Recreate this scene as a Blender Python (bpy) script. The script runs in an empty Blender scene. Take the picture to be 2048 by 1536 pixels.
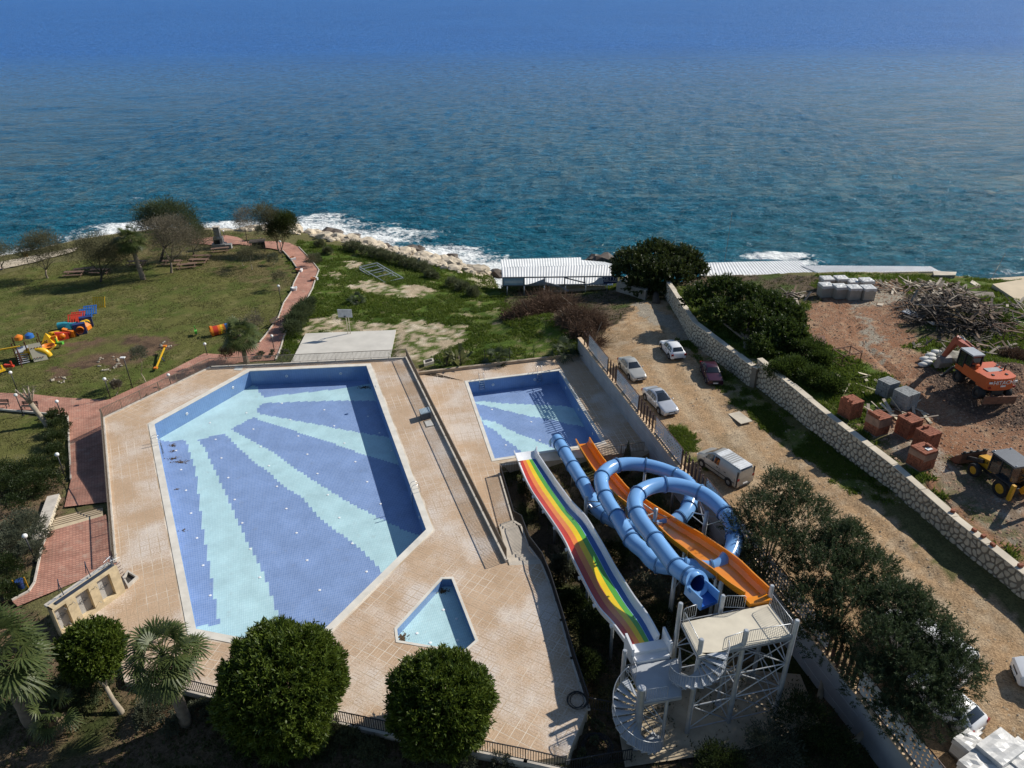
import bpy, bmesh, math, random
import numpy as np
from mathutils import Vector, Matrix, geometry as MG
random.seed(7); RNG = np.random.default_rng(7)
SC = bpy.context.scene; COL = SC.collection
# ------------------------------------------------------------------ camera, sky, sun, exposure
FPX = 1460.0; PITCH = math.radians(28.65); ROLL = math.radians(-0.695); HC = 37.0
_r = np.array([1, 0, 0.]); _f = np.array([0, math.cos(PITCH), -math.sin(PITCH)]); _u = np.array([0, math.sin(PITCH), math.cos(PITCH)])
_c, _s = math.cos(ROLL), math.sin(ROLL)
CR = _c*_r + _s*_u; CU = -_s*_r + _c*_u; CF = _f
cam_d = bpy.data.cameras.new('camera'); cam = bpy.data.objects.new('camera', cam_d); COL.objects.link(cam)
cam_d.sensor_width = 36; cam_d.lens = 36*FPX/2048; cam_d.clip_start = 0.5; cam_d.clip_end = 12000
cam.matrix_world = Matrix(((CR[0], CU[0], -CF[0], 0), (CR[1], CU[1], -CF[1], 0), (CR[2], CU[2], -CF[2], HC), (0, 0, 0, 1)))
SC.camera = cam
SUN_AZ = math.radians(27.0); SUN_EL = math.radians(36.0)     # azimuth from +X towards +Y
sdir = Vector((math.cos(SUN_AZ)*math.cos(SUN_EL), math.sin(SUN_AZ)*math.cos(SUN_EL), math.sin(SUN_EL)))
W = bpy.data.worlds.new('World'); SC.world = W; W.use_nodes = True
nt = W.node_tree; nt.nodes.clear()
wo = nt.nodes.new('ShaderNodeOutputWorld'); bg = nt.nodes.new('ShaderNodeBackground'); sk = nt.nodes.new('ShaderNodeTexSky')
sk.sky_type = 'NISHITA'; sk.sun_disc = False; sk.sun_elevation = SUN_EL; sk.sun_rotation = math.pi/2 - SUN_AZ
sk.air_density = 1.0; sk.dust_density = 0.15; sk.ozone_density = 2.2
bg.inputs['Strength'].default_value = 0.078
nt.links.new(sk.outputs[0], bg.inputs[0]); nt.links.new(bg.outputs[0], wo.inputs[0])
sun_d = bpy.data.lights.new('sun', 'SUN'); sun_d.energy = 4.4; sun_d.angle = math.radians(0.53); sun_d.color = (1.0, 0.945, 0.86)
sun = bpy.data.objects.new('sun', sun_d); COL.objects.link(sun); sun.rotation_euler = (-sdir).to_track_quat('-Z', 'Y').to_euler(); sun.location = (60, 30, 80)
SC.view_settings.view_transform = 'Standard'; SC.view_settings.look = 'None'; SC.view_settings.exposure = 0.30; SC.view_settings.gamma = 1.0
SC.view_settings.use_curve_mapping = False
# ------------------------------------------------------------------ helpers: photo direction -> place on a level
def P(u, v, z=0.0):
    d = (u-1024)/FPX*CR - (v-768)/FPX*CU + CF
    t = (z-HC)/d[2]
    return Vector((d[0]*t, d[1]*t, z))
def PV(u, v, a, b):
    """point where the sight line meets the upright plane through a and b"""
    d = (u-1024)/FPX*CR - (v-768)/FPX*CU + CF
    n = np.array([-(b[1]-a[1]), b[0]-a[0]])
    t = (n[0]*a[0]+n[1]*a[1])/(n[0]*d[0]+n[1]*d[1])
    return Vector((d[0]*t, d[1]*t, HC+d[2]*t))
def top_z(base, v):
    """height of an upright thing at base whose top is seen at row v"""
    lo, hi = -6., 35.
    for _ in range(40):
        m = (lo+hi)/2; q = np.array([base[0], base[1], m-HC]); 
        if 768-FPX*(q@CU)/(q@CF) > v: lo = m
        else: hi = m
    return lo
def _h(ix, iy, s):
    n = (ix.astype(np.int64)*374761393 + iy.astype(np.int64)*668265263 + s*982451653) & 0xffffffff
    n = ((n ^ (n >> 13))*1274126177) & 0xffffffff
    return ((n ^ (n >> 16)) & 0xffff)/65535.0
def vn(x, y, s=0):
    x = np.asarray(x, float); y = np.asarray(y, float)
    ix = np.floor(x); iy = np.floor(y); fx = x-ix; fy = y-iy; fx = fx*fx*(3-2*fx); fy = fy*fy*(3-2*fy)
    a = _h(ix, iy, s); b = _h(ix+1, iy, s); c = _h(ix, iy+1, s); d = _h(ix+1, iy+1, s)
    return (a*(1-fx)+b*fx)*(1-fy)+(c*(1-fx)+d*fx)*fy
def fbm(x, y, s=0, o=4):
    r = 0; a = .5; t = 0
    for k in range(o):
        r = r+a*vn(np.asarray(x)*2**k+17*k, np.asarray(y)*2**k-9*k, s+k); t += a; a *= .5
    return r/t
def inpoly(x, y, poly):
    x = np.asarray(x, float); y = np.asarray(y, float); r = np.zeros(x.shape, bool); n = len(poly)
    for i in range(n):
        x0, y0 = poly[i][0], poly[i][1]; x1, y1 = poly[(i+1) % n][0], poly[(i+1) % n][1]
        if y0 == y1: continue
        c = (y0 > y) != (y1 > y)
        r ^= c & (x < (x1-x0)*(y-y0)/(y1-y0)+x0)
    return r
def segdist(x, y, pts, closed=False):
    d = np.full(np.shape(x), 1e9); n = len(pts)
    for i in range(n if closed else n-1):
        a = pts[i]; b = pts[(i+1) % n]; ax, ay = a[0], a[1]; dx, dy = b[0]-ax, b[1]-ay
        t = np.clip(((x-ax)*dx+(y-ay)*dy)/(dx*dx+dy*dy+1e-9), 0, 1)
        d = np.minimum(d, np.hypot(x-ax-t*dx, y-ay-t*dy))
    return d
def clip_poly(poly, conv):
    """Sutherland-Hodgman: 2D poly by convex conv (any winding)"""
    ar = sum(conv[i][0]*conv[(i+1) % len(conv)][1]-conv[(i+1) % len(conv)][0]*conv[i][1] for i in range(len(conv)))
    cv = conv if ar > 0 else conv[::-1]
    out = [tuple(p[:2]) for p in poly]
    for i in range(len(cv)):
        a = cv[i]; b = cv[(i+1) % len(cv)]; inp = out; out = []
        if not inp: return []
        def side(p): return (b[0]-a[0])*(p[1]-a[1])-(b[1]-a[1])*(p[0]-a[0])
        for j in range(len(inp)):
            p = inp[j]; q = inp[(j+1) % len(inp)]; sp, sq = side(p), side(q)
            if sp >= 0: out.append(p)
            if (sp > 0) != (sq > 0) and abs(sp-sq) > 1e-12:
                t = sp/(sp-sq); out.append((p[0]+t*(q[0]-p[0]), p[1]+t*(q[1]-p[1])))
    return out
# ------------------------------------------------------------------ materials
class NT:
    def __init__(s, name):
        s.m = bpy.data.materials.new(name); s.m.use_nodes = True; s.t = s.m.node_tree; s.b = s.t.nodes['Principled BSDF']; s.o = s.t.nodes['Material Output']
    def n(s, typ, **kw):
        x = s.t.nodes.new('ShaderNode'+typ)
        for k, v in kw.items():
            if k.startswith('i_'):
                kk = k[2:]; x.inputs[int(kk) if kk.isdigit() else kk.replace('_', ' ')].default_value = v
            else: setattr(x, k, v)
        return x
    def l(s, a, b): s.t.links.new(a, b)
    def pos(s): return s.n('NewGeometry').outputs['Position']
    def obj(s): return s.n('TexCoord').outputs['Object']
    def noise(s, vec, scale, detail=4, rough=.55):
        x = s.n('TexNoise'); x.inputs['Scale'].default_value = scale; x.inputs['Detail'].default_value = detail; x.inputs['Roughness'].default_value = rough
        s.l(vec, x.inputs['Vector']); return x.outputs['Fac']
    def ramp(s, fac, stops):
        x = s.n('ValToRGB'); e = x.color_ramp.elements
        while len(e) < len(stops): e.new(.5)
        for i, (p, c) in enumerate(stops): e[i].position = p; e[i].color = (c, c, c, 1) if not hasattr(c, '__len__') else (*c[:3], 1)
        s.l(fac, x.inputs[0]); return x.outputs[0]
    def mix(s, f, a, b, mode='MIX'):
        x = s.n('Mix', data_type='RGBA', blend_type=mode)
        for sock, val in ((x.inputs[0], f), (x.inputs[6], a), (x.inputs[7], b)):
            if isinstance(val, bpy.types.NodeSocket): s.l(val, sock)
            elif hasattr(val, '__len__'): sock.default_value = (*val[:3], 1)
            else: sock.default_value = val if sock.type == 'VALUE' else (val, val, val, 1)
        return x.outputs[2]
    def math(s, op, a, b=None, clamp=False):
        x = s.n('Math', operation=op); x.use_clamp = clamp
        for i, v in enumerate((a, b)):
            if v is None: continue
            if isinstance(v, bpy.types.NodeSocket): s.l(v, x.inputs[i])
            else: x.inputs[i].default_value = v
        return x.outputs[0]
    def bump(s, h, strength=.3, dist=.02):
        x = s.n('Bump'); x.inputs['Strength'].default_value = strength; x.inputs['Distance'].default_value = dist
        s.l(h, x.inputs['Height']); s.l(x.outputs[0], s.b.inputs['Normal']); return x
    def set(s, **kw):
        for k, v in kw.items():
            sock = s.b.inputs[k.replace('_', ' ')]
            if isinstance(v, bpy.types.NodeSocket): s.l(v, sock)
            elif hasattr(v, '__len__') and len(v) == 3: sock.default_value = (*v, 1)
            else: sock.default_value = v
        return s
MATS = {}
def mat(name, col, rough=.6, var=.15, scale=3., bump=0., bscale=40., metal=0., col2=None, spec=.4, local=False, trans=0.):
    if name in MATS: return MATS[name]
    k = NT(name); vec = k.obj() if local else k.pos()
    f = k.noise(vec, scale, 5)
    c2 = col2 if col2 else tuple(c*(1-var) for c in col)
    c1 = col if col2 else tuple(min(1, c*(1+var*.6)) for c in col)
    fr = k.ramp(f, [(.32, 0.), (.68, 1.)])
    k.set(Base_Color=k.mix(fr, c2, c1), Roughness=rough, Metallic=metal, Specular_IOR_Level=spec)
    if bump: k.bump(k.noise(vec, bscale, 3), bump, .02)
    if trans: k.set(Transmission_Weight=trans)
    MATS[name] = k.m; return k.m
def leafmat(name, c1, c2, scale=1.2, transl=.35, rough=.55, hue=None):
    """foliage: two greens by clump, a little light passes through the leaves"""
    if name in MATS: return MATS[name]
    k = NT(name); f = k.ramp(k.noise(k.pos(), scale, 3), [(.3, 0.), (.7, 1.)])
    col = k.mix(f, c1, c2)
    if hue: col = k.mix(k.ramp(k.noise(k.pos(), scale*6, 2), [(.5, 0.), (.8, .8)]), col, hue)
    k.set(Base_Color=col, Roughness=rough, Specular_IOR_Level=.3)
    tr = k.n('BsdfTranslucent'); k.l(k.mix(.5, col, tuple(min(1, x*1.6) for x in c2)), tr.inputs[0])
    ms = k.n('MixShader'); ms.inputs[0].default_value = transl
    k.l(k.b.outputs[0], ms.inputs[1]); k.l(tr.outputs[0], ms.inputs[2]); k.l(ms.outputs[0], k.o.inputs['Surface'])
    MATS[name] = k.m; return k.m
# ------------------------------------------------------------------ mesh building
class MB:
    def __init__(s): s.v = []; s.f = []; s.mi = []; s.cur = 0
    def add(s, vs, fs, M=None):
        o = len(s.v)
        s.v += [tuple(M @ Vector(p)) for p in vs] if M is not None else [tuple(p) for p in vs]
        s.f += [tuple(i+o for i in f) for f in fs]; s.mi += [s.cur]*len(fs); return s
    def box(s, c, d, rz=0., M=None):
        x, y, z = d[0]/2, d[1]/2, d[2]/2
        vs = [(-x, -y, -z), (x, -y, -z), (x, y, -z), (-x, y, -z), (-x, -y, z), (x, -y, z), (x, y, z), (-x, y, z)]
        fs = [(0, 3, 2, 1), (4, 5, 6, 7), (0, 1, 5, 4), (1, 2, 6, 5), (2, 3, 7, 6), (3, 0, 4, 7)]
        m = Matrix.Translation(c) @ Matrix.Rotation(rz, 4, 'Z')
        return s.add(vs, fs, M @ m if M is not None else m)
    def bar(s, a, b, w, h=None, up=(0, 0, 1)):
        a = Vector(a); b = Vector(b); h = h or w; d = (b-a); L = d.length
        if L < 1e-6: return s
        d /= L; x = d.cross(Vector(up))
        if x.length < 1e-4: x = d.cross(Vector((1, 0, 0)))
        x.normalize(); y = x.cross(d)
        q = [-x*w/2-y*h/2, x*w/2-y*h/2, x*w/2+y*h/2, -x*w/2+y*h/2]
        return s.add([a+k for k in q]+[b+k for k in q], [(0, 1, 2, 3), (7, 6, 5, 4), (0, 4, 5, 1), (1, 5, 6, 2), (2, 6, 7, 3), (3, 7, 4, 0)])
    def tube(s, pts, r, n=8, cap=True, up=None):
        pts = [Vector(p) for p in pts]; rs = r if hasattr(r, '__len__') else [r]*len(pts); vs = []; fs = []
        prev = None
        for i, p in enumerate(pts):
            t = (pts[min(i+1, len(pts)-1)]-pts[max(i-1, 0)]).normalized()
            if prev is None:
                x = t.cross(Vector((0, 0, 1)))
                if x.length < 1e-3: x = Vector((1, 0, 0))
                x.normalize()
            else:
                x = prev-t*prev.dot(t); x.normalize()
            prev = x; y = t.cross(x)
            for k in range(n):
                a = 2*math.pi*k/n; vs.append(p+(x*math.cos(a)+y*math.sin(a))*rs[i])
        for i in range(len(pts)-1):
            for k in range(n): fs.append((i*n+k, i*n+(k+1) % n, (i+1)*n+(k+1) % n, (i+1)*n+k))
        if cap: fs.append(tuple(range(n))[::-1]); fs.append(tuple((len(pts)-1)*n+k for k in range(n)))
        return s.add(vs, fs)
    def lathe(s, prof, n=12, M=None):
        vs = []; fs = []
        for r, z in prof:
            for k in range(n): a = 2*math.pi*k/n; vs.append((r*math.cos(a), r*math.sin(a), z))
        for i in range(len(prof)-1):
            for k in range(n): fs.append((i*n+k, i*n+(k+1) % n, (i+1)*n+(k+1) % n, (i+1)*n+k))
        fs.append(tuple(range(n))[::-1]); fs.append(tuple((len(prof)-1)*n+k for k in range(n)))
        return s.add(vs, fs, M)
    def prism(s, poly, z0, z1):
        """poly: list of xy; z0/z1 number or list"""
        n = len(poly); ar = sum(poly[i][0]*poly[(i+1) % n][1]-poly[(i+1) % n][0]*poly[i][1] for i in range(n))
        if ar < 0: poly = poly[::-1]; z0 = z0[::-1] if hasattr(z0, '__len__') else z0; z1 = z1[::-1] if hasattr(z1, '__len__') else z1
        Z0 = z0 if hasattr(z0, '__len__') else [z0]*n; Z1 = z1 if hasattr(z1, '__len__') else [z1]*n
        vs = [(p[0], p[1], Z0[i]) for i, p in enumerate(poly)]+[(p[0], p[1], Z1[i]) for i, p in enumerate(poly)]
        return s.add(vs, [tuple(range(n))[::-1], tuple(n+i for i in range(n))]+[(i, (i+1) % n, n+(i+1) % n, n+i) for i in range(n)])
    def ico(s, c, r, sub=1, jit=0., sc=(1, 1, 1), seed=0):
        bm = bmesh.new(); bmesh.ops.create_icosphere(bm, subdivisions=sub, radius=1)
        rr = random.Random(seed)
        vs = []
        for v in bm.verts:
            k = 1+jit*(rr.random()-.5)*2; vs.append((c[0]+v.co.x*r*sc[0]*k, c[1]+v.co.y*r*sc[1]*k, c[2]+v.co.z*r*sc[2]*k))
        fs = [tuple(v.index for v in f.verts) for f in bm.faces]; bm.free(); return s.add(vs, fs)
def new_mesh(name, mb, mats, smooth=False):
    me = bpy.data.meshes.new(name); me.from_pydata([tuple(p) for p in mb.v], [], mb.f)
    for m in (mats if isinstance(mats, (list, tuple)) else [mats]): me.materials.append(m)
    if any(mb.mi): me.polygons.foreach_set('material_index', mb.mi)
    if smooth:
        me.polygons.foreach_set('use_smooth', [True]*len(me.polygons))
        if smooth is not True: me.set_sharp_from_angle(angle=math.radians(smooth))
    me.update(); return me
def np_mesh(name, V, Fc, m, k=4, smooth=False):
    """fast mesh from arrays: V (n,3), Fc (m,k)"""
    me = bpy.data.meshes.new(name); V = np.asarray(V, np.float32); Fc = np.asarray(Fc, np.int32)
    me.vertices.add(len(V)); me.vertices.foreach_set('co', V.ravel())
    me.loops.add(Fc.size); me.loops.foreach_set('vertex_index', Fc.ravel())
    me.polygons.add(len(Fc)); me.polygons.foreach_set('loop_start', np.arange(0, Fc.size, Fc.shape[1], dtype=np.int32))
    me.update(calc_edges=True)
    for x in (m if isinstance(m, (list, tuple)) else [m]): me.materials.append(x)
    if smooth: me.polygons.foreach_set('use_smooth', np.ones(len(Fc), bool))
    return me
def link(name, me, parent=None, loc=None):
    o = bpy.data.objects.new(name, me); COL.objects.link(o)
    if parent is not None: o.parent = parent
    if loc is not None: o.location = loc
    return o
def tag(o, label=None, cat=None, group=None, kind=None):
    if label: o['label'] = label
    if cat: o['category'] = cat
    if group: o['group'] = group
    if kind: o['kind'] = kind
    return o
def thing(name, label, cat, loc=(0, 0, 0), rz=0., group=None):
    o = bpy.data.objects.new(name, None); COL.objects.link(o); o.location = loc; o.rotation_euler = (0, 0, rz); o.empty_display_size = .2
    return tag(o, label, cat, group)
def part(name, mb, m, parent, smooth=False, world=True, kind=None):
    """mesh child; world=True: the builder used world coordinates, parent unrotated"""
    if world and parent is not None:
        l = parent.location if parent.type == 'EMPTY' else Vector((0, 0, 0))
        mb.v = [(p[0]-l[0], p[1]-l[1], p[2]-l[2]) for p in mb.v]
    o = link(name, new_mesh(name, mb, m, smooth), parent)
    if kind: o['kind'] = kind
    return o
def single(name, mb, m, label, cat, loc, group=None, smooth=False, kind=None):
    """a thing that is one mesh; builder in world coordinates"""
    mb.v = [(p[0]-loc[0], p[1]-loc[1], p[2]-loc[2]) for p in mb.v]
    return tag(link(name, new_mesh(name, mb, m, smooth), None, loc), label, cat, group, kind)
def inst(name, me, parent, loc, rz=0., scale=None):
    o = link(name, me, parent, loc); o.rotation_euler = (0, 0, rz)
    if scale: o.scale = scale
    return o
def copy_tree(o, loc=None, rz=None, label=None, group=None, parent=None):
    c = o.copy(); COL.objects.link(c)
    if parent is not None: c.parent = parent; c.matrix_parent_inverse = o.matrix_parent_inverse
    if loc is not None: c.location = loc
    if rz is not None: c.rotation_euler = (0, 0, rz)
    if label: c['label'] = label
    if group: c['group'] = group
    for ch in o.children: copy_tree(ch, parent=c)
    return c
# ------------------------------------------------------------------ levels and outlines of the ground
ZD2 = -1.0; ZSEA = -8.0
CT = [(0,800,-2),(100,840,-1.9),(215,805,-2),(150,950,-2),(60,900,-1.9),(0,1000,-1.2),(60,1100,-.3),(80,1020,-.9),(150,1100,0),(100,1200,0),(0,1250,-.2),(0,1400,-.3),
 (200,1450,-.4),(500,1536,-.5),(800,1536,-.5),(1100,1536,-.6),(30,700,-2.2),(300,700,-2.1),(150,600,-2.8),(400,600,-2.8),(550,620,-2.6),(520,690,-2.1),(285,560,-3.2),(450,520,-3.8),
 (60,540,-3.6),(10,520,-4.4),(200,500,-4.5),(350,480,-4.9),(520,480,-5.0),(600,475,-5.4),(640,540,-4),(700,560,-3.4),(690,660,-2.2),(790,660,-2),(700,720,-2),(850,560,-3.8),(800,510,-5.4),
 (900,540,-5.4),(960,560,-4.7),(870,640,-2.2),(850,720,-1.5),(1000,690,-1.3),(1100,700,-1.0),(1000,620,-2.4),(1100,650,-1.4),(1160,670,-.2),(1230,690,.4),(1250,760,.7),(1350,830,.7),
 (1430,740,.6),(1350,660,.2),(1300,610,-.6),(1240,590,-1.6),(1150,600,-2.6),(1050,590,-3.4),(1000,560,-4.6),(1150,540,-5),(1300,545,-4),(1500,960,.8),(1600,900,.8),(1720,960,1.1),
 (1850,1080,1.5),(2000,1220,1.7),(1700,1200,1.2),(2040,1350,1.5),(1900,1480,1.3),(-300,820,-2),(-300,620,-2.8),(-300,1200,-.5),(2300,1536,1.6),(1400,1650,-.8),(-200,530,-4.4)]
CL = [(1540,740,3.0),(1720,830,3.1),(1900,980,3.1),(2040,1120,3.1),(1640,600,2.4),(1740,560,2.0),(1850,600,2.6),(2000,700,3.4),(1650,700,3.0),(1900,760,3.3),(1450,600,1.6),(1420,560,.4),
 (1600,552,1.2),(1800,548,1.4),(1950,560,1.8),(2048,850,3.4),(2300,700,3.4),(2300,1000,3.4),(2200,560,1.5)]
CPIT = [(1010,960,-1.9),(1250,930,-1.9),(1120,1100,-2.1),(1200,1300,-1.9),(1300,1480,-1.6),(1550,1448,-1.6),(1450,1250,-2),(1650,1450,-1.7),(1400,1050,-2.1),(1250,1536,-1.4),(1700,1536,-1.5)]
def rbf(ctrl):
    p = np.array([P(*c) for c in ctrl]); d = np.hypot(p[:, None, 0]-p[None, :, 0], p[:, None, 1]-p[None, :, 1])
    n = len(p); A = np.zeros((n+1, n+1)); A[:n, :n] = d; A[:n, n] = 1; A[n, :n] = 1
    w = np.linalg.solve(A+np.eye(n+1)*1e-6, np.append(p[:, 2], 0))
    def f(x, y):
        x = np.asarray(x, float); r = np.full(x.shape, w[n])
        for i in range(n): r = r+w[i]*np.hypot(x-p[i, 0], y-p[i, 1])
        return r
    return f
T0, TLOT, TPIT = rbf(CT), rbf(CL), rbf(CPIT)
def PG(f, u, v):
    z = 0.
    for _ in range(40):
        q = P(u, v, z); z = .5*z+.5*float(f(q[0], q[1]))
    return P(u, v, z)
def G(u, v): return PG(T0, u, v)
def GL(u, v): return PG(TLOT, u, v)
def GP(u, v): return PG(TPIT, u, v)
def poly(pts, z): return [P(u, v, z) for u, v in pts]
# deck of the big pool
DECK1 = poly([(205,838),(421,735),(812.6,716.4),(1012.8,1123),(1016,1131),(1084,1128),(1100,1167),(1123,1241),(1144,1317),(1176,1416),(1135,1510),(1051,1525),(951,1505),(778,1470),(638,1440),
              (434,1399),(375,1384),(249,1364),(236,1302),(129,1270),(245,1183),(228,1128)], 0.)
W0 = P(1156, 675, 1.15); W1 = P(1636, 1289, 1.15); WD = (W1-W0).normalized(); WN = Vector((-WD.y, WD.x, 0))  # WN points to the road
W2 = W0+WD*68
E0 = P(812.6, 716.4, 0); E1 = P(1012.8, 1123, 0)
D2A = P(833, 748, ZD2); D2B = P(1154, 711, ZD2)
F0, F1 = P(1000, 947, ZD2), P(1028, 1043, ZD2)
def wall_at(t, off=0.): p = W0+WD*t+WN*off; return Vector((p.x, p.y, 0))
pS0 = P(988, 930, ZD2); pS1 = P(1232, 889, ZD2)
def on_wall(p):  # parameter along the wall
    return (Vector((p[0], p[1], 0))-Vector((W0.x, W0.y, 0))).dot(WD)
DECK2 = [D2A, D2B, wall_at(.2, .02), wall_at(on_wall(P(1285, 903, ZD2)), .02), P(1285, 903, ZD2), P(1004, 931, ZD2), F0, F1, P(1030, 1050, ZD2), P(996, 1052, ZD2), E1+Vector((-.35, 1.2, 0)), E0+Vector((0.1, 0, 0))]
DECK2C = [D2A, D2B, wall_at(.2, .75), wall_at(on_wall(P(1285, 903, ZD2)), .75)]+DECK2[4:]
PIT = [P(1004, 931, ZD2), P(1290, 903, ZD2), wall_at(on_wall(P(1285, 903, ZD2)), .7), wall_at(66, .7), P(1700, 1700, -1.6), P(1130, 1545, -.8), P(1135, 1510, 0), P(1176, 1416, 0), P(1144, 1317, 0), P(1123, 1241, 0), P(1100, 1167, 0), P(1084, 1128, 0),
       P(1058, 1093, -.5), P(1043, 1052, -.5), F1, F0]
# stone wall between the road and the building lot
SW = [(P(1332, 560, 1.3), 1.5), (P(1386, 644, 2.9), 2.9), (P(1505, 733.5, 2.9), 2.9), (P(1515, 717, 3.6), 3.6), (P(1653, 828.7, 3.45), 3.45), (P(1785, 930, 3.35), 3.35), (P(1905, 1035, 3.3), 3.3), (P(2048, 1149, 3.3), 3.3), (P(2250, 1312, 3.3), 3.3)]
SWxy = [Vector((p[0].x, p[0].y, 0)) for p in SW]
def _off(i):
    d = (SWxy[min(i+1, len(SWxy)-1)]-SWxy[max(i-1, 0)]).normalized(); n_ = Vector((-d.y, d.x, 0)); n_ = n_ if n_.x > 0 else -n_; return n_
LOT = [SWxy[i]+_off(i)*.75 for i in range(len(SWxy))]+[P(2700, 1300, 3.3), P(2700, 575, 2.0), P(1990, 560, 1.6), P(1910, 553, 1.4), P(1868, 546, 1.4), P(1400, 551, .4)]
COAST = [(-700,575),(-300,548),(-40,533),(60,513),(140,492),(215,478),(330,462),(420,463),(500,464),(590,464),(640,471),(690,483),(740,495),(800,507),(850,519),(905,531),(950,545),(985,552),(1010,540),(1100,527),(1200,527),(1330,527),(1450,527),(1600,530),(1720,537),(1870,545),(1910,552),(1990,556),(2070,553),(2500,540)]
COASTW = [P(u, v, ZSEA) for u, v in COAST if u < 990]+[P(1003,556,-4.6), P(1100,546,-4.6), P(1235,552,-4.2), P(1325,556,-1.5), P(1400,551,-.2), P(1500,549.5,.4), P(1600,548,.8), P(1720,546.5,1.0), P(1868,545,1.2), P(1912,551,1.2), P(1990,556,1.2), P(2100,553,1.0), P(2500,545,1.)]
def T(x, y):
    """ground height outside the carved decks"""
    z = T0(x, y); lot = inpoly(x, y, LOT); z = np.where(lot, TLOT(x, y), z)
    z = np.where(inpoly(x, y, PIT), TPIT(x, y), z); return z
# zones by colour: (photo outline, kind of ground)
ZONES = []
def zone(pts, name, f=G): ZONES.append(([f(u, v) for u, v in pts], name))
zone([(560,540),(600,480),(1010,540),(1230,560),(1250,680),(1170,690),(1150,715),(850,745),(820,715),(560,730)], 'wild')
zone([(1010,545),(1240,580),(1300,610),(1285,640),(1200,690),(1060,640),(1000,600)], 'litter')
zone([(600,700),(611,650),(660,630),(700,640),(780,645),(850,640),(930,655),(920,690),(860,720),(800,722),(790,660),(611,667)], 'sand')
zone([(690,575),(745,560),(800,575),(830,565),(880,585),(800,595),(740,590)], 'sand')
zone([(650,545),(665,540),(690,555),(670,560)], 'sand'); zone([(690,522),(718,520),(722,535),(700,540)], 'sand')
zone([(1168,690),(1250,640),(1278,600),(1330,600),(1400,690),(1480,770),(1600,870),(1720,980),(1900,1140),(2300,1500),(2300,1800),(1800,1700),(1300,900),(1160,690)], 'dirt')
zone([(1345,640),(1375,690),(1440,730),(1490,775),(1600,855),(1720,930),(1800,1000),(1770,1010),(1700,985),(1640,930),(1570,880),(1500,820),(1440,790),(1420,730),(1360,690)], 'verge')
zone([(1340,850),(1370,860),(1400,905),(1430,930),(1400,950),(1340,890)], 'verge')
zone([(1270,600),(1350,640),(1440,720),(1400,700),(1330,660),(1290,640)], 'grey')
zone([(1700,1010),(1800,1000),(1960,1140),(2048,1215),(1990,1200),(1900,1150),(1800,1080)], 'red')
zone([(-400,560),(0,550),(140,520),(560,500),(600,560),(560,620),(530,690),(420,710),(215,803),(-400,790)], 'lawn')
zone([(225,460),(560,470),(560,510),(600,560),(560,590),(480,560),(330,530),(200,520)], 'drylawn')
zone([(130,690),(180,680),(240,670),(300,670),(350,690),(250,740),(210,730),(160,740),(120,720)], 'soil')
zone([(100,730),(140,740),(130,765),(90,760)], 'soil')
zone([(-400,830),(95,830),(137,836),(144,960),(120,1000),(0,1000),(-400,1000)], 'lawn')
zone([(-400,960),(140,950),(125,1000),(95,1070),(70,1170),(20,1210),(-400,1300)], 'garden')
zone([(-400,1220),(60,1200),(130,1265),(250,1366),(430,1401),(1140,1540),(1140,1800),(-400,1800)], 'garden')
zone([(1320,600),(1420,560),(1870,552),(2060,560),(2400,560),(2400,1400),(1330,650)], 'wild', GL)
zone([(1600,640),(1620,590),(1700,570),(1790,562),(1850,600),(1830,660),(1830,720),(1900,760),(2100,790),(2400,900),(2400,1500),(2048,1130),(1900,1010),(1780,905),(1740,850),(1790,815),(1810,790),(1780,755),(1740,735),(1680,700),(1640,690)], 'red', GL)
zone([(1700,620),(1780,610),(1850,600),(1790,570),(1700,600),(1740,700),(1770,730),(1740,640)], 'grey', GL)
zone([(1690,850),(1760,900),(1860,960),(2048,1110),(2048,960),(1900,900),(1850,860),(1800,860)], 'rubble', GL)
zone([(1800,660),(1820,600),(1850,565),(1900,580),(1990,620),(2010,660),(1960,690),(1880,690)], 'litter', GL)
zone([(1330,560),(1420,545),(1640,552),(1640,600),(1560,610),(1480,600)], 'litter', GL)
PALB = dict(lawn=(.112,.112,.034), drylawn=(.135,.112,.05), wild=(.075,.115,.018), sand=(.40,.32,.215), dirt=(.36,.24,.135), verge=(.105,.125,.03), grey=(.29,.255,.20), red=(.27,.145,.085), soil=(.135,.088,.055),
            garden=(.15,.105,.065), litter=(.115,.085,.055), rubble=(.22,.165,.115), base=(.13,.12,.05), pit=(.085,.062,.04), rock=(.46,.39,.29), bed=(.05,.09,.08))
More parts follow.
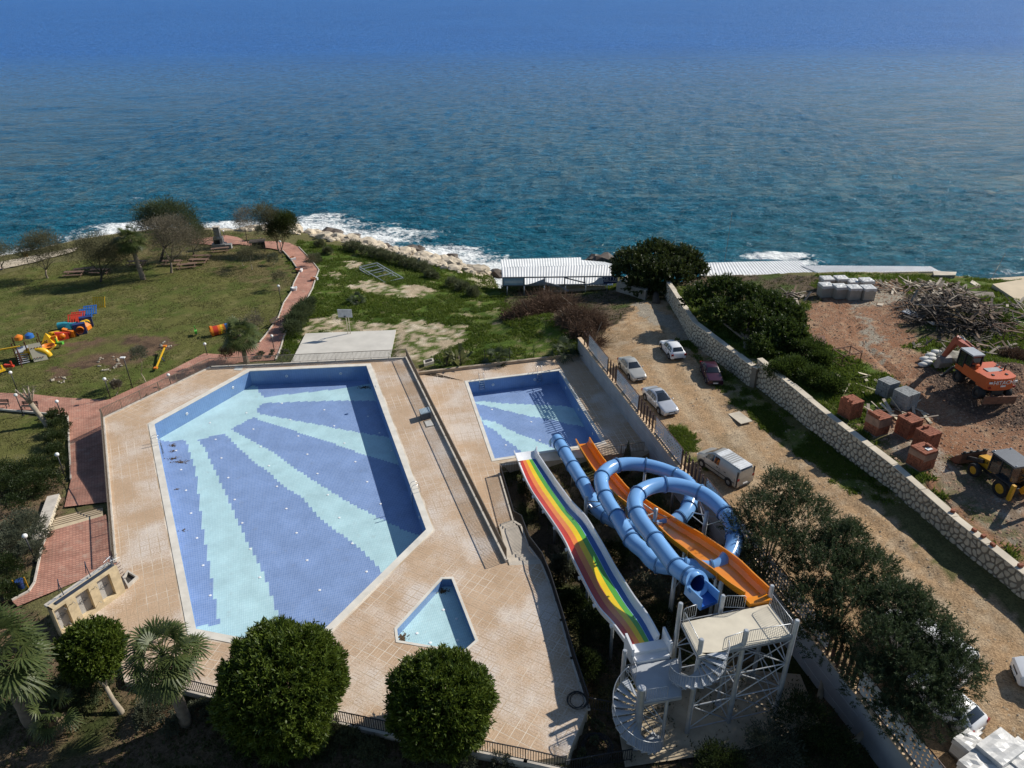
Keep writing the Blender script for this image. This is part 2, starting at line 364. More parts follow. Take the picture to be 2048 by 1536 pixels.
def ground_color(x, y, z):
    """albedo of the ground cover with ragged borders"""
    j = 1.6
    xx = x+(fbm(x*.45, y*.45, 3)-.5)*2*j+(fbm(x*1.9, y*1.9, 5)-.5)*1.6; yy = y+(fbm(x*.45, y*.45, 9)-.5)*2*j+(fbm(x*1.9, y*1.9, 11)-.5)*1.6
    c = np.tile(np.array(PALB['base']), (len(x), 1)); nm = np.full(len(x), 'base', object)
    lot = inpoly(x, y, LOT)
    for pg, k in ZONES:
        is_l = k in ('red', 'grey', 'rubble', 'litter', 'wild') and pg[0][2] > .3 and pg[0][0] > 15
        m = inpoly(xx, yy, pg)
        if is_l: m &= lot
        elif k in ('dirt', 'verge', 'litter') or (k == 'red' and not is_l): m &= ~lot
        c[m] = PALB[k]; nm[m] = k
    m = inpoly(x, y, PIT); c[m] = PALB['pit']; nm[m] = 'pit'
    n1 = fbm(x*.33, y*.33, 21); n2 = fbm(x*1.3, y*1.3, 31, 5); n3 = fbm(x*.9+40, y*.9, 41, 4)
    def blend(mask, col, f):
        f = np.clip(f, 0, 1)[:, None]*mask[:, None]; c[:] = c*(1-f)+np.array(col)*f
    blend(nm == 'lawn', (.085,.105,.025), (n1-.46)*5); blend(nm == 'lawn', (.165,.145,.060), (n3-.57)*4)
    blend(nm == 'drylawn', (.06,.085,.018), (n3-.52)*5)
    blend(nm == 'wild', (.20,.17,.075), (n2-.56)*5); blend(nm == 'wild', (.045,.08,.012), (n1-.5)*4); blend(nm == 'wild', (.34,.27,.18), (n3-.70)*7)
    blend(nm == 'sand', (.075,.105,.020), (n2-.46)*9); blend(nm == 'sand', (.55,.47,.35), (n3-.58)*6)
    blend(nm == 'dirt', (.25,.18,.105), (n1-.52)*4); blend(nm == 'dirt', (.42,.32,.21), (n2-.56)*4); blend(nm == 'dirt', (.36,.28,.19), (n3-.58)*4)
    blend(nm == 'verge', (.27,.215,.125), (n2-.5)*7); blend(nm == 'verge', (.17,.15,.055), (n3-.54)*6)
    blend(nm == 'red', (.24,.12,.065), (n1-.5)*4); blend(nm == 'red', (.36,.24,.15), (n2-.56)*6)
    blend(nm == 'rubble', (.36,.31,.25), (n2-.5)*6); blend(nm == 'rubble', (.10,.10,.03), (n1-.56)*6)
    blend(nm == 'garden', (.045,.055,.018), (n1-.48)*5); blend(nm == 'garden', (.17,.115,.065), (n2-.55)*5)
    blend(nm == 'litter', (.05,.04,.028), (n2-.48)*5); blend(nm == 'litter', (.06,.085,.02), (n1-.53)*5)
    blend(nm == 'soil', (.075,.05,.034), (n2-.5)*6); blend(nm == 'soil', (.11,.11,.035), (n1-.52)*6)
    blend(nm == 'pit', (.04,.05,.016), (n1-.45)*5); blend(nm == 'pit', (.20,.145,.085), (n3-.56)*6)
    return c, nm
k = NT('ground'); at = k.n('Attribute', attribute_name='albedo'); pv = k.pos()
fine = k.noise(pv, 7.0, 6, .7); mid = k.noise(pv, 1.6, 4, .6); fib = k.noise(pv, 22.0, 3, .7)
c1 = k.mix(1., at.outputs['Color'], k.ramp(fine, [(.28, .45), (.5, 1.0), (.72, 1.5)]), 'MULTIPLY'); c1 = k.mix(1., c1, k.ramp(fib, [(.3, .65), (.7, 1.35)]), 'MULTIPLY')
c1 = k.mix(.8, c1, k.ramp(mid, [(.3, .8), (.7, 1.2)]), 'MULTIPLY')
k.set(Base_Color=c1, Roughness=.95, Specular_IOR_Level=.1); k.bump(fine, .9, .12); GROUND = k.m
# ---- terrain grid
XS = np.arange(-120, 110, .42); YS = np.arange(14, 200, .42)
gx, gy = np.meshgrid(XS, YS); X = gx.ravel(); Y = gy.ravel()
cpoly = [(p.x, p.y) for p in COASTW]; landpoly = cpoly+[(200, -50), (-300, -50)]
land = inpoly(X, Y, landpoly); cd = segdist(X, Y, cpoly)
Z = T(X, Y)
lot = inpoly(X, Y, LOT); flat = inpoly(X, Y, PIT)
Z = Z+(fbm(X*.25, Y*.25, 51)-.5)*.35+(fbm(X*1.1, Y*1.1, 61)-.5)*.16
# the shore: a bank of rocks down to the water, sea bed beyond
s = np.clip(cd/np.where(X < -45, 9., 7.), 0, 1); bank = ZSEA+.15+(Z-ZSEA-.15)*np.power(s, .55)+(fbm(X*.8, Y*.8, 71)-.5)*.9*(1-s)*(s > .02)
SWX0 = P(1003,556,-4.6).x; seawall = (X > SWX0) & (X < 100)
Z = np.where(land, np.where(seawall, Z, bank), ZSEA-.2-np.minimum(cd*.12, 6))
rocky = land & (s < .8) & ~seawall
# wheel ruts on the lot
for a in ([(1700,625),(1695,650),(1705,680),(1740,705),(1800,760)], [(1710,640),(1720,680),(1760,720),(1830,790)]):
    d = segdist(X, Y, [GL(*q) for q in a]); Z = Z-.16*np.exp(-(d/.28)**2)+.1*np.exp(-((d-.55)/.25)**2)
for a in ([(1700,1010),(1780,1080),(1860,1150)], [(1740,1000),(1830,1070),(1900,1130)]):
    d = segdist(X, Y, [G(*q) for q in a]); Z = Z-.10*np.exp(-(d/.45)**2)+.08*np.exp(-((d-.8)/.3)**2)
# heap of dark spoil behind the digger, and other mounds
def mound(c, rx, ry, h, seed):
    global Z
    d = ((X-c.x)/rx)**2+((Y-c.y)/ry)**2
    Z = Z+h*np.exp(-d*1.3)*(.75+.5*fbm(X*.6, Y*.6, seed))*(d < 4)
HEAPC = GL(2010, 780); mound(HEAPC, 5.0, 6.0, 2.2, 5)
HEAPD = GL(1900, 645); mound(HEAPD, 5, 6, 1.2, 8)
BRUSHC = G(1105, 650); mound(BRUSHC, 7, 4, 1.4, 12)
# carve the decks
STAIRPG = [P(990, 1045, ZD2), P(1040, 1045, ZD2), P(1062, 1093, -.5), P(1090, 1132, 0), P(1010, 1135, 0)]
for pg, zt, zz in ((STAIRPG, -1.25, -1.25), (DECK1, -.2, -3.6), (DECK2C, ZD2-.2, -4.2)):
    ip = inpoly(X, Y, pg); dd_ = segdist(X, Y, pg, True); Z = np.where(ip, np.minimum(Z, zt), Z); Z = np.where(ip & (dd_ > .65), zz, Z)
_cq = [P(u, v, -1.9) for u, v in [(611,667),(792,660),(778,728),(776,745),(570,748),(581.5,725.5)]]; Z = np.where(inpoly(X, Y, _cq) | (segdist(X, Y, _cq, True) < .5), np.minimum(Z, -2.02), Z)
col, names = ground_color(X, Y, Z)
f = np.clip((.85-s)*2.2, 0, 1)*rocky; rockc = np.array(PALB['rock'])*(.75+.6*fbm(X*1.5, Y*1.5, 81))[:, None]
col = col*(1-f[:, None])+rockc*f[:, None]; col[~land] = PALB['bed']
for a in ([(1285,650),(1330,760),(1420,880),(1540,1000),(1700,1140),(1900,1320)], [(1330,640),(1385,760),(1470,870),(1590,980),(1760,1110),(1960,1280)]):
    dt = segdist(X, Y, [G(*q) for q in a])+(fbm(X*.4, Y*.4, 131)-.5)*.8; m = np.exp(-(dt/.55)**2)*(names == 'dirt')*.55; col = col*(1-m[:, None])+np.array((.47,.37,.25))*m[:, None]
wet = land & (s < .16) & ~seawall; col[wet] = col[wet]*.0+np.array((.16,.13,.10))
d = ((X-HEAPC.x)/7)**2+((Y-HEAPC.y)/8)**2; m = np.clip((1.2-d)*2, 0, 1)*lot*np.clip((fbm(X, Y, 88)-.3)*4, 0, 1); col = col*(1-m[:, None])+np.array((.105,.07,.05))*(.7+.8*fbm(X*2, Y*2, 87))[:, None]*m[:, None]
nx, ny = len(XS), len(YS)
idx = np.arange(nx*ny).reshape(ny, nx)
FQ = np.stack([idx[:-1, :-1], idx[:-1, 1:], idx[1:, 1:], idx[1:, :-1]], -1).reshape(-1, 4)
fx = X[FQ].mean(1); fy = Y[FQ].mean(1); fland = land[FQ].any(1) | (cd[FQ].min(1) < 14)
# one object per kind of ground
road_pg = [G(*q) for q in [(1165,690),(1240,660),(1255,620),(1225,585),(1275,560),(1330,560)]]+SWxy+[G(2300, 1600), wall_at(68), wall_at(0)]
zone_of = np.full(len(FQ), 0)
zone_of[inpoly(fx, fy, road_pg)] = 1; zone_of[inpoly(fx, fy, LOT)] = 2; zone_of[inpoly(fx, fy, PIT)] = 3
lawn_pg = [G(*q) for q in [(-500,560),(0,535),(140,505),(240,470),(560,480),(600,560),(560,620),(530,690),(440,730),(215,815),(140,850),(150,960),(60,1010),(-500,1010)]]
zone_of[(zone_of == 0) & inpoly(fx, fy, lawn_pg)] = 4
gard_pg = [G(*q) for q in [(-500,1010),(60,1010),(150,960),(240,1130),(240,1370),(1140,1540),(1140,1900),(-500,1900)]]
zone_of[(zone_of == 0) & inpoly(fx, fy, gard_pg)] = 5
zone_of[~fland] = -1
def sub_ground(name, mask):
    q = FQ[mask]; u, inv = np.unique(q, return_inverse=True)
    me = np_mesh(name, np.stack([X[u], Y[u], Z[u]], 1), inv.reshape(-1, 4), GROUND, smooth=True)
    a = me.color_attributes.new('albedo', 'FLOAT_COLOR', 'POINT'); cc = np.ones((len(u), 4), np.float32); cc[:, :3] = col[u]; a.data.foreach_set('color', cc.ravel())
    return tag(link(name, me), kind='structure')
for zi, nm in enumerate(('rough_grassland', 'dirt_road', 'building_lot', 'slide_garden_ground', 'lawn', 'garden_ground')): sub_ground(nm, zone_of == zi)
def fill_strip(name, a, b_, off0, off1, nr, f, depth=1.5):
    L = (b_-a).length; d = (b_-a)/L; n = max(2, int(L/.5)); V = []; Fq = []
    for i in range(n+1):
        for o_ in (off0, (off0+off1)/2, off1):
            p = a+d*(L*i/n)+nr*o_; V.append((p.x, p.y, float(f(p.x, p.y))+.02+.12*(vn(np.array([p.x*1.5]), np.array([p.y*1.5]), 5)[0]-.5)))
    for i in range(n):
        for j in (0, 1): Fq.append((i*3+j, i*3+j+1, i*3+j+4, i*3+j+3))
    V = np.array(V); me = np_mesh(name, V, Fq, GROUND, smooth=True)
    c, _ = ground_color(V[:, 0], V[:, 1], V[:, 2]); at_ = me.color_attributes.new('albedo', 'FLOAT_COLOR', 'POINT'); cc = np.ones((len(V), 4), np.float32); cc[:, :3] = c; at_.data.foreach_set('color', cc.ravel())
    tag(link(name, me), kind='structure')
for i in range(len(SWxy)-1):
    n_ = _off(i); fill_strip('lot_edge_ground', SWxy[i], SWxy[i+1], .45, 1.9, n_, TLOT)
fill_strip('road_edge_ground', wall_at(0), wall_at(68), .28, 2.2, WN, T0)
# far ground behind and beside the camera, below everything in view
b = MB(); b.box((0, -60, -4.5), (700, 140, .5)); tag(link('distant_ground', new_mesh('distant_ground', b, mat('far_soil', (.14,.12,.07), .95))), kind='structure')
def TZ(x, y):  # height of the finished terrain
    i = np.clip((np.asarray(x)-XS[0])/.42, 0, nx-2); j = np.clip((np.asarray(y)-YS[0])/.42, 0, ny-2); i0 = i.astype(int); j0 = j.astype(int); a = i-i0; b_ = j-j0; ZZ = Z.reshape(ny, nx)
    return (ZZ[j0, i0]*(1-a)+ZZ[j0, i0+1]*a)*(1-b_)+(ZZ[j0+1, i0]*(1-a)+ZZ[j0+1, i0+1]*a)*b_
def on(p, dz=0.): return Vector((p[0], p[1], float(TZ(p[0], p[1]))+dz))
# ---- the sea
def sea():
    ys = np.concatenate([np.arange(96, 175, .7), np.geomspace(175, 9000, 260)]); xs = np.concatenate([-np.geomspace(9000, 130, 60), np.arange(-129, 120, .9), np.geomspace(121, 9000, 60)])
    gx, gy = np.meshgrid(xs, ys); x = gx.ravel(); y = gy.ravel(); cd = segdist(x, y, cpoly); ld = inpoly(x, y, landpoly)
    w = np.clip(cd/6, .15, 1)*np.clip(1.4-y/420, 0, 1)
    z = ZSEA+w*((fbm(x*.22+y*.05, y*.35, 91, 3)-.5)*.9+(fbm(x*.7, y*1.0, 95, 2)-.5)*.35)
    sh = np.clip(1-cd/np.where(x < -45, 20, 24), 0, 1)**.8; fo = np.clip(sh*1.15*(.18+1.1*fbm(x*.10, y*.16, 101)), 0, 1)*(1-.75*((x > SWX0+2) & (x < 75)))
    for u, v, rx, ry, a in ((1555,512,8,3.0,1.0),(1610,524,5,2,.75),(1500,487,9,6,.40),(1455,466,7,8,.36),(275,395,5,2.5,.5),(2020,545,10,3,.55),(905,520,8,5,.62),(960,538,8,5,.6)):
        c = P(u, v, ZSEA); fo = np.maximum(fo, a*np.exp(-(((x-c.x)/rx)**2+((y-c.y)/ry)**2)))
    fo[ld] = np.maximum(fo[ld], .5)
    n1, n2 = len(xs), len(ys); ii = np.arange(n1*n2).reshape(n2, n1); F = np.stack([ii[:-1, :-1], ii[:-1, 1:], ii[1:, 1:], ii[1:, :-1]], -1).reshape(-1, 4)
    deep = ld[F].all(1) & (cd[F].min(1) > 6); F = F[~deep]
    k = NT('sea_water'); pv = k.pos(); at = k.n('Attribute', attribute_name='foam')
    sx = k.n('SeparateXYZ'); k.l(pv, sx.inputs[0])
    mp = k.n('Mapping'); mp.inputs['Scale'].default_value = (1, 1.9, 1); mp.inputs['Rotation'].default_value = (0, 0, math.radians(-9)); k.l(pv, mp.inputs['Vector']); wv = mp.outputs[0]
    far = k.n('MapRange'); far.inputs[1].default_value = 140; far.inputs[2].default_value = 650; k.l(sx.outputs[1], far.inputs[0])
    vfar = k.n('MapRange'); vfar.inputs[1].default_value = 250; vfar.inputs[2].default_value = 1500; k.l(sx.outputs[1], vfar.inputs[0])
    a0 = k.noise(wv, .045, 6, .68); a1 = k.noise(wv, .16, 5, .62); a2 = k.noise(wv, .55, 4, .6); a3 = k.noise(wv, 1.7, 3, .6); big = k.noise(pv, .006, 3, .5)
    h = k.math('ADD', k.math('MULTIPLY', a1, 2.6), k.math('ADD', k.math('MULTIPLY', a2, 1.1), k.math('MULTIPLY', a3, .35)))
    h = k.math('ADD', h, k.math('MULTIPLY', k.math('MULTIPLY', a0, vfar.outputs[0]), 6.0))
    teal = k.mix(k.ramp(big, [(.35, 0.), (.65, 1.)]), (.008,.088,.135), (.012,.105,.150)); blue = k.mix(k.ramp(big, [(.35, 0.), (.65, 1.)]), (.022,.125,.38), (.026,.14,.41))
    basec = k.mix(far.outputs[0], teal, blue)  # far blue puts the reflected sky, with the depth, into the water colour
    rip = k.ramp(k.math('ADD', k.math('MULTIPLY', k.noise(wv, .34, 6, .7), .6), k.math('MULTIPLY', k.noise(wv, .15, 6, .72), .4)), [(.38, .58), (.5, 1.), (.62, 1.45)]); basec = k.mix(.9, basec, rip, 'MULTIPLY')  # light and dark of the waves multiplied into the water colour
    fn = k.noise(pv, .9, 7, .74); fn2 = k.noise(pv, .22, 3, .6)
    fm = k.math('SUBTRACT', k.math('ADD', k.math('MULTIPLY', at.outputs['Fac'], 1.15), k.math('ADD', k.math('MULTIPLY', fn, 1.1), k.math('MULTIPLY', fn2, .35))), 1.30)
    fm = k.ramp(k.math('MULTIPLY', fm, 5., True), [(0., 0.), (1., 1.)])
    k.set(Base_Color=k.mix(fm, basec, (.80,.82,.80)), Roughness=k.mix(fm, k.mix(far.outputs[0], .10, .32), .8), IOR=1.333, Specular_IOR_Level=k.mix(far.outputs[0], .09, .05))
    k.bump(h, .9, .9)
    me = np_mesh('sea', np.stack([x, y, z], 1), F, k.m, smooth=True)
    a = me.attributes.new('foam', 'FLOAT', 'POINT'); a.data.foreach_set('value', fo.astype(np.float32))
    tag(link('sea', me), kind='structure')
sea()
# ------------------------------------------------------------------ pool decks, paths, pools
def cdt(outline, holes=(), step=None):
    vs = []; es = []
    for lp in [outline]+list(holes):
        o = len(vs); n = len(lp); vs += [Vector((p[0], p[1])) for p in lp]; es += [(o+i, o+(i+1) % n) for i in range(n)]
    if step:
        xs = [p[0] for p in outline]; ys = [p[1] for p in outline]
        gx, gy = np.meshgrid(np.arange(min(xs)+step/2, max(xs), step), np.arange(min(ys)+step/2, max(ys), step)); gx = gx.ravel(); gy = gy.ravel()
        m = inpoly(gx, gy, outline) & (segdist(gx, gy, outline, True) > step*.3); vs += [Vector((a, b)) for a, b in zip(gx[m], gy[m])]
    r = MG.delaunay_2d_cdt(vs, es, [], 0, 1e-4)
    V = r[0]; F = []
    for f in r[2]:
        cx = sum(V[i].x for i in f)/len(f); cy = sum(V[i].y for i in f)/len(f)
        if inpoly(np.array([cx]), np.array([cy]), outline)[0] and not any(inpoly(np.array([cx]), np.array([cy]), h)[0] for h in holes):
            a, b, c = [V[i] for i in f[:3]]
            F.append(tuple(f) if (b-a).cross(c-a) > 0 else tuple(f)[::-1])
    return V, F
def skirt(b, lp, z1, z0):
    n = len(lp); ar = sum(lp[i][0]*lp[(i+1) % n][1]-lp[(i+1) % n][0]*lp[i][1] for i in range(n)); lp = list(lp) if ar > 0 else list(lp)[::-1]
    for i in range(n):
        p, q = lp[i], lp[(i+1) % n]
        b.add([(p[0], p[1], z0), (q[0], q[1], z0), (q[0], q[1], z1), (p[0], p[1], z1)], [(0, 1, 2, 3)])
def inset(lp, d):
    """offset a polygon outwards by d"""
    n = len(lp); ar = sum(lp[i][0]*lp[(i+1) % n][1]-lp[(i+1) % n][0]*lp[i][1] for i in range(n)); s = 1 if ar > 0 else -1; out = []
    for i in range(n):
        p0, p1, p2 = [Vector((q[0], q[1], 0)) for q in (lp[i-1], lp[i], lp[(i+1) % n])]
        e1 = (p1-p0).normalized(); e2 = (p2-p1).normalized(); n1 = Vector((e1.y, -e1.x, 0))*s; n2 = Vector((e2.y, -e2.x, 0))*s
        m = (n1+n2).normalized(); out.append(p1+m*d/max(.35, m.dot(n1)))
    return out
POOL1 = [P(499,742), P(733.4,731.5), P(853.4,1059.4), P(607,1301), P(391,1259), P(307.8,847.5)]
POOL2 = poly([(935.2,764),(1117.8,741.2),(1205,885),(988.8,918.3)], ZD2)
POOL3 = poly([(884,1157.5),(904,1157.3),(952,1281),(927,1303.5),(796,1282),(793,1257)], 0.)
HP1 = inset(POOL1, .05); HP2 = inset(POOL2, .05); HP3 = inset(POOL3, .05)
# stamped concrete: pale joints, tan pads, white lime bloom
k = NT('stamped_concrete_joint'); pv = k.pos(); k.set(Base_Color=k.mix(k.ramp(k.noise(pv, .35, 4), [(.42, 0.), (.62, 1.)]), (.44,.33,.22), (.67,.585,.475)), Roughness=.85); JOINT = k.m
k = NT('stamped_concrete'); pv = k.pos(); f1 = k.noise(pv, .5, 5, .6); f2 = k.noise(pv, 9., 4, .7)
tan = k.mix(k.ramp(f1, [(.3, 0.), (.7, 1.)]), (.44,.30,.185), (.54,.385,.255)); bloom = k.ramp(k.math('ADD', k.math('MULTIPLY', k.noise(pv, .22, 3), .8), k.math('MULTIPLY', f2, .35)), [(.54, 0.), (.70, .85)])
k.set(Base_Color=k.mix(1., k.mix(bloom, tan, (.64,.57,.50)), k.ramp(f2, [(.3, .82), (.7, 1.12)]), 'MULTIPLY'), Roughness=.8); k.bump(f2, .3, .01); PAD = k.m
WALLP = mat('cream_wall_paint', (.50,.43,.33), .85, .12, 1.2); GREYW = mat('grey_wall_paint', (.34,.34,.345), .85, .15, .8)
DECKS = {}
def deck(name, outline, holes, z, zb):
    V, F = cdt(outline, holes); b = MB(); b.add([(p.x, p.y, z) for p in V], F)
    me = new_mesh(name, b, JOINT); o = tag(link(name, me), kind='structure')
    s = MB(); skirt(s, outline, z, zb); link('retaining_wall', new_mesh('retaining_wall', s, WALLP), o)
    DECKS[name] = o; return o
deck('main_pool_deck', DECK1, [HP1, HP3], 0., -3.7); deck('slide_pool_deck', DECK2, [HP2], ZD2, -4.3)
# the pads: squares of three strips laid basket-weave, one object per square for those that show largest
TILE = .66; TH = .006
def pads(deckname, regions, z, n_obj):
    todo = []
    for conv, org, dirv in regions:
        d = Vector((dirv.x, dirv.y, 0)).normalized(); nrm = Vector((-d.y, d.x, 0)); cxy = [(p[0], p[1]) for p in conv]; V_, F_ = cdt(cxy); tris = [[(V_[q].x, V_[q].y) for q in f] for f in F_]
        uu = [(Vector((p[0], p[1], 0))-Vector((org.x, org.y, 0))).dot(d) for p in conv]; vv = [(Vector((p[0], p[1], 0))-Vector((org.x, org.y, 0))).dot(nrm) for p in conv]
        for i in range(int(math.floor(min(uu)/TILE)), int(math.ceil(max(uu)/TILE))):
            for j in range(int(math.floor(min(vv)/TILE)), int(math.ceil(max(vv)/TILE))):
                c = Vector((org.x, org.y, 0))+d*(i+.5)*TILE+nrm*(j+.5)*TILE; strips = []; full = True
                ed_ = float(segdist(np.array([c.x]), np.array([c.y]), cxy, True)[0]); inn_ = bool(inpoly(np.array([c.x]), np.array([c.y]), cxy)[0]); inside = inn_ and ed_ > TILE*.71
                if not inn_ and ed_ > TILE*.71: continue
                for s in range(3):
                    a0, a1 = .02, TILE-.02; b0 = .02+s*(TILE-.04)/3+.009; b1 = .02+(s+1)*(TILE-.04)/3-.009
                    q = [(a0, b0), (a1, b0), (a1, b1), (a0, b1)] if (i+j) % 2 == 0 else [(b0, a0), (b1, a0), (b1, a1), (b0, a1)]
                    w = [(Vector((org.x, org.y, 0))+d*(i*TILE+x)+nrm*(j*TILE+y)) for x, y in q]
                    if inside: strips.append([(p.x, p.y) for p in w]); continue
                    full = False
                    for tr_ in tris:
                        cp = clip_poly([(p.x, p.y) for p in w], tr_)
                        if len(cp) >= 3: strips.append(cp)
                if strips: todo.append((c.length, c, (i+j) % 2, math.atan2(d.y, d.x), strips, full))
    todo.sort(key=lambda t: t[0])
    shared = {}
    for par in (0, 1):
        b = MB()
        for s in range(3):
            a = TILE-.04; w = a/3-.018; y = -a/2+a/3*(s+.5)
            b.box((0, y, 0) if par == 0 else (y, 0, 0), (a, w, TH*2) if par == 0 else (w, a, TH*2))
        shared[par] = new_mesh('paving_pad', b, PAD)
    dk = DECKS[deckname]; rest = MB(); n = 0
    for L, c, par, ang, strips, full in todo:
        if n < n_obj and full:
            inst('paving_pad', shared[par], dk, (c.x, c.y, z), ang); n += 1
        else:
            for cp in strips: rest.prism(cp, z-TH, z+TH)
    o = link('paving_pads', new_mesh('paving_pads', rest, PAD), dk); o['kind'] = 'stuff'
    print('pads', deckname, len(todo))
TLp, TRp, Rp, Bp, BLp, Lp = inset(POOL1, .62)
dE = (Rp-TRp); dS = (Bp-Rp); dN = TRp-TLp; dNW = TLp-Lp; dWe = BLp-Lp
cTL, cTR, cE = DECK1[1], DECK1[2], DECK1[3]
pads('main_pool_deck', [
    ([Rp, Bp, DECK1[14], DECK1[13], POOL3[4], POOL3[5], POOL3[0]], Rp, dS), ([POOL3[0], POOL3[1], DECK1[5], DECK1[4], DECK1[3], Rp], Rp, dS),
    ([POOL3[1], POOL3[2], DECK1[8], DECK1[7], DECK1[6], DECK1[5]], Rp, dS), ([POOL3[2], POOL3[3], DECK1[12], DECK1[11], DECK1[10], DECK1[9], DECK1[8]], Rp, dS), ([POOL3[3], POOL3[4], DECK1[13], DECK1[12]], Rp, dS),
    ([Bp, BLp, DECK1[16], DECK1[15], DECK1[14]], Bp, BLp-Bp),
    ([TRp, cTR, cE, Rp], TRp, dE), ([TLp, cTL, cTR, TRp], TLp, dN), ([Lp, DECK1[0], cTL, TLp], Lp, dNW),
    ([Lp, BLp, DECK1[21], DECK1[0]], Lp, dWe), ([DECK1[21], BLp, DECK1[20]], Lp, dWe), ([DECK1[20], BLp, DECK1[17], DECK1[18]], Lp, dWe), ([BLp, DECK1[16], DECK1[17]], Lp, dWe), ([DECK1[20], DECK1[18], DECK1[19]], Lp, dWe)], 0., 300)
q = inset(POOL2, .35)
pads('slide_pool_deck', [([q[0], q[3], DECK2[5], DECK2[6], DECK2[7], DECK2[9], DECK2[10], DECK2[11]], q[0], q[3]-q[0]), ([q[0], DECK2[0], DECK2[1], q[1]], q[0], q[1]-q[0]), ([q[1], DECK2[2], DECK2[3], q[2]], q[1], q[2]-q[1]), ([q[0], DECK2[11], DECK2[0]], q[0], q[1]-q[0])], ZD2, 120)
# ---- red brick paths
k = NT('red_brick_paving'); pv = k.pos(); mp = k.n('Mapping'); mp.inputs['Rotation'].default_value = (0, 0, math.radians(14)); k.l(pv, mp.inputs['Vector'])
br = k.n('TexBrick'); k.l(mp.outputs[0], br.inputs['Vector']); br.inputs['Scale'].default_value = 1.; br.inputs['Brick Width'].default_value = .30; br.inputs['Row Height'].default_value = .17; br.inputs['Mortar Size'].default_value = .018
br.inputs['Color1'].default_value = (.42,.19,.13,1); br.inputs['Color2'].default_value = (.50,.25,.175,1); br.inputs['Mortar'].default_value = (.20,.11,.08,1)
st = k.ramp(k.noise(pv, .45, 5, .6), [(.34, .68), (.6, 1.08)]); d2 = k.mix(k.ramp(k.noise(pv, 1.4, 4), [(.55, 0.), (.75, .5)]), br.outputs[0], (.45,.34,.26))
k.set(Base_Color=k.mix(1., d2, st, 'MULTIPLY'), Roughness=.88); k.bump(br.outputs['Fac'], -.4, .01); BRICKP = k.m
KERB = mat('kerb_concrete', (.52,.47,.40), .9, .2, 2.)
def sheet(name, outline, m, dz, step=1.2, kerb=None, zf=None):
    V, F = cdt(outline, (), step); b = MB(); b.add([(p.x, p.y, (zf(p.x, p.y) if zf else float(TZ(p.x, p.y)))+dz) for p in V], F)
    o = tag(link(name, new_mesh(name, b, m, True)), kind='structure')
    if kerb:
        for run in kerb:
            kb = MB()
            for a, c in zip(run[:-1], run[1:]):
                n = max(1, int((c-a).length/1.0))
                for i in range(n):
                    p = a.lerp(c, i/n); r = a.lerp(c, (i+.97)/n)
                    kb.bar((p.x, p.y, (zf(p.x, p.y) if zf else float(TZ(p.x, p.y)))+dz+.02), (r.x, r.y, (zf(r.x, r.y) if zf else float(TZ(r.x, r.y)))+dz+.02), .13, .2)
            ko = link('kerb', new_mesh('kerb', kb, KERB), o)
    return o
def lv(x, y): return float(T0(x, y))+.17
lt = [G(*q) for q in [(520,687),(534,670),(558,636),(568,608),(583,586),(588,569),(599,547),(596,541),(584,523),(566,503)]]
rt = [G(*q) for q in [(598,496),(623,522),(638.4,542),(632,558),(626,578),(616,597),(598,619),(582,648),(568,677),(562,699),(552,722)]]
pathpoly = [G(-500,800), G(0,788), G(60,790), G(120,797), G(215,802.5), G(300,764), G(409,709), G(455,712)]+lt+rt+[G(480,727), G(425,745), G(212,850), G(218,900), G(225,960), G(232,1005), G(130,1017), G(143,962), G(140,900), G(137,836), G(90,830), G(0,822), G(-500,840)]
sheet('brick_path', pathpoly, BRICKP, 0., 1.2, [lt, rt, [G(143,962), G(140,900), G(137,836), G(90,830), G(0,822)]], lv)
fp = [(566,503),(540,498),(505,494),(478,490),(430,492),(400,489),(381,490),(385,481),(420,476),(452,472),(476,476),(492,484),(545,484),(578,487),(598,496)]
sheet('barbecue_path', [G(*q) for q in fp], BRICKP, 0., 1.2, None, lv)
sheet('seaside_walk', [G(*q) for q in [(-300,572),(0,541),(70,526),(150,504),(160,495),(70,512),(0,526),(-300,552)]], mat('walk_concrete', (.50,.42,.31), .9, .2, .8), 0., 2., None, lv)
low = [P(u, v, 0) for u, v in [(98,1064),(205,1033),(212,1030),(236,1128),(227,1133),(36,1214),(24,1203),(58,1185),(70,1167),(85,1095)]]
sheet('lower_brick_path', low, BRICKP, 0., None, [[low[9], low[8], low[7], low[6]], [low[0], low[9]]], lambda x, y: .06)
COURTM = mat('court_concrete', (.56,.53,.47), .85, .12, .5)
cq = [P(u, v, -1.9) for u, v in [(611,667),(792,660),(778,728),(776,745),(570,748),(581.5,725.5)]]
b = MB(); b.prism([(p.x, p.y) for p in cq], -2.6, -1.88); tag(link('court_slab', new_mesh('court_slab', b, COURTM)), kind='structure')
# ---- tiled pools
def tilemat(name, c1, c2, grout, sc=1.):
    k = NT(name); uv = k.n('UVMap').outputs[0]
    br = k.n('TexBrick'); br.offset = 0; k.l(uv, br.inputs['Vector']); br.inputs['Scale'].default_value = sc
    br.inputs['Brick Width'].default_value = .25; br.inputs['Row Height'].default_value = .125; br.inputs['Mortar Size'].default_value = .011; br.inputs['Mortar Smooth'].default_value = .3
    br.inputs['Color1'].default_value = (*c1, 1); br.inputs['Color2'].default_value = (*c2, 1); br.inputs['Mortar'].default_value = (*grout, 1)
    n = k.ramp(k.noise(k.pos(), .5, 5, .6), [(.3, .86), (.7, 1.1)]); dirt = k.ramp(k.noise(k.pos(), 1.1, 6, .65), [(.60, 0.), (.80, .35)])
    k.set(Base_Color=k.mix(dirt, k.mix(1., br.outputs[0], n, 'MULTIPLY'), (.30,.30,.27)), Roughness=.28, Specular_IOR_Level=.5); return k.m
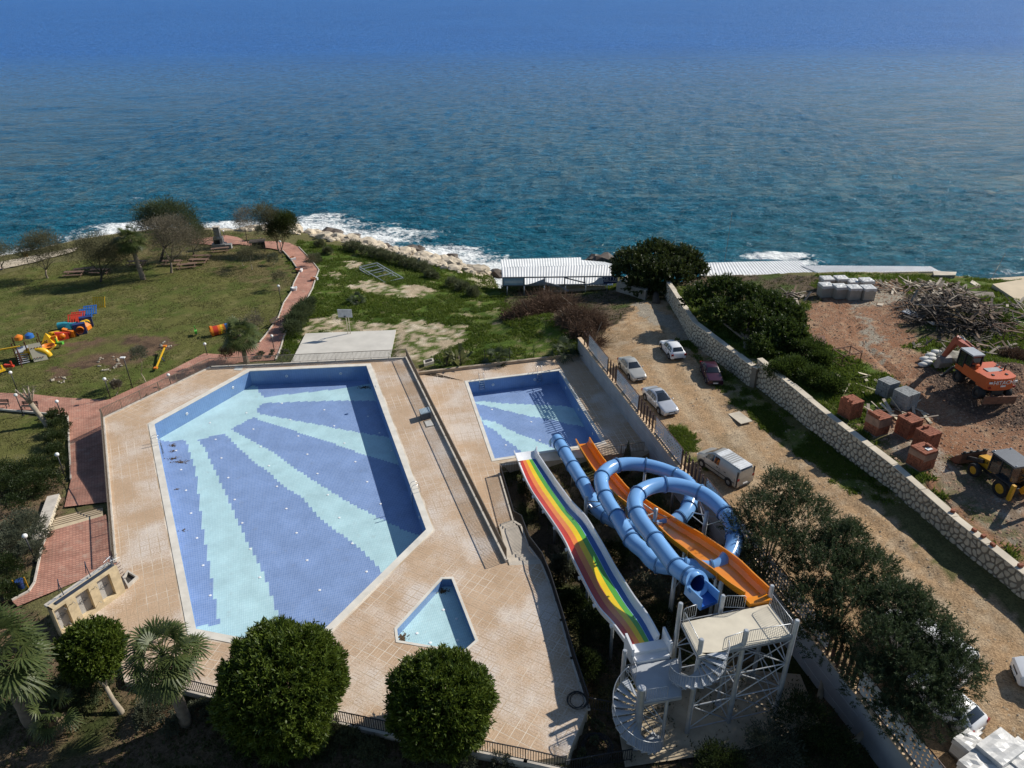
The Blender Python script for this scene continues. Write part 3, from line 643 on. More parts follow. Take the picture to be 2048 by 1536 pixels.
TDARK = tilemat('blue_pool_tile', (.165,.26,.475), (.195,.295,.52), (.36,.45,.62)); TLITE = tilemat('pale_aqua_pool_tile', (.45,.655,.675), (.49,.69,.71), (.33,.52,.57)); TWALL = tilemat('blue_wall_tile', (.115,.225,.43), (.135,.25,.47), (.23,.34,.53))
COPE = mat('coping_stone', (.66,.62,.54), .7, .15, 1.); STEEL = mat('stainless_steel', (.62,.63,.65), .28, .08, 3., metal=1.); WHITEP = mat('white_plastic', (.78,.79,.78), .4, .05)
def set_uv(me, fn):
    uv = me.uv_layers.new(name='UVMap'); V = me.vertices
    for poly_ in me.polygons:
        for li in poly_.loop_indices:
            uv.data[li].uv = fn(V[me.loops[li].vertex_index].co, poly_.normal)
def pool(label, outline, z, depth, axis, cells, is_dark, wall_split=None, cope_w=.5, lights=(), drains=(), name='swimming_pool'):
    c = sum((Vector((p[0], p[1], 0)) for p in outline), Vector())/len(outline); base = Vector((c.x, c.y, z-depth))
    t = thing(name, label, 'pool', base)
    d = Vector((axis.x, axis.y, 0)).normalized(); n = Vector((-d.y, d.x, 0)); oxy = [(p[0], p[1]) for p in outline]
    uu = [Vector((p[0], p[1], 0)).dot(d) for p in outline]; vv = [Vector((p[0], p[1], 0)).dot(n) for p in outline]
    su, sv = cells; sets = {}; zf = z-depth
    def uvf(co, nrm): 
        w = Vector((co.x+base.x, co.y+base.y, 0)); return (w.dot(d), w.dot(n))
    i0, i1 = int(math.floor(min(uu)/su)), int(math.ceil(max(uu)/su)); j0, j1 = int(math.floor(min(vv)/sv)), int(math.ceil(max(vv)/sv))
    I, J = np.meshgrid(np.arange(i0, i1), np.arange(j0, j1)); I = I.ravel(); J = J.ravel()
    cx = d.x*(I+.5)*su+n.x*(J+.5)*sv; cy = d.y*(I+.5)*su+n.y*(J+.5)*sv; dk = is_dark(cx, cy); r = math.hypot(su, sv)
    ins = inpoly(cx, cy, oxy); ed = segdist(cx, cy, outline, True)
    for i, j, x, y, D, IN, e in zip(I, J, cx, cy, dk, ins, ed):
        if not IN and e > r: continue
        q = [d*(i+a)*su+n*(j+b_)*sv for a, b_ in ((0, 0), (1, 0), (1, 1), (0, 1))]; q = [(p.x, p.y) for p in q]
        if e < r: q = clip_poly(q, oxy)
        if len(q) < 3: continue
        sets.setdefault(int(D), MB()).add([(p[0], p[1], zf) for p in q], [tuple(range(len(q)))])
    for D in sorted(sets): o = part('blue_floor_tiling' if D > 0 else 'pale_floor_tiling', sets[D], TDARK if D > 0 else TLITE, t); set_uv(o.data, uvf)
    m = len(outline); ar = sum(outline[i][0]*outline[(i+1) % m][1]-outline[(i+1) % m][0]*outline[i][1] for i in range(m)); ol = list(outline) if ar > 0 else list(outline)[::-1]
    for i in range(m):
        a, b_ = ol[i], ol[(i+1) % m]; w = MB(); w.add([(b_[0], b_[1], zf-.02), (a[0], a[1], zf-.02), (a[0], a[1], z+.0), (b_[0], b_[1], z+.0)], [(0, 1, 2, 3)])
        o = part('side_wall', w, TWALL, t); e = Vector((b_[0]-a[0], b_[1]-a[1], 0)).normalized(); set_uv(o.data, lambda co, nr: (Vector((co.x, co.y, 0)).dot(e), co.z))
    out = inset(ol, cope_w); inn = inset(ol, -.04)
    for i in range(m):
        kk = (i+1) % m; w = MB(); w.prism([(inn[i].x, inn[i].y), (inn[kk].x, inn[kk].y), (out[kk].x, out[kk].y), (out[i].x, out[i].y)], z-.05, z+.035+.001*(i % 2)); part('coping', w, COPE, t)
    for (u, v, wi) in lights:   # round lamps on the walls: photo point on wall wi (a->b)
        a, b_ = outline[wi], outline[(wi+1) % m]; p = PV(u, v, a, b_); e = Vector((b_[0]-a[0], b_[1]-a[1], 0)).normalized(); nn = Vector((-e.y, e.x, 0))
        if nn.dot(Vector((base.x, base.y, 0))-Vector((p.x, p.y, 0))) < 0: nn = -nn
        M = Matrix.Translation(p+nn*.002) @ nn.to_track_quat('Z', 'Y').to_matrix().to_4x4(); w = MB()
        w.lathe([(.15, 0), (.15, .03), (.10, .05), (.10, .03)], 16, M); l = part('pool_lamp', w, WHITEP, t, 40)
        w = MB(); w.lathe([(.098, .028), (.06, .045), (.0005, .05)], 12, M); gl = part('lens', w, mat('lamp_lens', (.35,.42,.5), .15, .05), t, True); gl.parent = l
    for (u, v) in drains:
        p = P(u, v, zf); w = MB(); w.lathe([(.10, 0), (.10, .025), (.06, .035)], 12, Matrix.Translation(p)); part('floor_inlet', w, WHITEP, t, 40)
    return t
zz = lambda l, ox, oy, s: [(ox+x*s, oy+y*s) for x, y in l]
def petal_test(pets):
    def f(x, y):
        r = np.zeros(len(x), int)
        for i, p in enumerate(pets): r[inpoly(x, y, p)] = i+1
        return r
    return f
S1 = .3418; f1 = lambda l: [P(u, v, -1.8) for u, v in zz(l, 200, 690, S1)]
pets = [f1(l) for l in (
    [(915,240),(930,272),(960,308),(1050,293),(1180,280),(1300,268),(1455,248),(1520,236),(1590,228),(1560,150),(900,150)],
    [(915,385),(950,340),(1180,331),(1330,327),(1480,326),(1620,327),(1760,330),(1760,560),(1690,540),(1560,520),(1430,497),(1300,470),(1110,435),(930,402)],
    [(765,490),(895,425),(1060,475),(1200,525),(1290,550),(1520,632),(1620,665),(1750,702),(1960,760),(2050,1170),(1890,1122),(1780,1085),(1640,1015),(1450,918),(1200,762),(1000,620),(860,545)],
    [(575,555),(725,515),(820,610),(900,682),(960,725),(1100,842),(1180,890),(1270,1000),(1440,1130),(1550,1220),(1660,1335),(1700,1400),(1500,1700),(1080,1700),(1020,1520),(960,1340),(900,1220),(860,1150),(780,970),(680,750),(610,600)],
    [(300,555),(360,557),(400,565),(505,556),(530,650),(560,740),(575,860),(590,980),(610,1130),(640,1280),(660,1420),(700,1640),(420,1640)])]
dr1 = zz([(1065,342),(1312,380),(1568,418),(857,398),(643,456),(897,493),(1113,437),(1160,533),(1370,474),(1635,515),(676,553),(710,662),(940,596),(1213,640),(1430,575),(1705,618),(445,618),(474,730),(750,777),(988,707),(1272,753),(1494,684),(503,851),(788,905),(1035,828),(1333,877),(1563,801),(532,985),(832,1042),(1090,958),(1400,1011),(1642,930),(567,1130),(880,1194),(1150,1100),(1476,1161),(603,1290),(935,1360),(1212,1260),(1560,1327),(645,1466),(1285,1435)], 200, 690, S1)
pool('large empty hexagonal pool with pale aqua rays on blue tiles', POOL1, 0., 1.8, dE, (.26, .26), petal_test(pets), lights=[(373.5,827.5,5),(465.6,775,5),(573.3,752,0),(681.5,747,0),(751,772,1),(766.5,824,1),(839,1035,1)], drains=dr1)
f2 = lambda l: [P(u, v, ZD2-1.6) for u, v in zz(l, 900, 710, .166)]
lit = [f2(l) for l in ([(250,540),(310,565),(430,558),(600,578),(850,592),(1140,605),(1400,615),(1490,640),(1720,700),(1800,930),(1620,862),(1420,830),(1240,782),(1030,750),(850,712),(600,650),(440,610),(320,595)],
                       [(330,720),(370,745),(400,780),(540,805),(700,890),(870,970),(1040,1030),(1200,1100),(1400,1180),(1300,1300),(1000,1270),(860,1165),(760,1080),(640,1000),(560,920),(430,850),(380,800)])]
tl = petal_test(lit)
_m = [P(u, v, ZD2-1.6) for u, v in zz([(320,580),(1230,700),(1700,780)], 900, 710, .166)]; _n = [P(u, v, ZD2-1.6) for u, v in zz([(350,760),(1000,1150),(1250,1250)], 900, 710, .166)]
_yb = lambda x: np.interp(x, [p.x for p in _m], [p.y for p in _m]); _yc = lambda x: np.interp(x, [p.x for p in _n], [p.y for p in _n])
pool('smaller empty rectangular pool at the foot of the slides', POOL2, ZD2, 1.6, POOL2[3]-POOL2[0], (.26, .26), lambda x, y: np.where(tl(x, y) > 0, -tl(x, y), 1+(y < _yb(x)).astype(int)+(y < _yc(x)).astype(int)), cope_w=.3,
     lights=[(986,769.5,0),(1069.5,759,0),(1131.5,776,1),(1157,819,1),(1185.5,867.5,1)], drains=zz([(505,658),(978,806),(672,1086),(1080,1028)], 900, 710, .166))
pool('small empty wading pool shaped like a clipped triangle', POOL3, 0., .75, POOL3[2]-POOL3[1], (.4, .4), lambda x, y: np.zeros(len(x), int), cope_w=.14, drains=zz([(1140,617),(1230,682),(1320,457),(1410,518),(1418,664)], 500, 1086, .293), name='wading_pool')

pad_pg = [GP(1228,1408), GP(1350,1330), GP(1600,1350), GP(1640,1450), GP(1500,1500), GP(1250,1536)]
sheet('tower_footing_slab', pad_pg, mat('footing_slab', (.44,.36,.25), .95, .3, .8), .04, 1.0, None, lambda x, y: float(TZ(x, y))+.05)
# ------------------------------------------------------------------ fences
BRONZE = mat('bronze_fence_metal', (.20,.165,.125), .5, .15, 2., metal=.3); BLACKM = mat('black_metal', (.025,.025,.027), .5, .2, 2.); GALV = mat('galvanised_steel', (.46,.48,.50), .42, .15, 2.5, metal=.55)
BROWNM = mat('brown_painted_steel', (.085,.045,.035), .55, .2, 2.)
def fence(label, pts, h=1.0, sp=.14, post=2.0, kerb=None, m=None, name='metal_railing', group=None):
    m = m or BRONZE; pts = [Vector(p) for p in pts]; t = thing(name, label, 'railing', pts[0], 0, group); base = pts[0]
    kh = kerb or 0.
    for a, b_ in zip(pts[:-1], pts[1:]):
        d = b_-a; L = d.length; dirn = d/L; up = Vector((0, 0, 1)); a1, b1 = a+up*kh, b_+up*kh
        if kerb: w = MB(); w.bar(a+up*(kh/2-.06)-dirn*.1, b_+up*(kh/2-.06)+dirn*.1, .24, kh+.12); part('kerb', w, KERB, t)
        w = MB(); w.bar(a1+up*h, b1+up*h, .055, .045); part('top_rail', w, m, t)
        w = MB(); w.bar(a1+up*.12, b1+up*.12, .035, .03); part('bottom_rail', w, m, t)
        n = max(1, round(L/post)); pm = MB(); pm.box((0, 0, h/2), (.045, .045, h)); pme = new_mesh('post', pm, m)
        for i in range(n+1): inst('post', pme, t, a1+d*(i/n)-base, math.atan2(d.y, d.x))
        nb = int(L/sp); bm_ = MB(); bm_.box((0, 0, (h+.1)/2), (.034, .034, h-.12)); bme = new_mesh('baluster', bm_, m)
        for i in range(1, nb): inst('baluster', bme, t, a1+d*(i/nb)-base, math.atan2(d.y, d.x))
    return t
DK = lambda i: Vector((DECK1[i].x, DECK1[i].y, 0))
fence('bronze railing on kerb along the diagonal deck edge beside the red brick path', [DK(0), DK(1)], kerb=.12)
fence('bronze railing on kerb between the big pool and the basketball court', [DK(1), DK(2)], kerb=.12)
fence('long bronze railing on kerb dividing the two pool decks', [DK(2), DK(3)], kerb=.25)
fence('bronze railing on cream kerb along the left deck edge above the brick path', [DK(0)+Vector((.1, 0, 0)), P(231, 1126, 0)], kerb=.18)
F2, F3, F4 = P(1043, 1052, -.5), P(1058, 1093, -.5), P(1084, 1128, 0)
fence('dark stepped railing beside the concrete stairs above the slide garden', [F0, F1, F2, F3, F4, P(1100,1167,0), P(1123,1241,0), P(1144,1317,0), P(1176,1416,0)], kerb=.06, m=BLACKM)
fence('dark railing on pale kerb along the front deck edge by the round trees', [P(375,1384,0), P(434,1399,0), P(638,1440,0), P(778,1470,0), P(951,1505,0), P(1051,1525,0), P(1130,1543,0)], kerb=.16, m=BLACKM)
fence('short dark railing from the deck corner to the spiral stairs', [P(1176,1418,0), P(1226,1428,-.4)], m=BLACKM)
fence('dark railing at the foot of the spiral stairs beside the cable coil', [P(1130,1545,-.4), P(1190,1534,-.9), P(1262,1521,-1.4)], m=BLACKM)
fence('short bronze railing on the pool edge left of the rainbow slide', [F0, P(1042, 942, ZD2)], h=1.05)
fence('bronze railing on the pool edge between the orange slide and the boundary wall', [P(1196, 916, ZD2), P(1287, 903, ZD2)], h=1.05)
t = thing('wire_fence', 'low wire fence on black posts along the far edge of the slide pool deck', 'fence', P(838, 746, ZD2))
kb = MB(); kb.bar(P(834, 748, ZD2+.1), P(1155, 710.5, ZD2+.1), .3, .5); part('kerb', kb, mat('rough_kerb', (.40,.32,.23), .95, .25, 1.5), t)
pp = [P(870.6, 741, ZD2), P(921, 735, ZD2), P(970, 730, ZD2), P(1019, 725, ZD2), P(1067.7, 719, ZD2), P(1115.6, 714, ZD2), P(1153, 709, ZD2)]
for p in pp: w = MB(); w.box((p.x, p.y, p.z+.95), (.06, .06, 1.9)); part('post', w, BLACKM, t)
for zz_ in (.5, .9, 1.3, 1.7): w = MB(); w.tube([p+Vector((0, .03, zz_)) for p in pp], .008, 4); part('wire', w, BLACKM, t)
# ------------------------------------------------------------------ concrete stairs between the decks
STEPM = mat('step_concrete', (.50,.44,.36), .9, .15, 1.5); STEPB = mat('cream_step_stone', (.55,.44,.29), .85, .12, 2.)
dd = (E1-E0).normalized(); L0 = P(996, 1052, ZD2)+Vector((.05, 0, 0)); L1 = E1+dd*.45+Vector((.08, 0, 0)); R0 = Vector((F1.x-.1, F1.y, 0)); R1 = Vector((DECK1[5].x-.12, DECK1[5].y, 0))
t = thing('concrete_stairs', 'pale concrete stairs with a landing between the two pool decks', 'stairs', L0)
fr = [(.0, .09, -.833), (.09, .18, -.667), (.18, .27, -.5), (.27, .74, -.5), (.74, .83, -.333), (.83, .92, -.167), (.92, 1.02, -.006)]
for a, c, z in fr:
    w = MB(); l0, l1, r0, r1 = L0.lerp(L1, a), L0.lerp(L1, c), R0.lerp(R1, a), R0.lerp(R1, c); w.prism([(l0.x, l0.y), (l1.x, l1.y), (r1.x, r1.y), (r0.x, r0.y)], -2.6, z); part('landing' if c-a > .3 else 'step', w, STEPM, t)
# timber-coloured steps from the brick path up to the lower paving
t = thing('path_steps', 'cream stone steps climbing from the red brick path to the lower paving', 'stairs', P(160, 1030, -1))
A0, A1, B0, B1 = P(127, 1017, -1.75), P(207.5, 999, -1.75), P(98, 1064, 0), P(206, 1034, 0)
n = 10
for i in range(n):
    a, c = i/n, (i+1)/n; w = MB(); q = [A0.lerp(B0, a), A1.lerp(B1, a), A1.lerp(B1, c), A0.lerp(B0, c)]; w.prism([(p.x, p.y) for p in q], -2.6, -1.75+1.8*(i+1)/n); part('step', w, STEPB, t); nz_ = -1.75+1.8*(i+1)/n; w = MB(); w.bar((q[0].x, q[0].y, nz_+.006), (q[1].x, q[1].y, nz_+.006), .09, .02); part('nosing', w, mat('step_nosing', (.16,.11,.07), .8), t)
STONE = mat('wall_stone', (.58,.50,.375), .9, .28, 1.2, bump=.4, bscale=14); MORTAR = mat('wall_mortar', (.205,.175,.135), .95, .2, 1.)
def stone_face(t, a, b_, za0, zb0, za1, zb1, size, nobj, seed=1, depth=.05, key=None, side=1):
    """irregular stones on the upright face a->b (stones stand proud of the mortar)"""
    rr = random.Random(seed); a = Vector((a[0], a[1], 0)); b_ = Vector((b_[0], b_[1], 0)); L = (b_-a).length; d = (b_-a)/L; nrm = Vector((-d.y, d.x, 0))*side
    H0 = min(za0, zb0); H1 = max(za1, zb1); pts = []
    ny_ = max(1, int((H1-H0)/(size*.8)))
    for j in range(-1, ny_+2):
        for i in range(-1, int(L/size)+2): pts.append(((i+.5+(j % 2)*.5+rr.uniform(-.42, .42))*size, H0+(j+.5+rr.uniform(-.40, .40))*(H1-H0)/ny_))
    out = []
    frame = lambda: [(0.02, za0), (L-.02, zb0), (L-.02, zb1-.02), (0.02, za1-.02)]
    for k_, p in enumerate(pts):
        if p[0] < -size or p[0] > L+size: continue
        poly_ = [(p[0]-size, p[1]-size), (p[0]+size, p[1]-size), (p[0]+size, p[1]+size), (p[0]-size, p[1]+size)]
        for q in pts:
            dx, dy = q[0]-p[0], q[1]-p[1]; D = dx*dx+dy*dy
            if 1e-9 < D < (size*2.3)**2:
                mx, my = (p[0]+q[0])/2, (p[1]+q[1])/2; ln = math.sqrt(D); g = size*.115; res = []
                for i in range(len(poly_)):
                    u, v = poly_[i], poly_[(i+1) % len(poly_)]; su = ((u[0]-mx)*dx+(u[1]-my)*dy)/ln+g; sv = ((v[0]-mx)*dx+(v[1]-my)*dy)/ln+g
                    if su <= 0: res.append(u)
                    if (su < 0) != (sv < 0): tt = su/(su-sv); res.append((u[0]+tt*(v[0]-u[0]), u[1]+tt*(v[1]-u[1])))
                poly_ = res
                if len(poly_) < 3: break
        if len(poly_) < 3: continue
        poly_ = clip_poly(poly_, frame())
        if len(poly_) < 3: continue
        pl = []
        for i in range(len(poly_)):
            u, v = poly_[i], poly_[(i+1) % len(poly_)]; pl += [(u[0]*.72+v[0]*.28, u[1]*.72+v[1]*.28), (u[0]*.28+v[0]*.72, u[1]*.28+v[1]*.72)]
        ar = abs(sum(pl[i][0]*pl[(i+1) % len(pl)][1]-pl[(i+1) % len(pl)][0]*pl[i][1] for i in range(len(pl))))/2
        if ar < size*size*.06: continue
        cx = sum(q[0] for q in pl)/len(pl); cy = sum(q[1] for q in pl)/len(pl); dp = depth*rr.uniform(.5, 1.2); n = len(pl)
        vs = [a+d*q[0]+nrm*.004+Vector((0, 0, q[1])) for q in pl]+[a+d*(cx+(q[0]-cx)*.84)+nrm*dp+Vector((0, 0, cy+(q[1]-cy)*.84)) for q in pl]
        fs = [tuple(n+i for i in range(n))]+[(i, (i+1) % n, n+(i+1) % n, n+i) for i in range(n)]
        if side < 0: fs = [f[::-1] for f in fs]
        fs = [f[::-1] for f in fs]
        c = a+d*cx; out.append((c.length, vs, fs))
    return out
def emit_stones(t, out, nobj, m=STONE):
    out.sort(key=lambda s: s[0]); rest = MB()
    for i, (L, vs, fs) in enumerate(out):
        if i < nobj: w = MB(); w.add(vs, fs); part('stone', w, m, t)
        else: rest.add(vs, fs)
    if rest.f: part('stones', rest, m, t, kind='stuff')
# flank wall of the path steps
t = thing('flank_wall', 'sloping cream stone flank wall beside the path steps', 'wall', P(110, 1040, -1))
fa, fb_ = P(120, 992, -1.0), P(88, 1078, .25); nrm = Vector((-(fb_-fa).y, (fb_-fa).x, 0)).normalized()
if nrm.x > 0: nrm = -nrm
w = MB(); w.prism([(fa.x, fa.y), (fb_.x, fb_.y), (fb_.x+nrm.x*.9, fb_.y+nrm.y*.9), (fa.x+nrm.x*.9, fa.y+nrm.y*.9)], [-2.5]*4, [-.75, .35, .35, -.75]); part('wall_core', w, KERB, t)
e_ = (fb_-fa); sd = 1 if Vector((-e_.y, e_.x, 0)).dot(nrm) < 0 else -1
emit_stones(t, stone_face(t, fa, fb_, -2.1, -.0, -.8, .3, .38, 300, 5, .05, side=sd), 200, mat('cream_stone', (.60,.52,.38), .9, .2, 2.))
# ------------------------------------------------------------------ stone wall between road and building lot
t = thing('stone_wall', 'long rubble stone wall with pale cap between the dirt road and the building lot', 'wall', SWxy[0])
allst = []
CAPM = mat('wall_cap_render', (.58,.51,.40), .9, .25, .6)
for i in range(len(SW)-1):
    a, b_ = SWxy[i], SWxy[i+1]; d = (b_-a).normalized(); nr = Vector((d.y, -d.x, 0))
    if nr.x < 0: nr = -nr
    za, zb = SW[i][1], SW[i+1][1]
    if i == 0: za = 1.2
    if i == 2: zb = SW[2][1]
    ga, gb = float(T0(a.x, a.y))-.5, float(T0(b_.x, b_.y))-.5
    w = MB(); w.prism([(a.x, a.y), (b_.x, b_.y), (b_.x+nr.x*.5, b_.y+nr.y*.5), (a.x+nr.x*.5, a.y+nr.y*.5)], [ga-1, gb-1, gb-1, ga-1], [za-.06, zb-.06, zb-.06, za-.06]); part('wall_core', w, MORTAR, t)
    sd = 1 if Vector((-d.y, d.x, 0)).x < 0 else -1
    allst += stone_face(t, a, b_, ga+.3, gb+.3, za-.05, zb-.05, .52, 300, 20+i, .075, side=sd)
    nseg = max(1, int((b_-a).length/2.4))
    for s_ in range(nseg):
        p, q = a.lerp(b_, s_/nseg), a.lerp(b_, (s_+.985)/nseg); z0, z1 = za+(zb-za)*s_/nseg, za+(zb-za)*(s_+1)/nseg; o_ = -nr*.05; wd = .56+.05*math.sin(s_*2.3+i)
        w = MB(); w.prism([(p.x+o_.x, p.y+o_.y), (q.x+o_.x, q.y+o_.y), (q.x+nr.x*wd, q.y+nr.y*wd), (p.x+nr.x*wd, p.y+nr.y*wd)], [z0-.06, z1-.06, z1-.06, z0-.06], [z0+.02, z1+.02, z1+.02, z0+.02]); part('cap', w, CAPM, t)
emit_stones(t, allst, 300)
# loose red bricks left on the wall cap
rb = MB(); rb.box((0, 0, .1), (.22, .3, .2)); RBRICK = mat('hollow_red_brick', (.27,.088,.045), .85, .3, 2.5); rbm = new_mesh('loose_brick', rb, RBRICK)
for (u, v, lb) in ((1905,1024,'lone red brick lying on the wall cap nearest the yellow digger'),(1948,1062,'red brick on the wall cap, first of a row of three'),(1966,1074,'red brick on the wall cap, middle of a row of three'),(1985,1091,'red brick on the wall cap, last of a row of three'),(2040,1133,'red brick on the wall cap close to the right photo edge')):
    p = P(u, v, 3.34); tag(inst('loose_brick', rbm, None, p, random.uniform(0, 3)), lb, 'brick', 'loose bricks on the stone wall')
# ------------------------------------------------------------------ boundary wall of the slide pool with its screens
Wz = 1.15; t = thing('boundary_wall', 'grey boundary wall with tan coping between the slide pool and the dirt road', 'wall', wall_at(0))
for s_ in range(17):
    a, b_ = wall_at(s_*4), wall_at(s_*4+4); w = MB(); w.prism([(p.x, p.y) for p in (a, b_, b_+WN*.3, a+WN*.3)], -4., Wz-.1); part('wall_bay', w, GREYW, t)
TANC = mat('tan_coping', (.60,.43,.27), .8, .15, 1.)
for s_ in range(34):
    a, b_ = wall_at(s_*2, -.06), wall_at(s_*2+1.97, -.06); w = MB(); w.prism([(p.x, p.y) for p in (a, b_, b_+WN*.46, a+WN*.46)], Wz-.1, Wz); part('coping', w, TANC, t)
for off, z0 in ((-.012, .55), (-.012, -.4)):
    w = MB(); w.tube([wall_at(.5+s_*2, off)+Vector((0, 0, z0-.12*math.sin(s_*1.7)-s_*.03)) for s_ in range(26)], .012, 5); part('cable', w, mat('grey_cable', (.5,.5,.5), .6), t)
PANELM = mat('perforated_panel_paint', (.50,.51,.52), .55, .08, 1.)
def perf_panel(label, t0, t1, seed, h=1.75, off=.2):
    rr = random.Random(seed); base = wall_at(t0, off)+Vector((0, 0, Wz)); o = thing('perforated_screen', label, 'screen', base, 0, 'perforated screens on the boundary wall'); L = t1-t0
    b = MB(); cs = .29; nx_ = int(L/cs); nz_ = int(h/cs)
    sx = L/nx_; sz = h/nz_
    for i in range(nx_):
        for j in range(nz_):
            c = wall_at(t0+(i+.5)*sx, off)+Vector((0, 0, Wz+(j+.5)*sz)); jx_, jz_ = rr.uniform(-.035, .035), rr.uniform(-.06, .06)*(sz > .2); q = [(-sx/2, -sz/2), (0, -sz/2), (sx/2, -sz/2), (sx/2, 0), (sx/2, sz/2), (0, sz/2), (-sx/2, sz/2), (-sx/2, 0)]
            pt = lambda x, z: c+WD*x+Vector((0, 0, z))
            if vn(np.array([i*.45+seed*7]), np.array([j*.5]), 3)[0] > .22 and rr.random() < .92:
                an = rr.choice((.7, -.7, 1.3, .2))+rr.uniform(-.3, .3); ra, rb_ = .135*rr.uniform(.8, 1.05), .066*rr.uniform(.8, 1.2); ih = []
                for (x, z) in q:
                    th = math.atan2(z, x)-an; r = ra*rb_/math.hypot(rb_*math.cos(th), ra*math.sin(th)); ih.append((.86*r*math.cos(th+an)+jx_*.5, .86*r*math.sin(th+an)+jz_*.4))
                b.add([pt(*x) for x in q]+[pt(*x) for x in ih], [(k_, (k_+1) % 8, 8+(k_+1) % 8, 8+k_) for k_ in range(8)])
            else: b.add([pt(*q[0]), pt(*q[2]), pt(*q[4]), pt(*q[6])], [(0, 1, 2, 3)])
    part('perforated_panel', b, PANELM, o)
    fm = MB(); z = Vector((0, 0, 1))
    for a, c in ((wall_at(t0, off)+z*(Wz+h), wall_at(t1, off)+z*(Wz+h)), (wall_at(t0, off)+z*(Wz+.03), wall_at(t1, off)+z*(Wz+.03)), (wall_at(t0, off)+z*Wz, wall_at(t0, off)+z*(Wz+h)), (wall_at(t1, off)+z*Wz, wall_at(t1, off)+z*(Wz+h))): fm.bar(a, c, .05)
    part('screen_frame', fm, BROWNM, o)
def slats(label, t0, t1, n, h=1.85):
    base = wall_at(t0, .15)+Vector((0, 0, Wz)); o = thing('slat_screen', label, 'screen', base, 0, 'brown slat screens on the boundary wall'); rr = random.Random(int(t0*10))
    for i in range(n):
        p = wall_at(t0+(t1-t0)*(i+.5)/n, .05+.14*(i % 2)); w = MB(); hh = h*rr.uniform(.88, 1.08); w.box((p.x, p.y, Wz+hh/2), (.125, .09, hh), math.atan2(WD.y, WD.x)); part('slat', w, BROWNM, o)
    for zz_ in (.35, 1.35): w = MB(); w.bar(wall_at(t0, .24)+Vector((0, 0, Wz+zz_)), wall_at(t1, .24)+Vector((0, 0, Wz+zz_)), .04); part('cross_rail', w, BROWNM, o)
def tw(u, v): return on_wall(P(u, v, Wz))
g = [(tw(1166,688), tw(1172,697)), (tw(1208,748), tw(1224,768)), (tw(1267,826), tw(1297,866)), (tw(1352,936), tw(1397,992)), (47., 49.6), (57, 59.6)]
print('slat groups', [(round(a, 1), round(c, 1)) for a, c in g], 'wall base', W0, WD)
for (a, c), lb, n in zip(g, ('single brown post pair at the far end of the boundary wall', 'narrow brown slat screen beside the front of the silver saloon', 'brown slat screen beside the saloon with the sunroof', 'broad brown slat screen beside the silver van', 'brown slat screen hidden behind the dark trees', 'brown slat screen on the wall nearest the camera'), (2, 6, 11, 13, 11, 11)): slats(lb, a, c, n)
ends = [(g[0][1]+.1, g[1][0]-.1), (g[1][1]+.1, g[2][0]-.1), (g[2][1]+.1, g[3][0]-.1), (g[3][1]+.1, g[4][0]-.1), (g[4][1]+.1, g[5][0]-.1), (g[5][1]+.1, 67.)]
for i, ((a, c), lb) in enumerate(zip(ends, ('grey leaf-perforated screen at the far end of the boundary wall', 'grey perforated screen between the two narrow slat screens', 'grey perforated screen in front of the saloon and weeds', 'grey perforated screen beside the van, running behind the dark trees', 'grey perforated screen behind the last dark trees', 'grey perforated screen nearest the bottom right corner'))): perf_panel(lb, a, c, i+1)
# ------------------------------------------------------------------ shower wall
CREAMS = mat('cream_travertine', (.60,.48,.30), .8, .22, 2.2); NICHE = mat('grey_niche_panel', (.40,.39,.37), .7, .1, 1.); DGREY = mat('dark_gutter', (.035,.045,.065), .5, .2, 1.)
sa, sb = P(129, 1272, 0), P(252, 1183, 0); sd_ = (sb-sa); sl = sd_.length; su = sd_/sl; sn = Vector((su.y, -su.x, 0)); sn = sn if sn.y < 0 else -sn   # sn faces the camera
SH = .5*(top_z(sb, 1128.7)+top_z(sa, 1221)); print('shower wall', sl, SH)
t = thing('shower_wall', 'cream stone shower wall with three grey niches at the left deck edge', 'wall', sa)
nich = []
for q in ([(355,915),(580,775),(765,1160),(540,1320)], [(745,660),(965,520),(1135,905),(915,1060)], [(1115,425),(1330,290),(1490,670),(1275,825)]):
    w3 = [PV(60+x*.1172, 1110+y*.1172, sa, sb) for x, y in q]; us = [(p-sa).dot(su) for p in w3]; nich.append(((us[0]+us[3])/2, (us[1]+us[2])/2, (w3[2].z+w3[3].z)/2, (w3[0].z+w3[1].z)/2))
print('niches', nich)
DPT = .55
def sblock(u0, u1, z0, z1, y0=0., y1=DPT, nm='wall_block', m=CREAMS):
    a, b_ = sa+su*u0-sn*y0, sa+su*u1-sn*y0; w = MB(); w.prism([(p.x, p.y) for p in (a, b_, b_-sn*(y1-y0), a-sn*(y1-y0))], z0, z1); return part(nm, w, m, t)
ue = [0.]+[x for n_ in nich for x in n_[:2]]+[sl]
nz0 = max(.12, sum(n_[2] for n_ in nich)/3); nz1 = min(SH-.2, sum(n_[3] for n_ in nich)/3)
for i in range(0, 8, 2): sblock(ue[i], ue[i+1], -.3, SH)
for n_ in nich: sblock(n_[0], n_[1], nz1, SH, .001); sblock(n_[0], n_[1], -.3, nz0, .001); sblock(n_[0], n_[1], nz0, nz1, .32, DPT-.01, 'niche_panel', NICHE)
sblock(.35, sl-.05, SH, SH+.07, .16, .42, 'gutter', DGREY); sblock(.0, sl, SH-.3, SH-.1, DPT, DPT+.5, 'rear_ledge', KERB)
INK = mat('emblem_ink', (.15,.15,.15), .6)
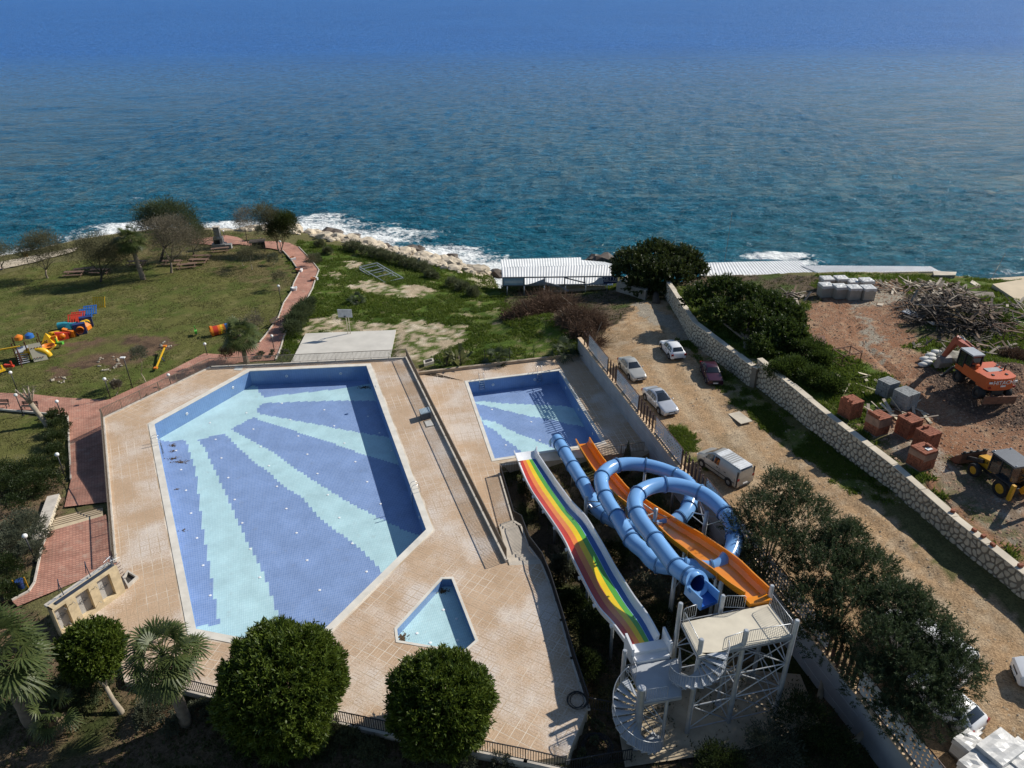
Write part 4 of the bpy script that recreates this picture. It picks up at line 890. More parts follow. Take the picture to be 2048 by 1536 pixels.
for n_ in nich:   # a script word in a diamond outline, as on the photo
    c = sa+su*((n_[0]+n_[1])/2)-sn*.312+Vector((0, 0, nz0+(nz1-nz0)*.52)); wd = (n_[1]-n_[0])*.40; em = MB()
    f_ = lambda x, y: c+su*(x*wd)+Vector((0, 0, y*wd))
    em.tube([f_(-.95+i/24*1.9, .22*math.sin(i*1.55)+.13*i/24-.1) for i in range(25)], .010, 4); em.tube([f_(x, y) for x, y in ((-.62,-.2),(0,-.78),(.62,-.2))], .010, 4); em.tube([f_(x, y) for x, y in ((-.62,.25),(-.3,.6),(0,.42),(.3,.6),(.62,.25))], .010, 4); em.tube([f_(x, y) for x, y in ((-.9,-.22),(.1,-.3),(.85,-.12))], .008, 4)
    em.lathe([(.035, 0), (.02, .01)], 8, Matrix.Translation(f_(0, -.45)) @ sn.to_track_quat('Z', 'Y').to_matrix().to_4x4())
    part('emblem', em, INK, t)
for u_ in (.55, ue[2]+.35, ue[4]+.35):
    if u_ > sl: continue
    w = MB(); q = sa+su*u_+sn*.02; w.tube([q+Vector((0, 0, 1.9)), q+Vector((0, 0, 2.1))+sn*.12, q+Vector((0, 0, 2.12))+sn*.34, q+Vector((0, 0, 2.05))+sn*.36], .018, 6); part('shower_head', w, GALV, t)
    w = MB(); w.tube([q+Vector((0, 0, .7)), q+Vector((0, 0, .72))+sn*.16, q+Vector((0, 0, .66))+sn*.17], .02, 6); part('tap', w, GALV, t)
for u_ in (1.1, 3.0):
    w = MB(); q = sa+su*u_-sn*(DPT+.05)+Vector((0, 0, SH)); w.tube([q, q+Vector((0, 0, .9))-sn*.1, q+Vector((0, 0, .95))-sn*.5+su*.2, q-sn*.45+Vector((0, 0, .1))], .03, 6); part('bracket', w, DGREY, t)
w = MB(); w.tube([sa+su*.2-sn*(DPT+.2)+Vector((0, 0, SH-.04)), sb-su*.3-sn*(DPT+.2)+Vector((0, 0, SH-.04))], .035, 6); part('pipe', w, GALV, t)
rr = random.Random(3); w = MB()
for i in range(16): q = sb-su*.1-sn*.5+Vector((0, 0, SH*.95)); w.tube([q+Vector((rr.uniform(-.5, .5), rr.uniform(-.4, .5), rr.uniform(-.1, .7))), q+Vector((rr.uniform(-.5, .5), rr.uniform(-.4, .5), rr.uniform(-.1, .7)))], .014, 5)
single('wire_tangle', w, GALV, 'tangle of bare steel wires on the right end of the shower wall', 'wire', sb+Vector((0, 0, SH)))
w = MB()
for i in range(6): q = sb+su*.02-sn*.2+Vector((0, 0, .9+i*.28)); w.bar(q, q+su*.35, .03)
part('rung', w, BROWNM, t)
# drain boxes, hatches, pump box
def hatch(label, q, m, z, h=.03, name='hatch_cover'):
    w = MB(); w.prism([(p.x, p.y) for p in q], z-.05, z+h); return single(name, w, m, label, 'hatch', Vector((q[0].x, q[0].y, z)))
q = [P(60+x*.1172, 1110+y*.1172, 0) for x, y in ((1590,410),(1680,290),(1860,405),(1680,570))]
t = thing('drain_box', 'open concrete drain box sunk in the deck beside the shower wall', 'drain', q[0])
o4 = [q[0], q[1], q[2], q[3]]; cc = sum(o4, Vector())/4; i4 = [p.lerp(cc, .28) for p in o4]
for i in range(4): w = MB(); kk = (i+1) % 4; w.prism([(p.x, p.y) for p in (o4[i], o4[kk], i4[kk], i4[i])], -.05, .22); part('rim', w, KERB, t)
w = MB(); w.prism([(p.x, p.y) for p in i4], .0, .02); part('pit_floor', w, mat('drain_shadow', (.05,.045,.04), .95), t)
hatch('pale square hatch on the deck above the big pool corner', [P(280+x*.1465, 690+y*.1465, 0) for x, y in ((1300,300),(1408,300),(1385,350),(1280,345))], mat('hatch_concrete', (.50,.50,.46), .85), 0.)
q = [P(680+x*.1465, 690+y*.1465, 0) for x, y in ((1135,1040),(1245,1015),(1300,1105),(1175,1130))]
t = thing('skimmer_hatch', 'pale hatch cover set in the deck below the grey pump box', 'hatch', q[0]); w = MB(); w.prism([(p.x, p.y) for p in q], -.02, .03); part('frame', w, BRONZE, t); cc = sum(q, Vector())/4; w = MB(); w.prism([(p.lerp(cc, .2).x, p.lerp(cc, .2).y) for p in q], .0, .045); part('cover', w, mat('hatch_plate', (.62,.60,.55), .7), t)
q = [P(680+x*.1465, 690+y*.1465, 0) for x, y in ((1090,975),(1215,940),(1240,1005),(1115,1040))]; hz = .75
t = thing('pump_box', 'grey metal box with ribbed lid standing by the long railing', 'box', q[0])
w = MB(); w.prism([(p.x, p.y) for p in q], 0, hz); part('housing', w, mat('dark_housing', (.07,.085,.10), .5), t); cc = sum(q, Vector())/4
for i in range(7):
    a, b_ = q[0].lerp(q[1], i/7), q[0].lerp(q[1], (i+.75)/7); c, d_ = q[3].lerp(q[2], (i+.75)/7), q[3].lerp(q[2], i/7); w = MB(); w.prism([((p-cc)*1.05+cc).to_tuple()[:2] for p in (a, b_, c, d_)], hz, hz+.06); part('lid_rib', w, mat('lid_grey', (.34,.42,.47), .5), t)
w = MB(); w.prism([((p-cc)*1.06+cc).to_tuple()[:2] for p in q], hz-.04, hz+.015); part('lid', w, mat('lid_grey2', (.28,.36,.41), .5), t)
# pool ladders
def ladder(label, p, inward, z, depth, h=.75):
    iw = Vector((inward.x, inward.y, 0)).normalized(); sd__ = Vector((-iw.y, iw.x, 0)); t = thing('pool_ladder', label, 'ladder', Vector((p.x, p.y, z)), 0, 'steel pool ladders')
    for s in (-.26, .26):
        o = Vector((p.x, p.y, z))+sd__*s; pts = [o-iw*.55]+[o-iw*.55+Vector((0, 0, h*.7))]+[o+iw*(-.19+.34*math.cos(a))+Vector((0, 0, h*.7+.3*math.sin(a))) for a in np.linspace(math.pi, 0, 7)]+[o+iw*.15-Vector((0, 0, depth))]
        w = MB(); w.tube(pts, .022, 7); part('handrail', w, STEEL, t, True)
    for i in range(int(depth/.28)): w = MB(); a = Vector((p.x, p.y, z-.15-i*.28))+iw*.15; w.bar(a-sd__*.26, a+sd__*.26, .09, .03); part('rung', w, STEEL, t)
ladder('steel ladder on the left wall of the big pool', P(317, 887, 0), dE.cross(Vector((0, 0, 1)))*-1, 0, 1.35)
ladder('steel ladder on the right wall of the big pool', P(826, 983, 0), dE.cross(Vector((0, 0, 1))), 0, 1.35)
p2d = POOL2[3]-POOL2[0]
ladder('steel ladder at the far left corner of the slide pool', POOL2[0].lerp(POOL2[1], .15), p2d, ZD2, 1.2); ladder('steel ladder at the far right of the slide pool', POOL2[0].lerp(POOL2[1], .78), p2d, ZD2, 1.2)
# leaf litter lying in the pools
LIT = mat('dead_leaves', (.12,.075,.035), .9, .3, 8.)
def litter(label, u, v, z, rx, ry, n, seed):
    rr = random.Random(seed); c = P(u, v, z); w = MB()
    for _ in range(n):
        r = abs(rr.gauss(0, .5)); a = rr.uniform(0, 6.28); x, y = c.x+rx*r*math.cos(a), c.y+ry*r*math.sin(a); s = rr.uniform(.04, .1); th = rr.uniform(0, 3); h = rr.uniform(.004, .05)
        w.add([(x-s*math.cos(th), y-s*math.sin(th), z+.006), (x+s*.5*math.sin(th), y-s*.5*math.cos(th), z+h), (x+s*math.cos(th), y+s*math.sin(th), z+.006), (x-s*.5*math.sin(th), y+s*.5*math.cos(th), z+h)], [(0, 1, 2, 3)])
    single('leaf_litter', w, LIT, label, 'leaves', c, 'leaf litter in the pools', kind='stuff')
for i, (lb, u, v, z, rx, ry, n) in enumerate((('small patch of dead leaves under the left ladder',345,891,-1.8,.5,.3,50),('tiny leaf patch below the left ladder',346,902,-1.8,.4,.3,30),('curved leaf patch on the pool floor',346,917,-1.8,.7,.3,60),('largest leaf patch on the pool floor left side',361,924,-1.8,.9,.3,90),('dark leaf heap in the far pool corner',729,775,-1.8,.9,.5,120),('leaf heap in the top corner of the wading pool',885,1182,-.75,.5,.3,120),('leaf heap in the left corner of the wading pool',805,1276,-.75,.3,.5,120),('thin leaf line on the blue floor',355,978,-1.8,.5,.15,18),('sparse leaves low on the blue floor',366,1061,-1.8,.3,.3,14))): litter(lb, u, v, z+.012, rx, ry, n, i)
# black cable coils
def coil(label, c, r, turns, seed):
    rr = random.Random(seed); pts = []
    for i in range(turns*18): a = i/18*2*math.pi; q = r*(1+.12*math.sin(i*.13+seed)+rr.uniform(-.03, .03)); pts.append(c+Vector((q*math.cos(a)+.1*math.sin(i*.05), q*math.sin(a)*1.05, .04+.012*(i % 18)/3+.02*(i/18))))
    w = MB(); w.tube(pts, .022, 5); single('cable_coil', w, BLACKM, label, 'cable', c)
coil('black cable coil lying on the deck in the shade', P(1153, 1403, .01), .55, 5, 1); coil('larger black cable coil below the deck railing', Vector((*P(1192, 1500, -1.0).xy, -.95)), .8, 9, 2)
# ------------------------------------------------------------------ water slides
Z3 = lambda l: [(950+x*.293, 850+y*.293) for x, y in l]
Z3B = lambda x, y: (1200+x*.1953, 1150+y*.1953)
def plane_profile(px, za, zb):
    a, b_ = P(*px[0], za), P(*px[-1], zb); L = (b_-a).xy.length; u = (b_-a)/L; out = []
    for p in px: q = PV(p[0], p[1], a, b_); out.append((((q-a).x*u.x+(q-a).y*u.y)/((b_-a).xy.length)*1.0, q.z))
    return out
def slide_edges(pl, pr, za, zb, n=40):
    A, B = plane_profile(pl, za, zb), plane_profile(pr, za, zb); s = np.linspace(0, 1, n)
    z = .5*np.interp(s, [q[0] for q in A], [q[1] for q in A])+.5*np.interp(s, [q[0] for q in B], [q[1] for q in B])
    for _ in range(2): z[1:-1] = .25*z[:-2]+.5*z[1:-1]+.25*z[2:]
    def line(px, pr_):
        su = [q[0] for q in pr_]; u = np.interp(s, su, [p[0] for p in px]); v = np.interp(s, su, [p[1] for p in px])
        for _ in range(2): u[1:-1] = .25*u[:-2]+.5*u[1:-1]+.25*u[2:]; v[1:-1] = .25*v[:-2]+.5*v[1:-1]+.25*v[2:]
        return [P(a, b_, c) for a, b_, c in zip(u, v, z)]
    return line(pl, A), line(pr, B)
def loft(b, L, R, prof, i0=0, i1=None, closed=True):
    """sweep a profile [(k, off, dz)]: k 0..1 between the left and right edges, off metres outward, dz up"""
    i1 = i1 or len(L)-1; vs = []; n = len(prof)
    for i in range(i0, i1+1):
        d = (R[i]-L[i]); d.z = 0; w = d.length; d /= w
        for k_, off, dz in prof: vs.append(L[i].lerp(R[i], k_)+d*off+Vector((0, 0, dz)))
    m = i1-i0+1; fs = []
    for i in range(m-1):
        for k_ in range(n if closed else n-1): kk = (k_+1) % n; fs.append((i*n+k_, i*n+kk, (i+1)*n+kk, (i+1)*n+k_))
    if closed: fs += [tuple(range(n))[::-1], tuple((m-1)*n+k_ for k_ in range(n))]
    b.add(vs, fs); return b
def gloss(name, col, rough=.22): return mat(name, col, rough, .08, .8, spec=.5)
SWHITE = gloss('slide_white_gelcoat', (.74,.75,.76)); LANES = [gloss('lane_red', (.50,.055,.035)), gloss('lane_orange', (.78,.24,.06)), gloss('lane_yellow', (.82,.56,.02)), gloss('lane_green', (.10,.36,.05)), gloss('lane_blue', (.02,.10,.32))]
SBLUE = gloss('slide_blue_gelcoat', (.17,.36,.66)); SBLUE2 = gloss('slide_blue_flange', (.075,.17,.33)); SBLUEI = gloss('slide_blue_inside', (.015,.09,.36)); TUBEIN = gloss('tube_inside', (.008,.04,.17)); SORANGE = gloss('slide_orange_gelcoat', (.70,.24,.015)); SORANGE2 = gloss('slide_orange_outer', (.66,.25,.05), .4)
# --- rainbow slide
rl = Z3([(303,245),(350,365),(400,460),(470,560),(560,690),(630,800),(670,900),(735,1030),(790,1140),(860,1260),(960,1360),(1060,1500)]); rrr = Z3([(412,230),(480,330),(555,440),(640,560),(740,660),(800,760),(870,880),(930,1000),(1000,1110),(1070,1230),(1150,1330),(1222,1472)])
RL, RR = slide_edges(rl, rrr, -.3, 3.0, 44)
t = thing('rainbow_slide', 'wide white water slide with rainbow striped lanes ending at the slide pool', 'water slide', Vector((RL[20].x, RL[20].y, -2)))
d0 = (RL[0]-RL[3]).normalized(); d0.z = 0
L2 = [RL[0]+d0*1.3]+[RL[0]+d0*.6]+RL; R2 = [RR[0]+d0*1.3+(RR[0]-RL[0])*.12]+[RR[0]+d0*.6]+RR
w = MB(); loft(w, L2, R2, [(0, -.20, -.12), (0, -.24, .30), (0, -.16, .31), (0, -.06, .03), (0, 0, 0), (1, 0, 0), (1, .05, .02), (1, .24, .42), (1, .33, .44), (1, .26, -.12)]); part('chute', w, SWHITE, t, 35)
for i in range(5):
    w = MB(); loft(w, RL, RR, [(i/5+.001, 0, .003), (i/5+.001, 0, .009), ((i+1)/5-.001, 0, .009), ((i+1)/5-.001, 0, .003)]); part('lane', w, LANES[i], t, 40)
w = MB(); loft(w, RL, RR, [(.792, 0, .010), (.792, 0, .016), (.806, 0, .016), (.806, 0, .010)]); part('lane_line', w, gloss('lane_pale_blue', (.30,.52,.78)), t, 40)
tl, tr = RL[-1], RR[-1]; du = (RL[-1]-RL[-5]); du.z = 0; du.normalize(); dv = (tr-tl); dv.z = 0; dv.normalize()
w = MB(); q = [tl-dv*.1, tr+dv*.55, tr+dv*.55+du*.62, tl-dv*.1+du*.62]; w.prism([(p.x, p.y) for p in q], tl.z-.35, tl.z+.004); part('start_tub', w, SWHITE, t)
w = MB(); q = [tl-dv*.1+du*.62, tr+dv*.55+du*.62, tr+dv*.45+du*1.1, tl-dv*.1+du*1.1]; w.prism([(p.x, p.y) for p in q], tl.z-.6, tl.z-.22); part('start_step', w, SWHITE, t)
for side, o in ((-1, tl-dv*.24), (1, tr+dv*.62)):
    w = MB(); w.prism([(p.x, p.y) for p in (o-dv*.07-du*.15, o+dv*.07-du*.15, o+dv*.07+du*.85, o-dv*.07+du*.85)], [tl.z-.6]*4, [tl.z+.85]*2+[tl.z+.55]*2); part('end_panel', w, SWHITE, t)
sup = [9, 16, 22, 29, 37]
for i in sup:
    c = RL[i].lerp(RR[i], .25); g_ = float(TZ(c.x, c.y)); w = MB(); w.tube([Vector((c.x, c.y, g_)), Vector((c.x, c.y, c.z-.15))], .11, 10); part('support_post', w, GALV, t, True)
    w = MB(); w.bar(RL[i]+Vector((0, 0, -.16)), RR[i]+Vector((0, 0, -.16)), .12, .1); part('support_arm', w, GALV, t)
for i in range(4, 42, 5):
    c = RL[i]; w = MB(); w.tube([c-dv*.1+Vector((0, 0, -.1)), c-dv*.32+Vector((0, 0, -.12))], .13, 8); part('bracket', w, SWHITE, t)
# --- orange slide
ol = Z3([(690,95),(750,200),(820,310),(960,470),(1260,690),(1340,770),(1440,840),(1520,910),(1600,960),(1680,1020),(1740,1080),(1790,1100),(1845,1140)]); orr = Z3([(780,85),(830,165),(890,250),(1050,440),(1250,565),(1400,660),(1560,750),(1690,840),(1790,905),(1870,980),(1920,1040),(1960,1060),(2005,1110)])
OL, OR_ = slide_edges(ol, orr, .1, 5.8, 48)
t = thing('orange_slide', 'open orange water slide running down beside the blue tube slide', 'water slide', Vector((OL[24].x, OL[24].y, -2)))
prof_o = [(0, -.07, -.02), (0, -.07, .03), (0, .02, .03), (0, .05, -.38), (0, .26, -.62), (1, -.26, -.62), (1, -.05, -.38), (1, -.02, .03), (1, .07, .03), (1, .07, -.02), (1, .0, -.42), (1, -.22, -.70), (0, .22, -.70), (0, .0, -.42)]
cuts = [0, 6, 12, 18, 24, 30, 36, 42, 47]
for a, b_ in zip(cuts[:-1], cuts[1:]):
    w = MB(); loft(w, OL, OR_, prof_o, a, b_); part('chute_section', w, SORANGE, t, 35)
for i in cuts[1:-1]:
    w = MB(); a, b_ = OL[i], OL[min(i+1, 47)]; c, e = OR_[i], OR_[min(i+1, 47)]; k_ = .12
    loft(w, [a, a.lerp(b_, k_)], [c, c.lerp(e, k_)], [(0, -.13, .0), (0, -.07, .0), (0, -.02, -.45), (0, .2, -.72), (1, -.2, -.72), (1, .02, -.45), (1, .07, .0), (1, .13, .0), (1, .08, -.48), (1, -.18, -.80), (0, .18, -.80), (0, -.08, -.48)]); part('flange', w, SORANGE2, t)
a, c = OL[-1], OR_[-1]; du2 = (OL[-1]-OL[-6]); du2.z = 0; du2.normalize(); dv2 = (c-a); dv2.z = 0; dv2.normalize()
w = MB(); q = [a+dv2*.04, c-dv2*.04, c-dv2*.04+du2*.5, a+dv2*.04+du2*.5]; w.prism([(p.x, p.y) for p in q], a.z-.8, a.z-.48); part('start_step', w, SORANGE, t)
for i in (9, 17, 25, 33, 40):
    c = OL[i].lerp(OR_[i], .5); g_ = float(TZ(c.x, c.y)); w = MB(); w.tube([Vector((c.x, c.y, g_)), Vector((c.x, c.y, c.z-.72))], .11, 10); part('support_post', w, GALV, t, True)
# --- blue tube slide
BN = [(1411,1180,5.80,1),(1376,1150,5.64,1),(1353,1135,5.55,1),(1310,1079,5.2,1),(1273,1027,4.95,1),(1275.5,987,4.85,1),(1329,968,4.7,1),(1400,984,4.5,1),(1450,1026,4.3,1),(1470,1075,4.1,1),(1455,1120,3.9,0),(1426,1139,3.7,1),(1373,1133,3.5,1),(1316,1130,3.3,1),(1289,1103,3.18,0),
      (1263,1081,3.05,1),(1233,1031,2.85,1),(1210,993,2.7,1),(1202.7,953,2.5,1),(1233,930,2.3,1),(1291,930,2.15,1),(1351,949,2.05,1),(1383,975,2.0,0),(1378,1012,1.7,1),(1362,1035,1.45,1),(1320,1055,1.2,0),(1260,1055,.95,1),(1212,1032,.75,1),(1191,1014,.6,0),(1165.5,965,.35,1),(1145.7,933,.1,1),(1128.7,903.5,-.1,1),(1119.5,888,-.2,1),(1113,878.5,-.25,0)]
pts = [P(u, v, z) for u, v, z, f in BN]; TR_ = .56
def catmull(pts, per):
    out = []; n = len(pts)
    for i in range(n-1):
        p0, p1, p2, p3 = pts[max(i-1, 0)], pts[i], pts[i+1], pts[min(i+2, n-1)]
        for k_ in range(per): s = k_/per; out.append(.5*((2*p1)+(p2-p0)*s+(2*p0-5*p1+4*p2-p3)*s*s+(3*p1-p0-3*p2+p3)*s**3))
    return out+[pts[-1]]
PER = 6; cen = catmull(pts, PER)
for _ in range(3): cen = [cen[0]]+[(cen[i-1]+cen[i]*2+cen[i+1])/4 for i in range(1, len(cen)-1)]+[cen[-1]]
t = thing('blue_tube_slide', 'long light blue tube slide coiling through two loops down to the pool', 'water slide', Vector((pts[12].x, pts[12].y, -2)))
cuts = [i*PER for i, q in enumerate(BN) if q[3] and i]; cuts = [3]+cuts+[len(cen)-1]
for a, b_ in zip(cuts[:-1], cuts[1:]):
    if b_ > a: w = MB(); w.tube(cen[a:b_+1], TR_, 24, cap=False); part('tube_section', w, SBLUE, t, True)
for i in cuts[1:-1]:
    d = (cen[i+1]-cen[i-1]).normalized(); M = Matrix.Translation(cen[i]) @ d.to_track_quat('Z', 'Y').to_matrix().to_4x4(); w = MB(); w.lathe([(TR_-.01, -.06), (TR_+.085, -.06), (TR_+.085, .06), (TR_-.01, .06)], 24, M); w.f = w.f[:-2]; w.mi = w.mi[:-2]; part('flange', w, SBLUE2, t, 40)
d = (cen[0]-cen[4]).normalized(); dt_ = (d+Vector((0, 0, .75))).normalized(); o0 = cen[3]-d*.02
M = Matrix.Translation(o0) @ dt_.to_track_quat('Z', 'Y').to_matrix().to_4x4(); w = MB(); w.lathe([(TR_-.04, -.05), (TR_+.22, -.05), (TR_+.22, .05), (TR_-.04, .05), (TR_-.04, -.05)], 28, M); w.f = w.f[:-2]; w.mi = w.mi[:-2]; part('mouth_ring', w, SBLUE, t, 40)
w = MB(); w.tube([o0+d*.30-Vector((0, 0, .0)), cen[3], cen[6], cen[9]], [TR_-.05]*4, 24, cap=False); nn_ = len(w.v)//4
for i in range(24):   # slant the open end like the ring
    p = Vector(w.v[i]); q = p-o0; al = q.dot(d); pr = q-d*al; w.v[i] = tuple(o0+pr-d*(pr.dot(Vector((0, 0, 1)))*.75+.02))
part('inner_tube', w, TUBEIN, t, True)  # shade inside the tube put into a darker blue lining
dh = Vector((d.x, d.y, 0)).normalized(); dl = Vector((-dh.y, dh.x, 0)); o = o0-dh*.25; fz = o0.z-TR_-.02
for s in (-1, 1):
    w = MB(); q = [o+dl*s*.58, o+dl*s*.66, o+dl*s*.66+dh*1.5, o+dl*s*.58+dh*1.5]; w.prism([(p.x, p.y) for p in q], fz-.25, [fz+.55, fz+.55, fz+.66, fz+.66]); part('entry_side', w, SBLUE, t)
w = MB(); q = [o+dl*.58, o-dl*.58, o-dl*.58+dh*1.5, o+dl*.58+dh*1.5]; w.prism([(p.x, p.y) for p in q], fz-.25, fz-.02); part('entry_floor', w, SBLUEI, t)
w = MB(); e = cen[-1]; de = (cen[-1]-cen[-4]).normalized(); deh = Vector((de.x, de.y, 0)).normalized(); dle = Vector((-deh.y, deh.x, 0))
for s in (-1, 1): q = [e+dle*s*.5, e+dle*s*.58, e+dle*s*.58+deh*.5, e+dle*s*.5+deh*.5]; w.prism([(p.x, p.y) for p in q], e.z-.7, [e.z+.2, e.z+.2, e.z-.4, e.z-.4])
part('exit_lip', w, SBLUE2, t)
def mast(base, top, arms):
    w = MB(); w.tube([base, top], .16, 12); part('support_post', w, GALV, t, True)
    for a in arms: w = MB(); w.bar(top-Vector((0, 0, .35)), a, .07); part('support_arm', w, GALV, t); w = MB(); w.bar(top-Vector((0, 0, 1.3)), a-Vector((0, 0, .1)), .06); part('support_arm', w, GALV, t)
def near(c, k_): return cen[k_*PER]-Vector((0, 0, TR_))
for (u, v, z, arms) in ((1173,995,1.6,(27,17)), (1312,1017,3.6,(4,5,24)), (1414,1023,4.0,(7,23,8)), (1350,1150,3.2,(12,2)), (1445,1150,3.7,(11,))):
    tp = P(u, v, z); mast(Vector((tp.x, tp.y, float(TZ(tp.x, tp.y)))), tp, [near(0, k_) for k_ in arms])
for k_ in (20, 21, 30): c = cen[k_*PER]; w = MB(); w.tube([Vector((c.x, c.y, float(TZ(c.x, c.y)))), c-Vector((0, 0, TR_))], .12, 10); part('support_post', w, GALV, t, True)
# --- slide tower
PZ, LZ = 5.1, 2.6
BLc, FLc, FRc, BRc = P(*Z3B(840,490), PZ), P(*Z3B(1010,830), PZ), P(*Z3B(1960,625), PZ), P(*Z3B(1720,300), PZ)
bl, br_, fr_, fl = P(*Z3B(310,930), LZ), P(*Z3B(800,850), LZ), P(*Z3B(830,1240), LZ), P(*Z3B(445,1305), LZ)
t = thing('slide_tower', 'grey steel slide tower with two platforms and lattice legs', 'tower', Vector((BLc.x, BLc.y, -2)))
PLATM = mat('platform_sheet', (.60,.54,.42), .6, .12, 1.2); PLATG = mat('platform_grey', (.40,.42,.44), .5, .12, 1.2)
for q, z, m in (((BLc, FLc, FRc, BRc), PZ, PLATM), ((bl, fl, fr_, br_), LZ, PLATG)):
    w = MB(); w.prism([(p.x, p.y) for p in q], z-.06, z); part('platform', w, m, t)
    for i in range(4): a, b_ = q[i], q[(i+1) % 4]; w = MB(); w.bar(a-Vector((0, 0, .16)), b_-Vector((0, 0, .16)), .1, .18); part('edge_beam', w, GALV, t)
    for k_ in (.25, .5, .75): w = MB(); w.bar(q[0].lerp(q[3], k_)-Vector((0, 0, .15)), q[1].lerp(q[2], k_)-Vector((0, 0, .15)), .08, .15); part('joist', w, GALV, t)
posts = {}
def tpost(nm, p, ztop, r=.14):
    g_ = float(TZ(p.x, p.y)); posts[nm] = (Vector((p.x, p.y, g_)), ztop); w = MB(); w.tube([Vector((p.x, p.y, g_-.2)), Vector((p.x, p.y, ztop-.05)), Vector((p.x, p.y, ztop))], [r, r, r*.7], 14); part('post', w, GALV, t, 40)
    w = MB(); w.box((p.x, p.y, g_+.02), (.5, .5, .08)); part('base_plate', w, GALV, t)
ZT = PZ+1.05
def tp(x, y, z=ZT): return P(*Z3B(x, y), z)
tpost('A', tp(828, 285), ZT); tpost('C', tp(1500, 562), ZT); tpost('D', tp(2022, 460), ZT); tpost('E', tp(1262, 205), ZT, .13); tpost('Fp', tp(1765, 105), ZT, .13); pB = tp(1042, 655); tpost('B', pB, ZT)
pS = P(*Z3B(430, 1150), LZ+1.05); tpost('L', P(*Z3B(255, 770), LZ+.95), LZ+.95); tpost('M', P(*Z3B(690, 1270), LZ-.1), LZ-.1, .1)
mid = Vector(((posts['C'][0].x+posts['E'][0].x)/2, (posts['C'][0].y+posts['E'][0].y)/2, 0)); tpost('N', mid, PZ-.1, .1)
def lattice(a, b_, zt, levels):
    A, B = posts[a][0], posts[b_][0]; z0 = max(A.z, B.z)+.3
    for i in range(levels+1):
        z = z0+(zt-.4-z0)*i/levels
        w = MB(); w.tube([Vector((A.x, A.y, z)), Vector((B.x, B.y, z))], .04, 6); part('brace', w, GALV, t)
        if i < levels:
            z2 = z0+(zt-.4-z0)*(i+1)/levels
            for p, q in ((A, B), (B, A)): w = MB(); w.tube([Vector((p.x, p.y, z)), Vector((q.x, q.y, z2))], .035, 6); part('brace', w, GALV, t)
for a, b_, zt, lv_ in (('C','D',PZ,3), ('D','Fp',PZ,3), ('Fp','E',PZ,3), ('E','A',PZ,3), ('B','C',PZ,3), ('C','N',PZ,2), ('A','L',LZ,2), ('L','M',LZ,2)): lattice(a, b_, zt, lv_)
def guard(a, b_, h=1.0, sp=.13, lift=.1, n=None):
    d = b_-a; L = d.length; w = MB(); up = Vector((0, 0, 1)); w.tube([a+up*lift, a+up*(h-.1), a+up*h+d*(.08/L), b_+up*h-d*(.08/L), b_+up*(h-.1), b_+up*lift, a+up*lift], .022, 6); g_ = part('guard_rail', w, GALV, t, True)
    bm_ = MB(); bm_.tube([(0, 0, lift), (0, 0, h)], .011, 5); me = new_mesh('bar', bm_, GALV); base = Vector(t.location)
    for i in range(1, int(L/sp)): inst('bar', me, g_, a+d*(i/int(L/sp))-base)
guard(BLc.lerp(FLc, .05), BLc.lerp(FLc, .92)); guard(FRc.lerp(BRc, .05), FRc.lerp(BRc, .95)); guard(posts['C'][0].xy.to_3d()+Vector((.15, 0, PZ)), FRc.lerp(FLc, .03)); guard(FLc.lerp(FRc, .25), posts['C'][0].xy.to_3d()+Vector((-.15, -.05, PZ)))
guard(posts['E'][0].xy.to_3d()+Vector((.15, 0, PZ)), tp(1475, 345, PZ)); guard(BLc+Vector((.05, .1, 0)), tp(975, 430, PZ))
guard(fl.lerp(fr_, .05), fl.lerp(fr_, .62)); guard(bl.lerp(fl, .03)+Vector((0, 0, 0)), bl.lerp(fl, .4)); guard(br_.lerp(fr_, .02), br_.lerp(fr_, .55))
def spiral(label, c, r0, r1, a0, a1, z0, z1, n, rail_from=0):
    s_ = thing('spiral_stairs', label, 'stairs', Vector((c.x, c.y, z0)), 0, 'spiral stairs of the slide tower'); base = Vector(s_.location)
    for i in range(n):
        f0, f1 = i/n, (i+1.12)/n; z = z0+(z1-z0)*(i+1)/n; b = MB(); th0, th1 = a0+(a1-a0)*f0, a0+(a1-a0)*f1
        q = [(c.x+r0*math.cos(th0), c.y+r0*math.sin(th0)), (c.x+r1*math.cos(th0), c.y+r1*math.sin(th0)), (c.x+r1*math.cos((th0+th1)/2), c.y+r1*math.sin((th0+th1)/2)), (c.x+r1*math.cos(th1), c.y+r1*math.sin(th1)), (c.x+r0*math.cos(th1), c.y+r0*math.sin(th1))]
        b.prism(q, z-.045, z); part('tread', b, PLATG, s_)
    pts = []
    for i in range(n*3+1): f = i/(n*3); th = a0+(a1-a0)*f; pts.append(Vector((c.x+r1*math.cos(th), c.y+r1*math.sin(th), z0+(z1-z0)*f)))
    for zz_, r in ((1.0, .026), (.14, .018)): w = MB(); w.tube([p+Vector((0, 0, zz_)) for p in pts], r, 6); part('handrail', w, GALV, s_, True)
    bm_ = MB(); bm_.tube([(0, 0, .12), (0, 0, 1.0)], .011, 5); me = new_mesh('baluster', bm_, GALV)
    for i in range(0, n*3+1): inst('baluster', me, s_, pts[i]-base)
    return s_
def ang(c, p): return math.atan2(p.y-c.y, p.x-c.x)
cB = posts['B'][0]; aT = ang(cB, tp(1290, 800, PZ)); aE = ang(cB, tp(770, 1010, LZ)); aT = aT if aT < 0 else aT; 
if aE > aT: aE -= 2*math.pi
spiral('upper grey spiral stairs joining the two tower platforms', cB, .14, 1.45, aE, aT, LZ, PZ, 12)
gS = float(TZ(pS.x, pS.y)); w = MB(); s2 = None
aT2 = ang(pS, P(*Z3B(300, 1090), LZ)); aE2 = aT2+math.radians(290)
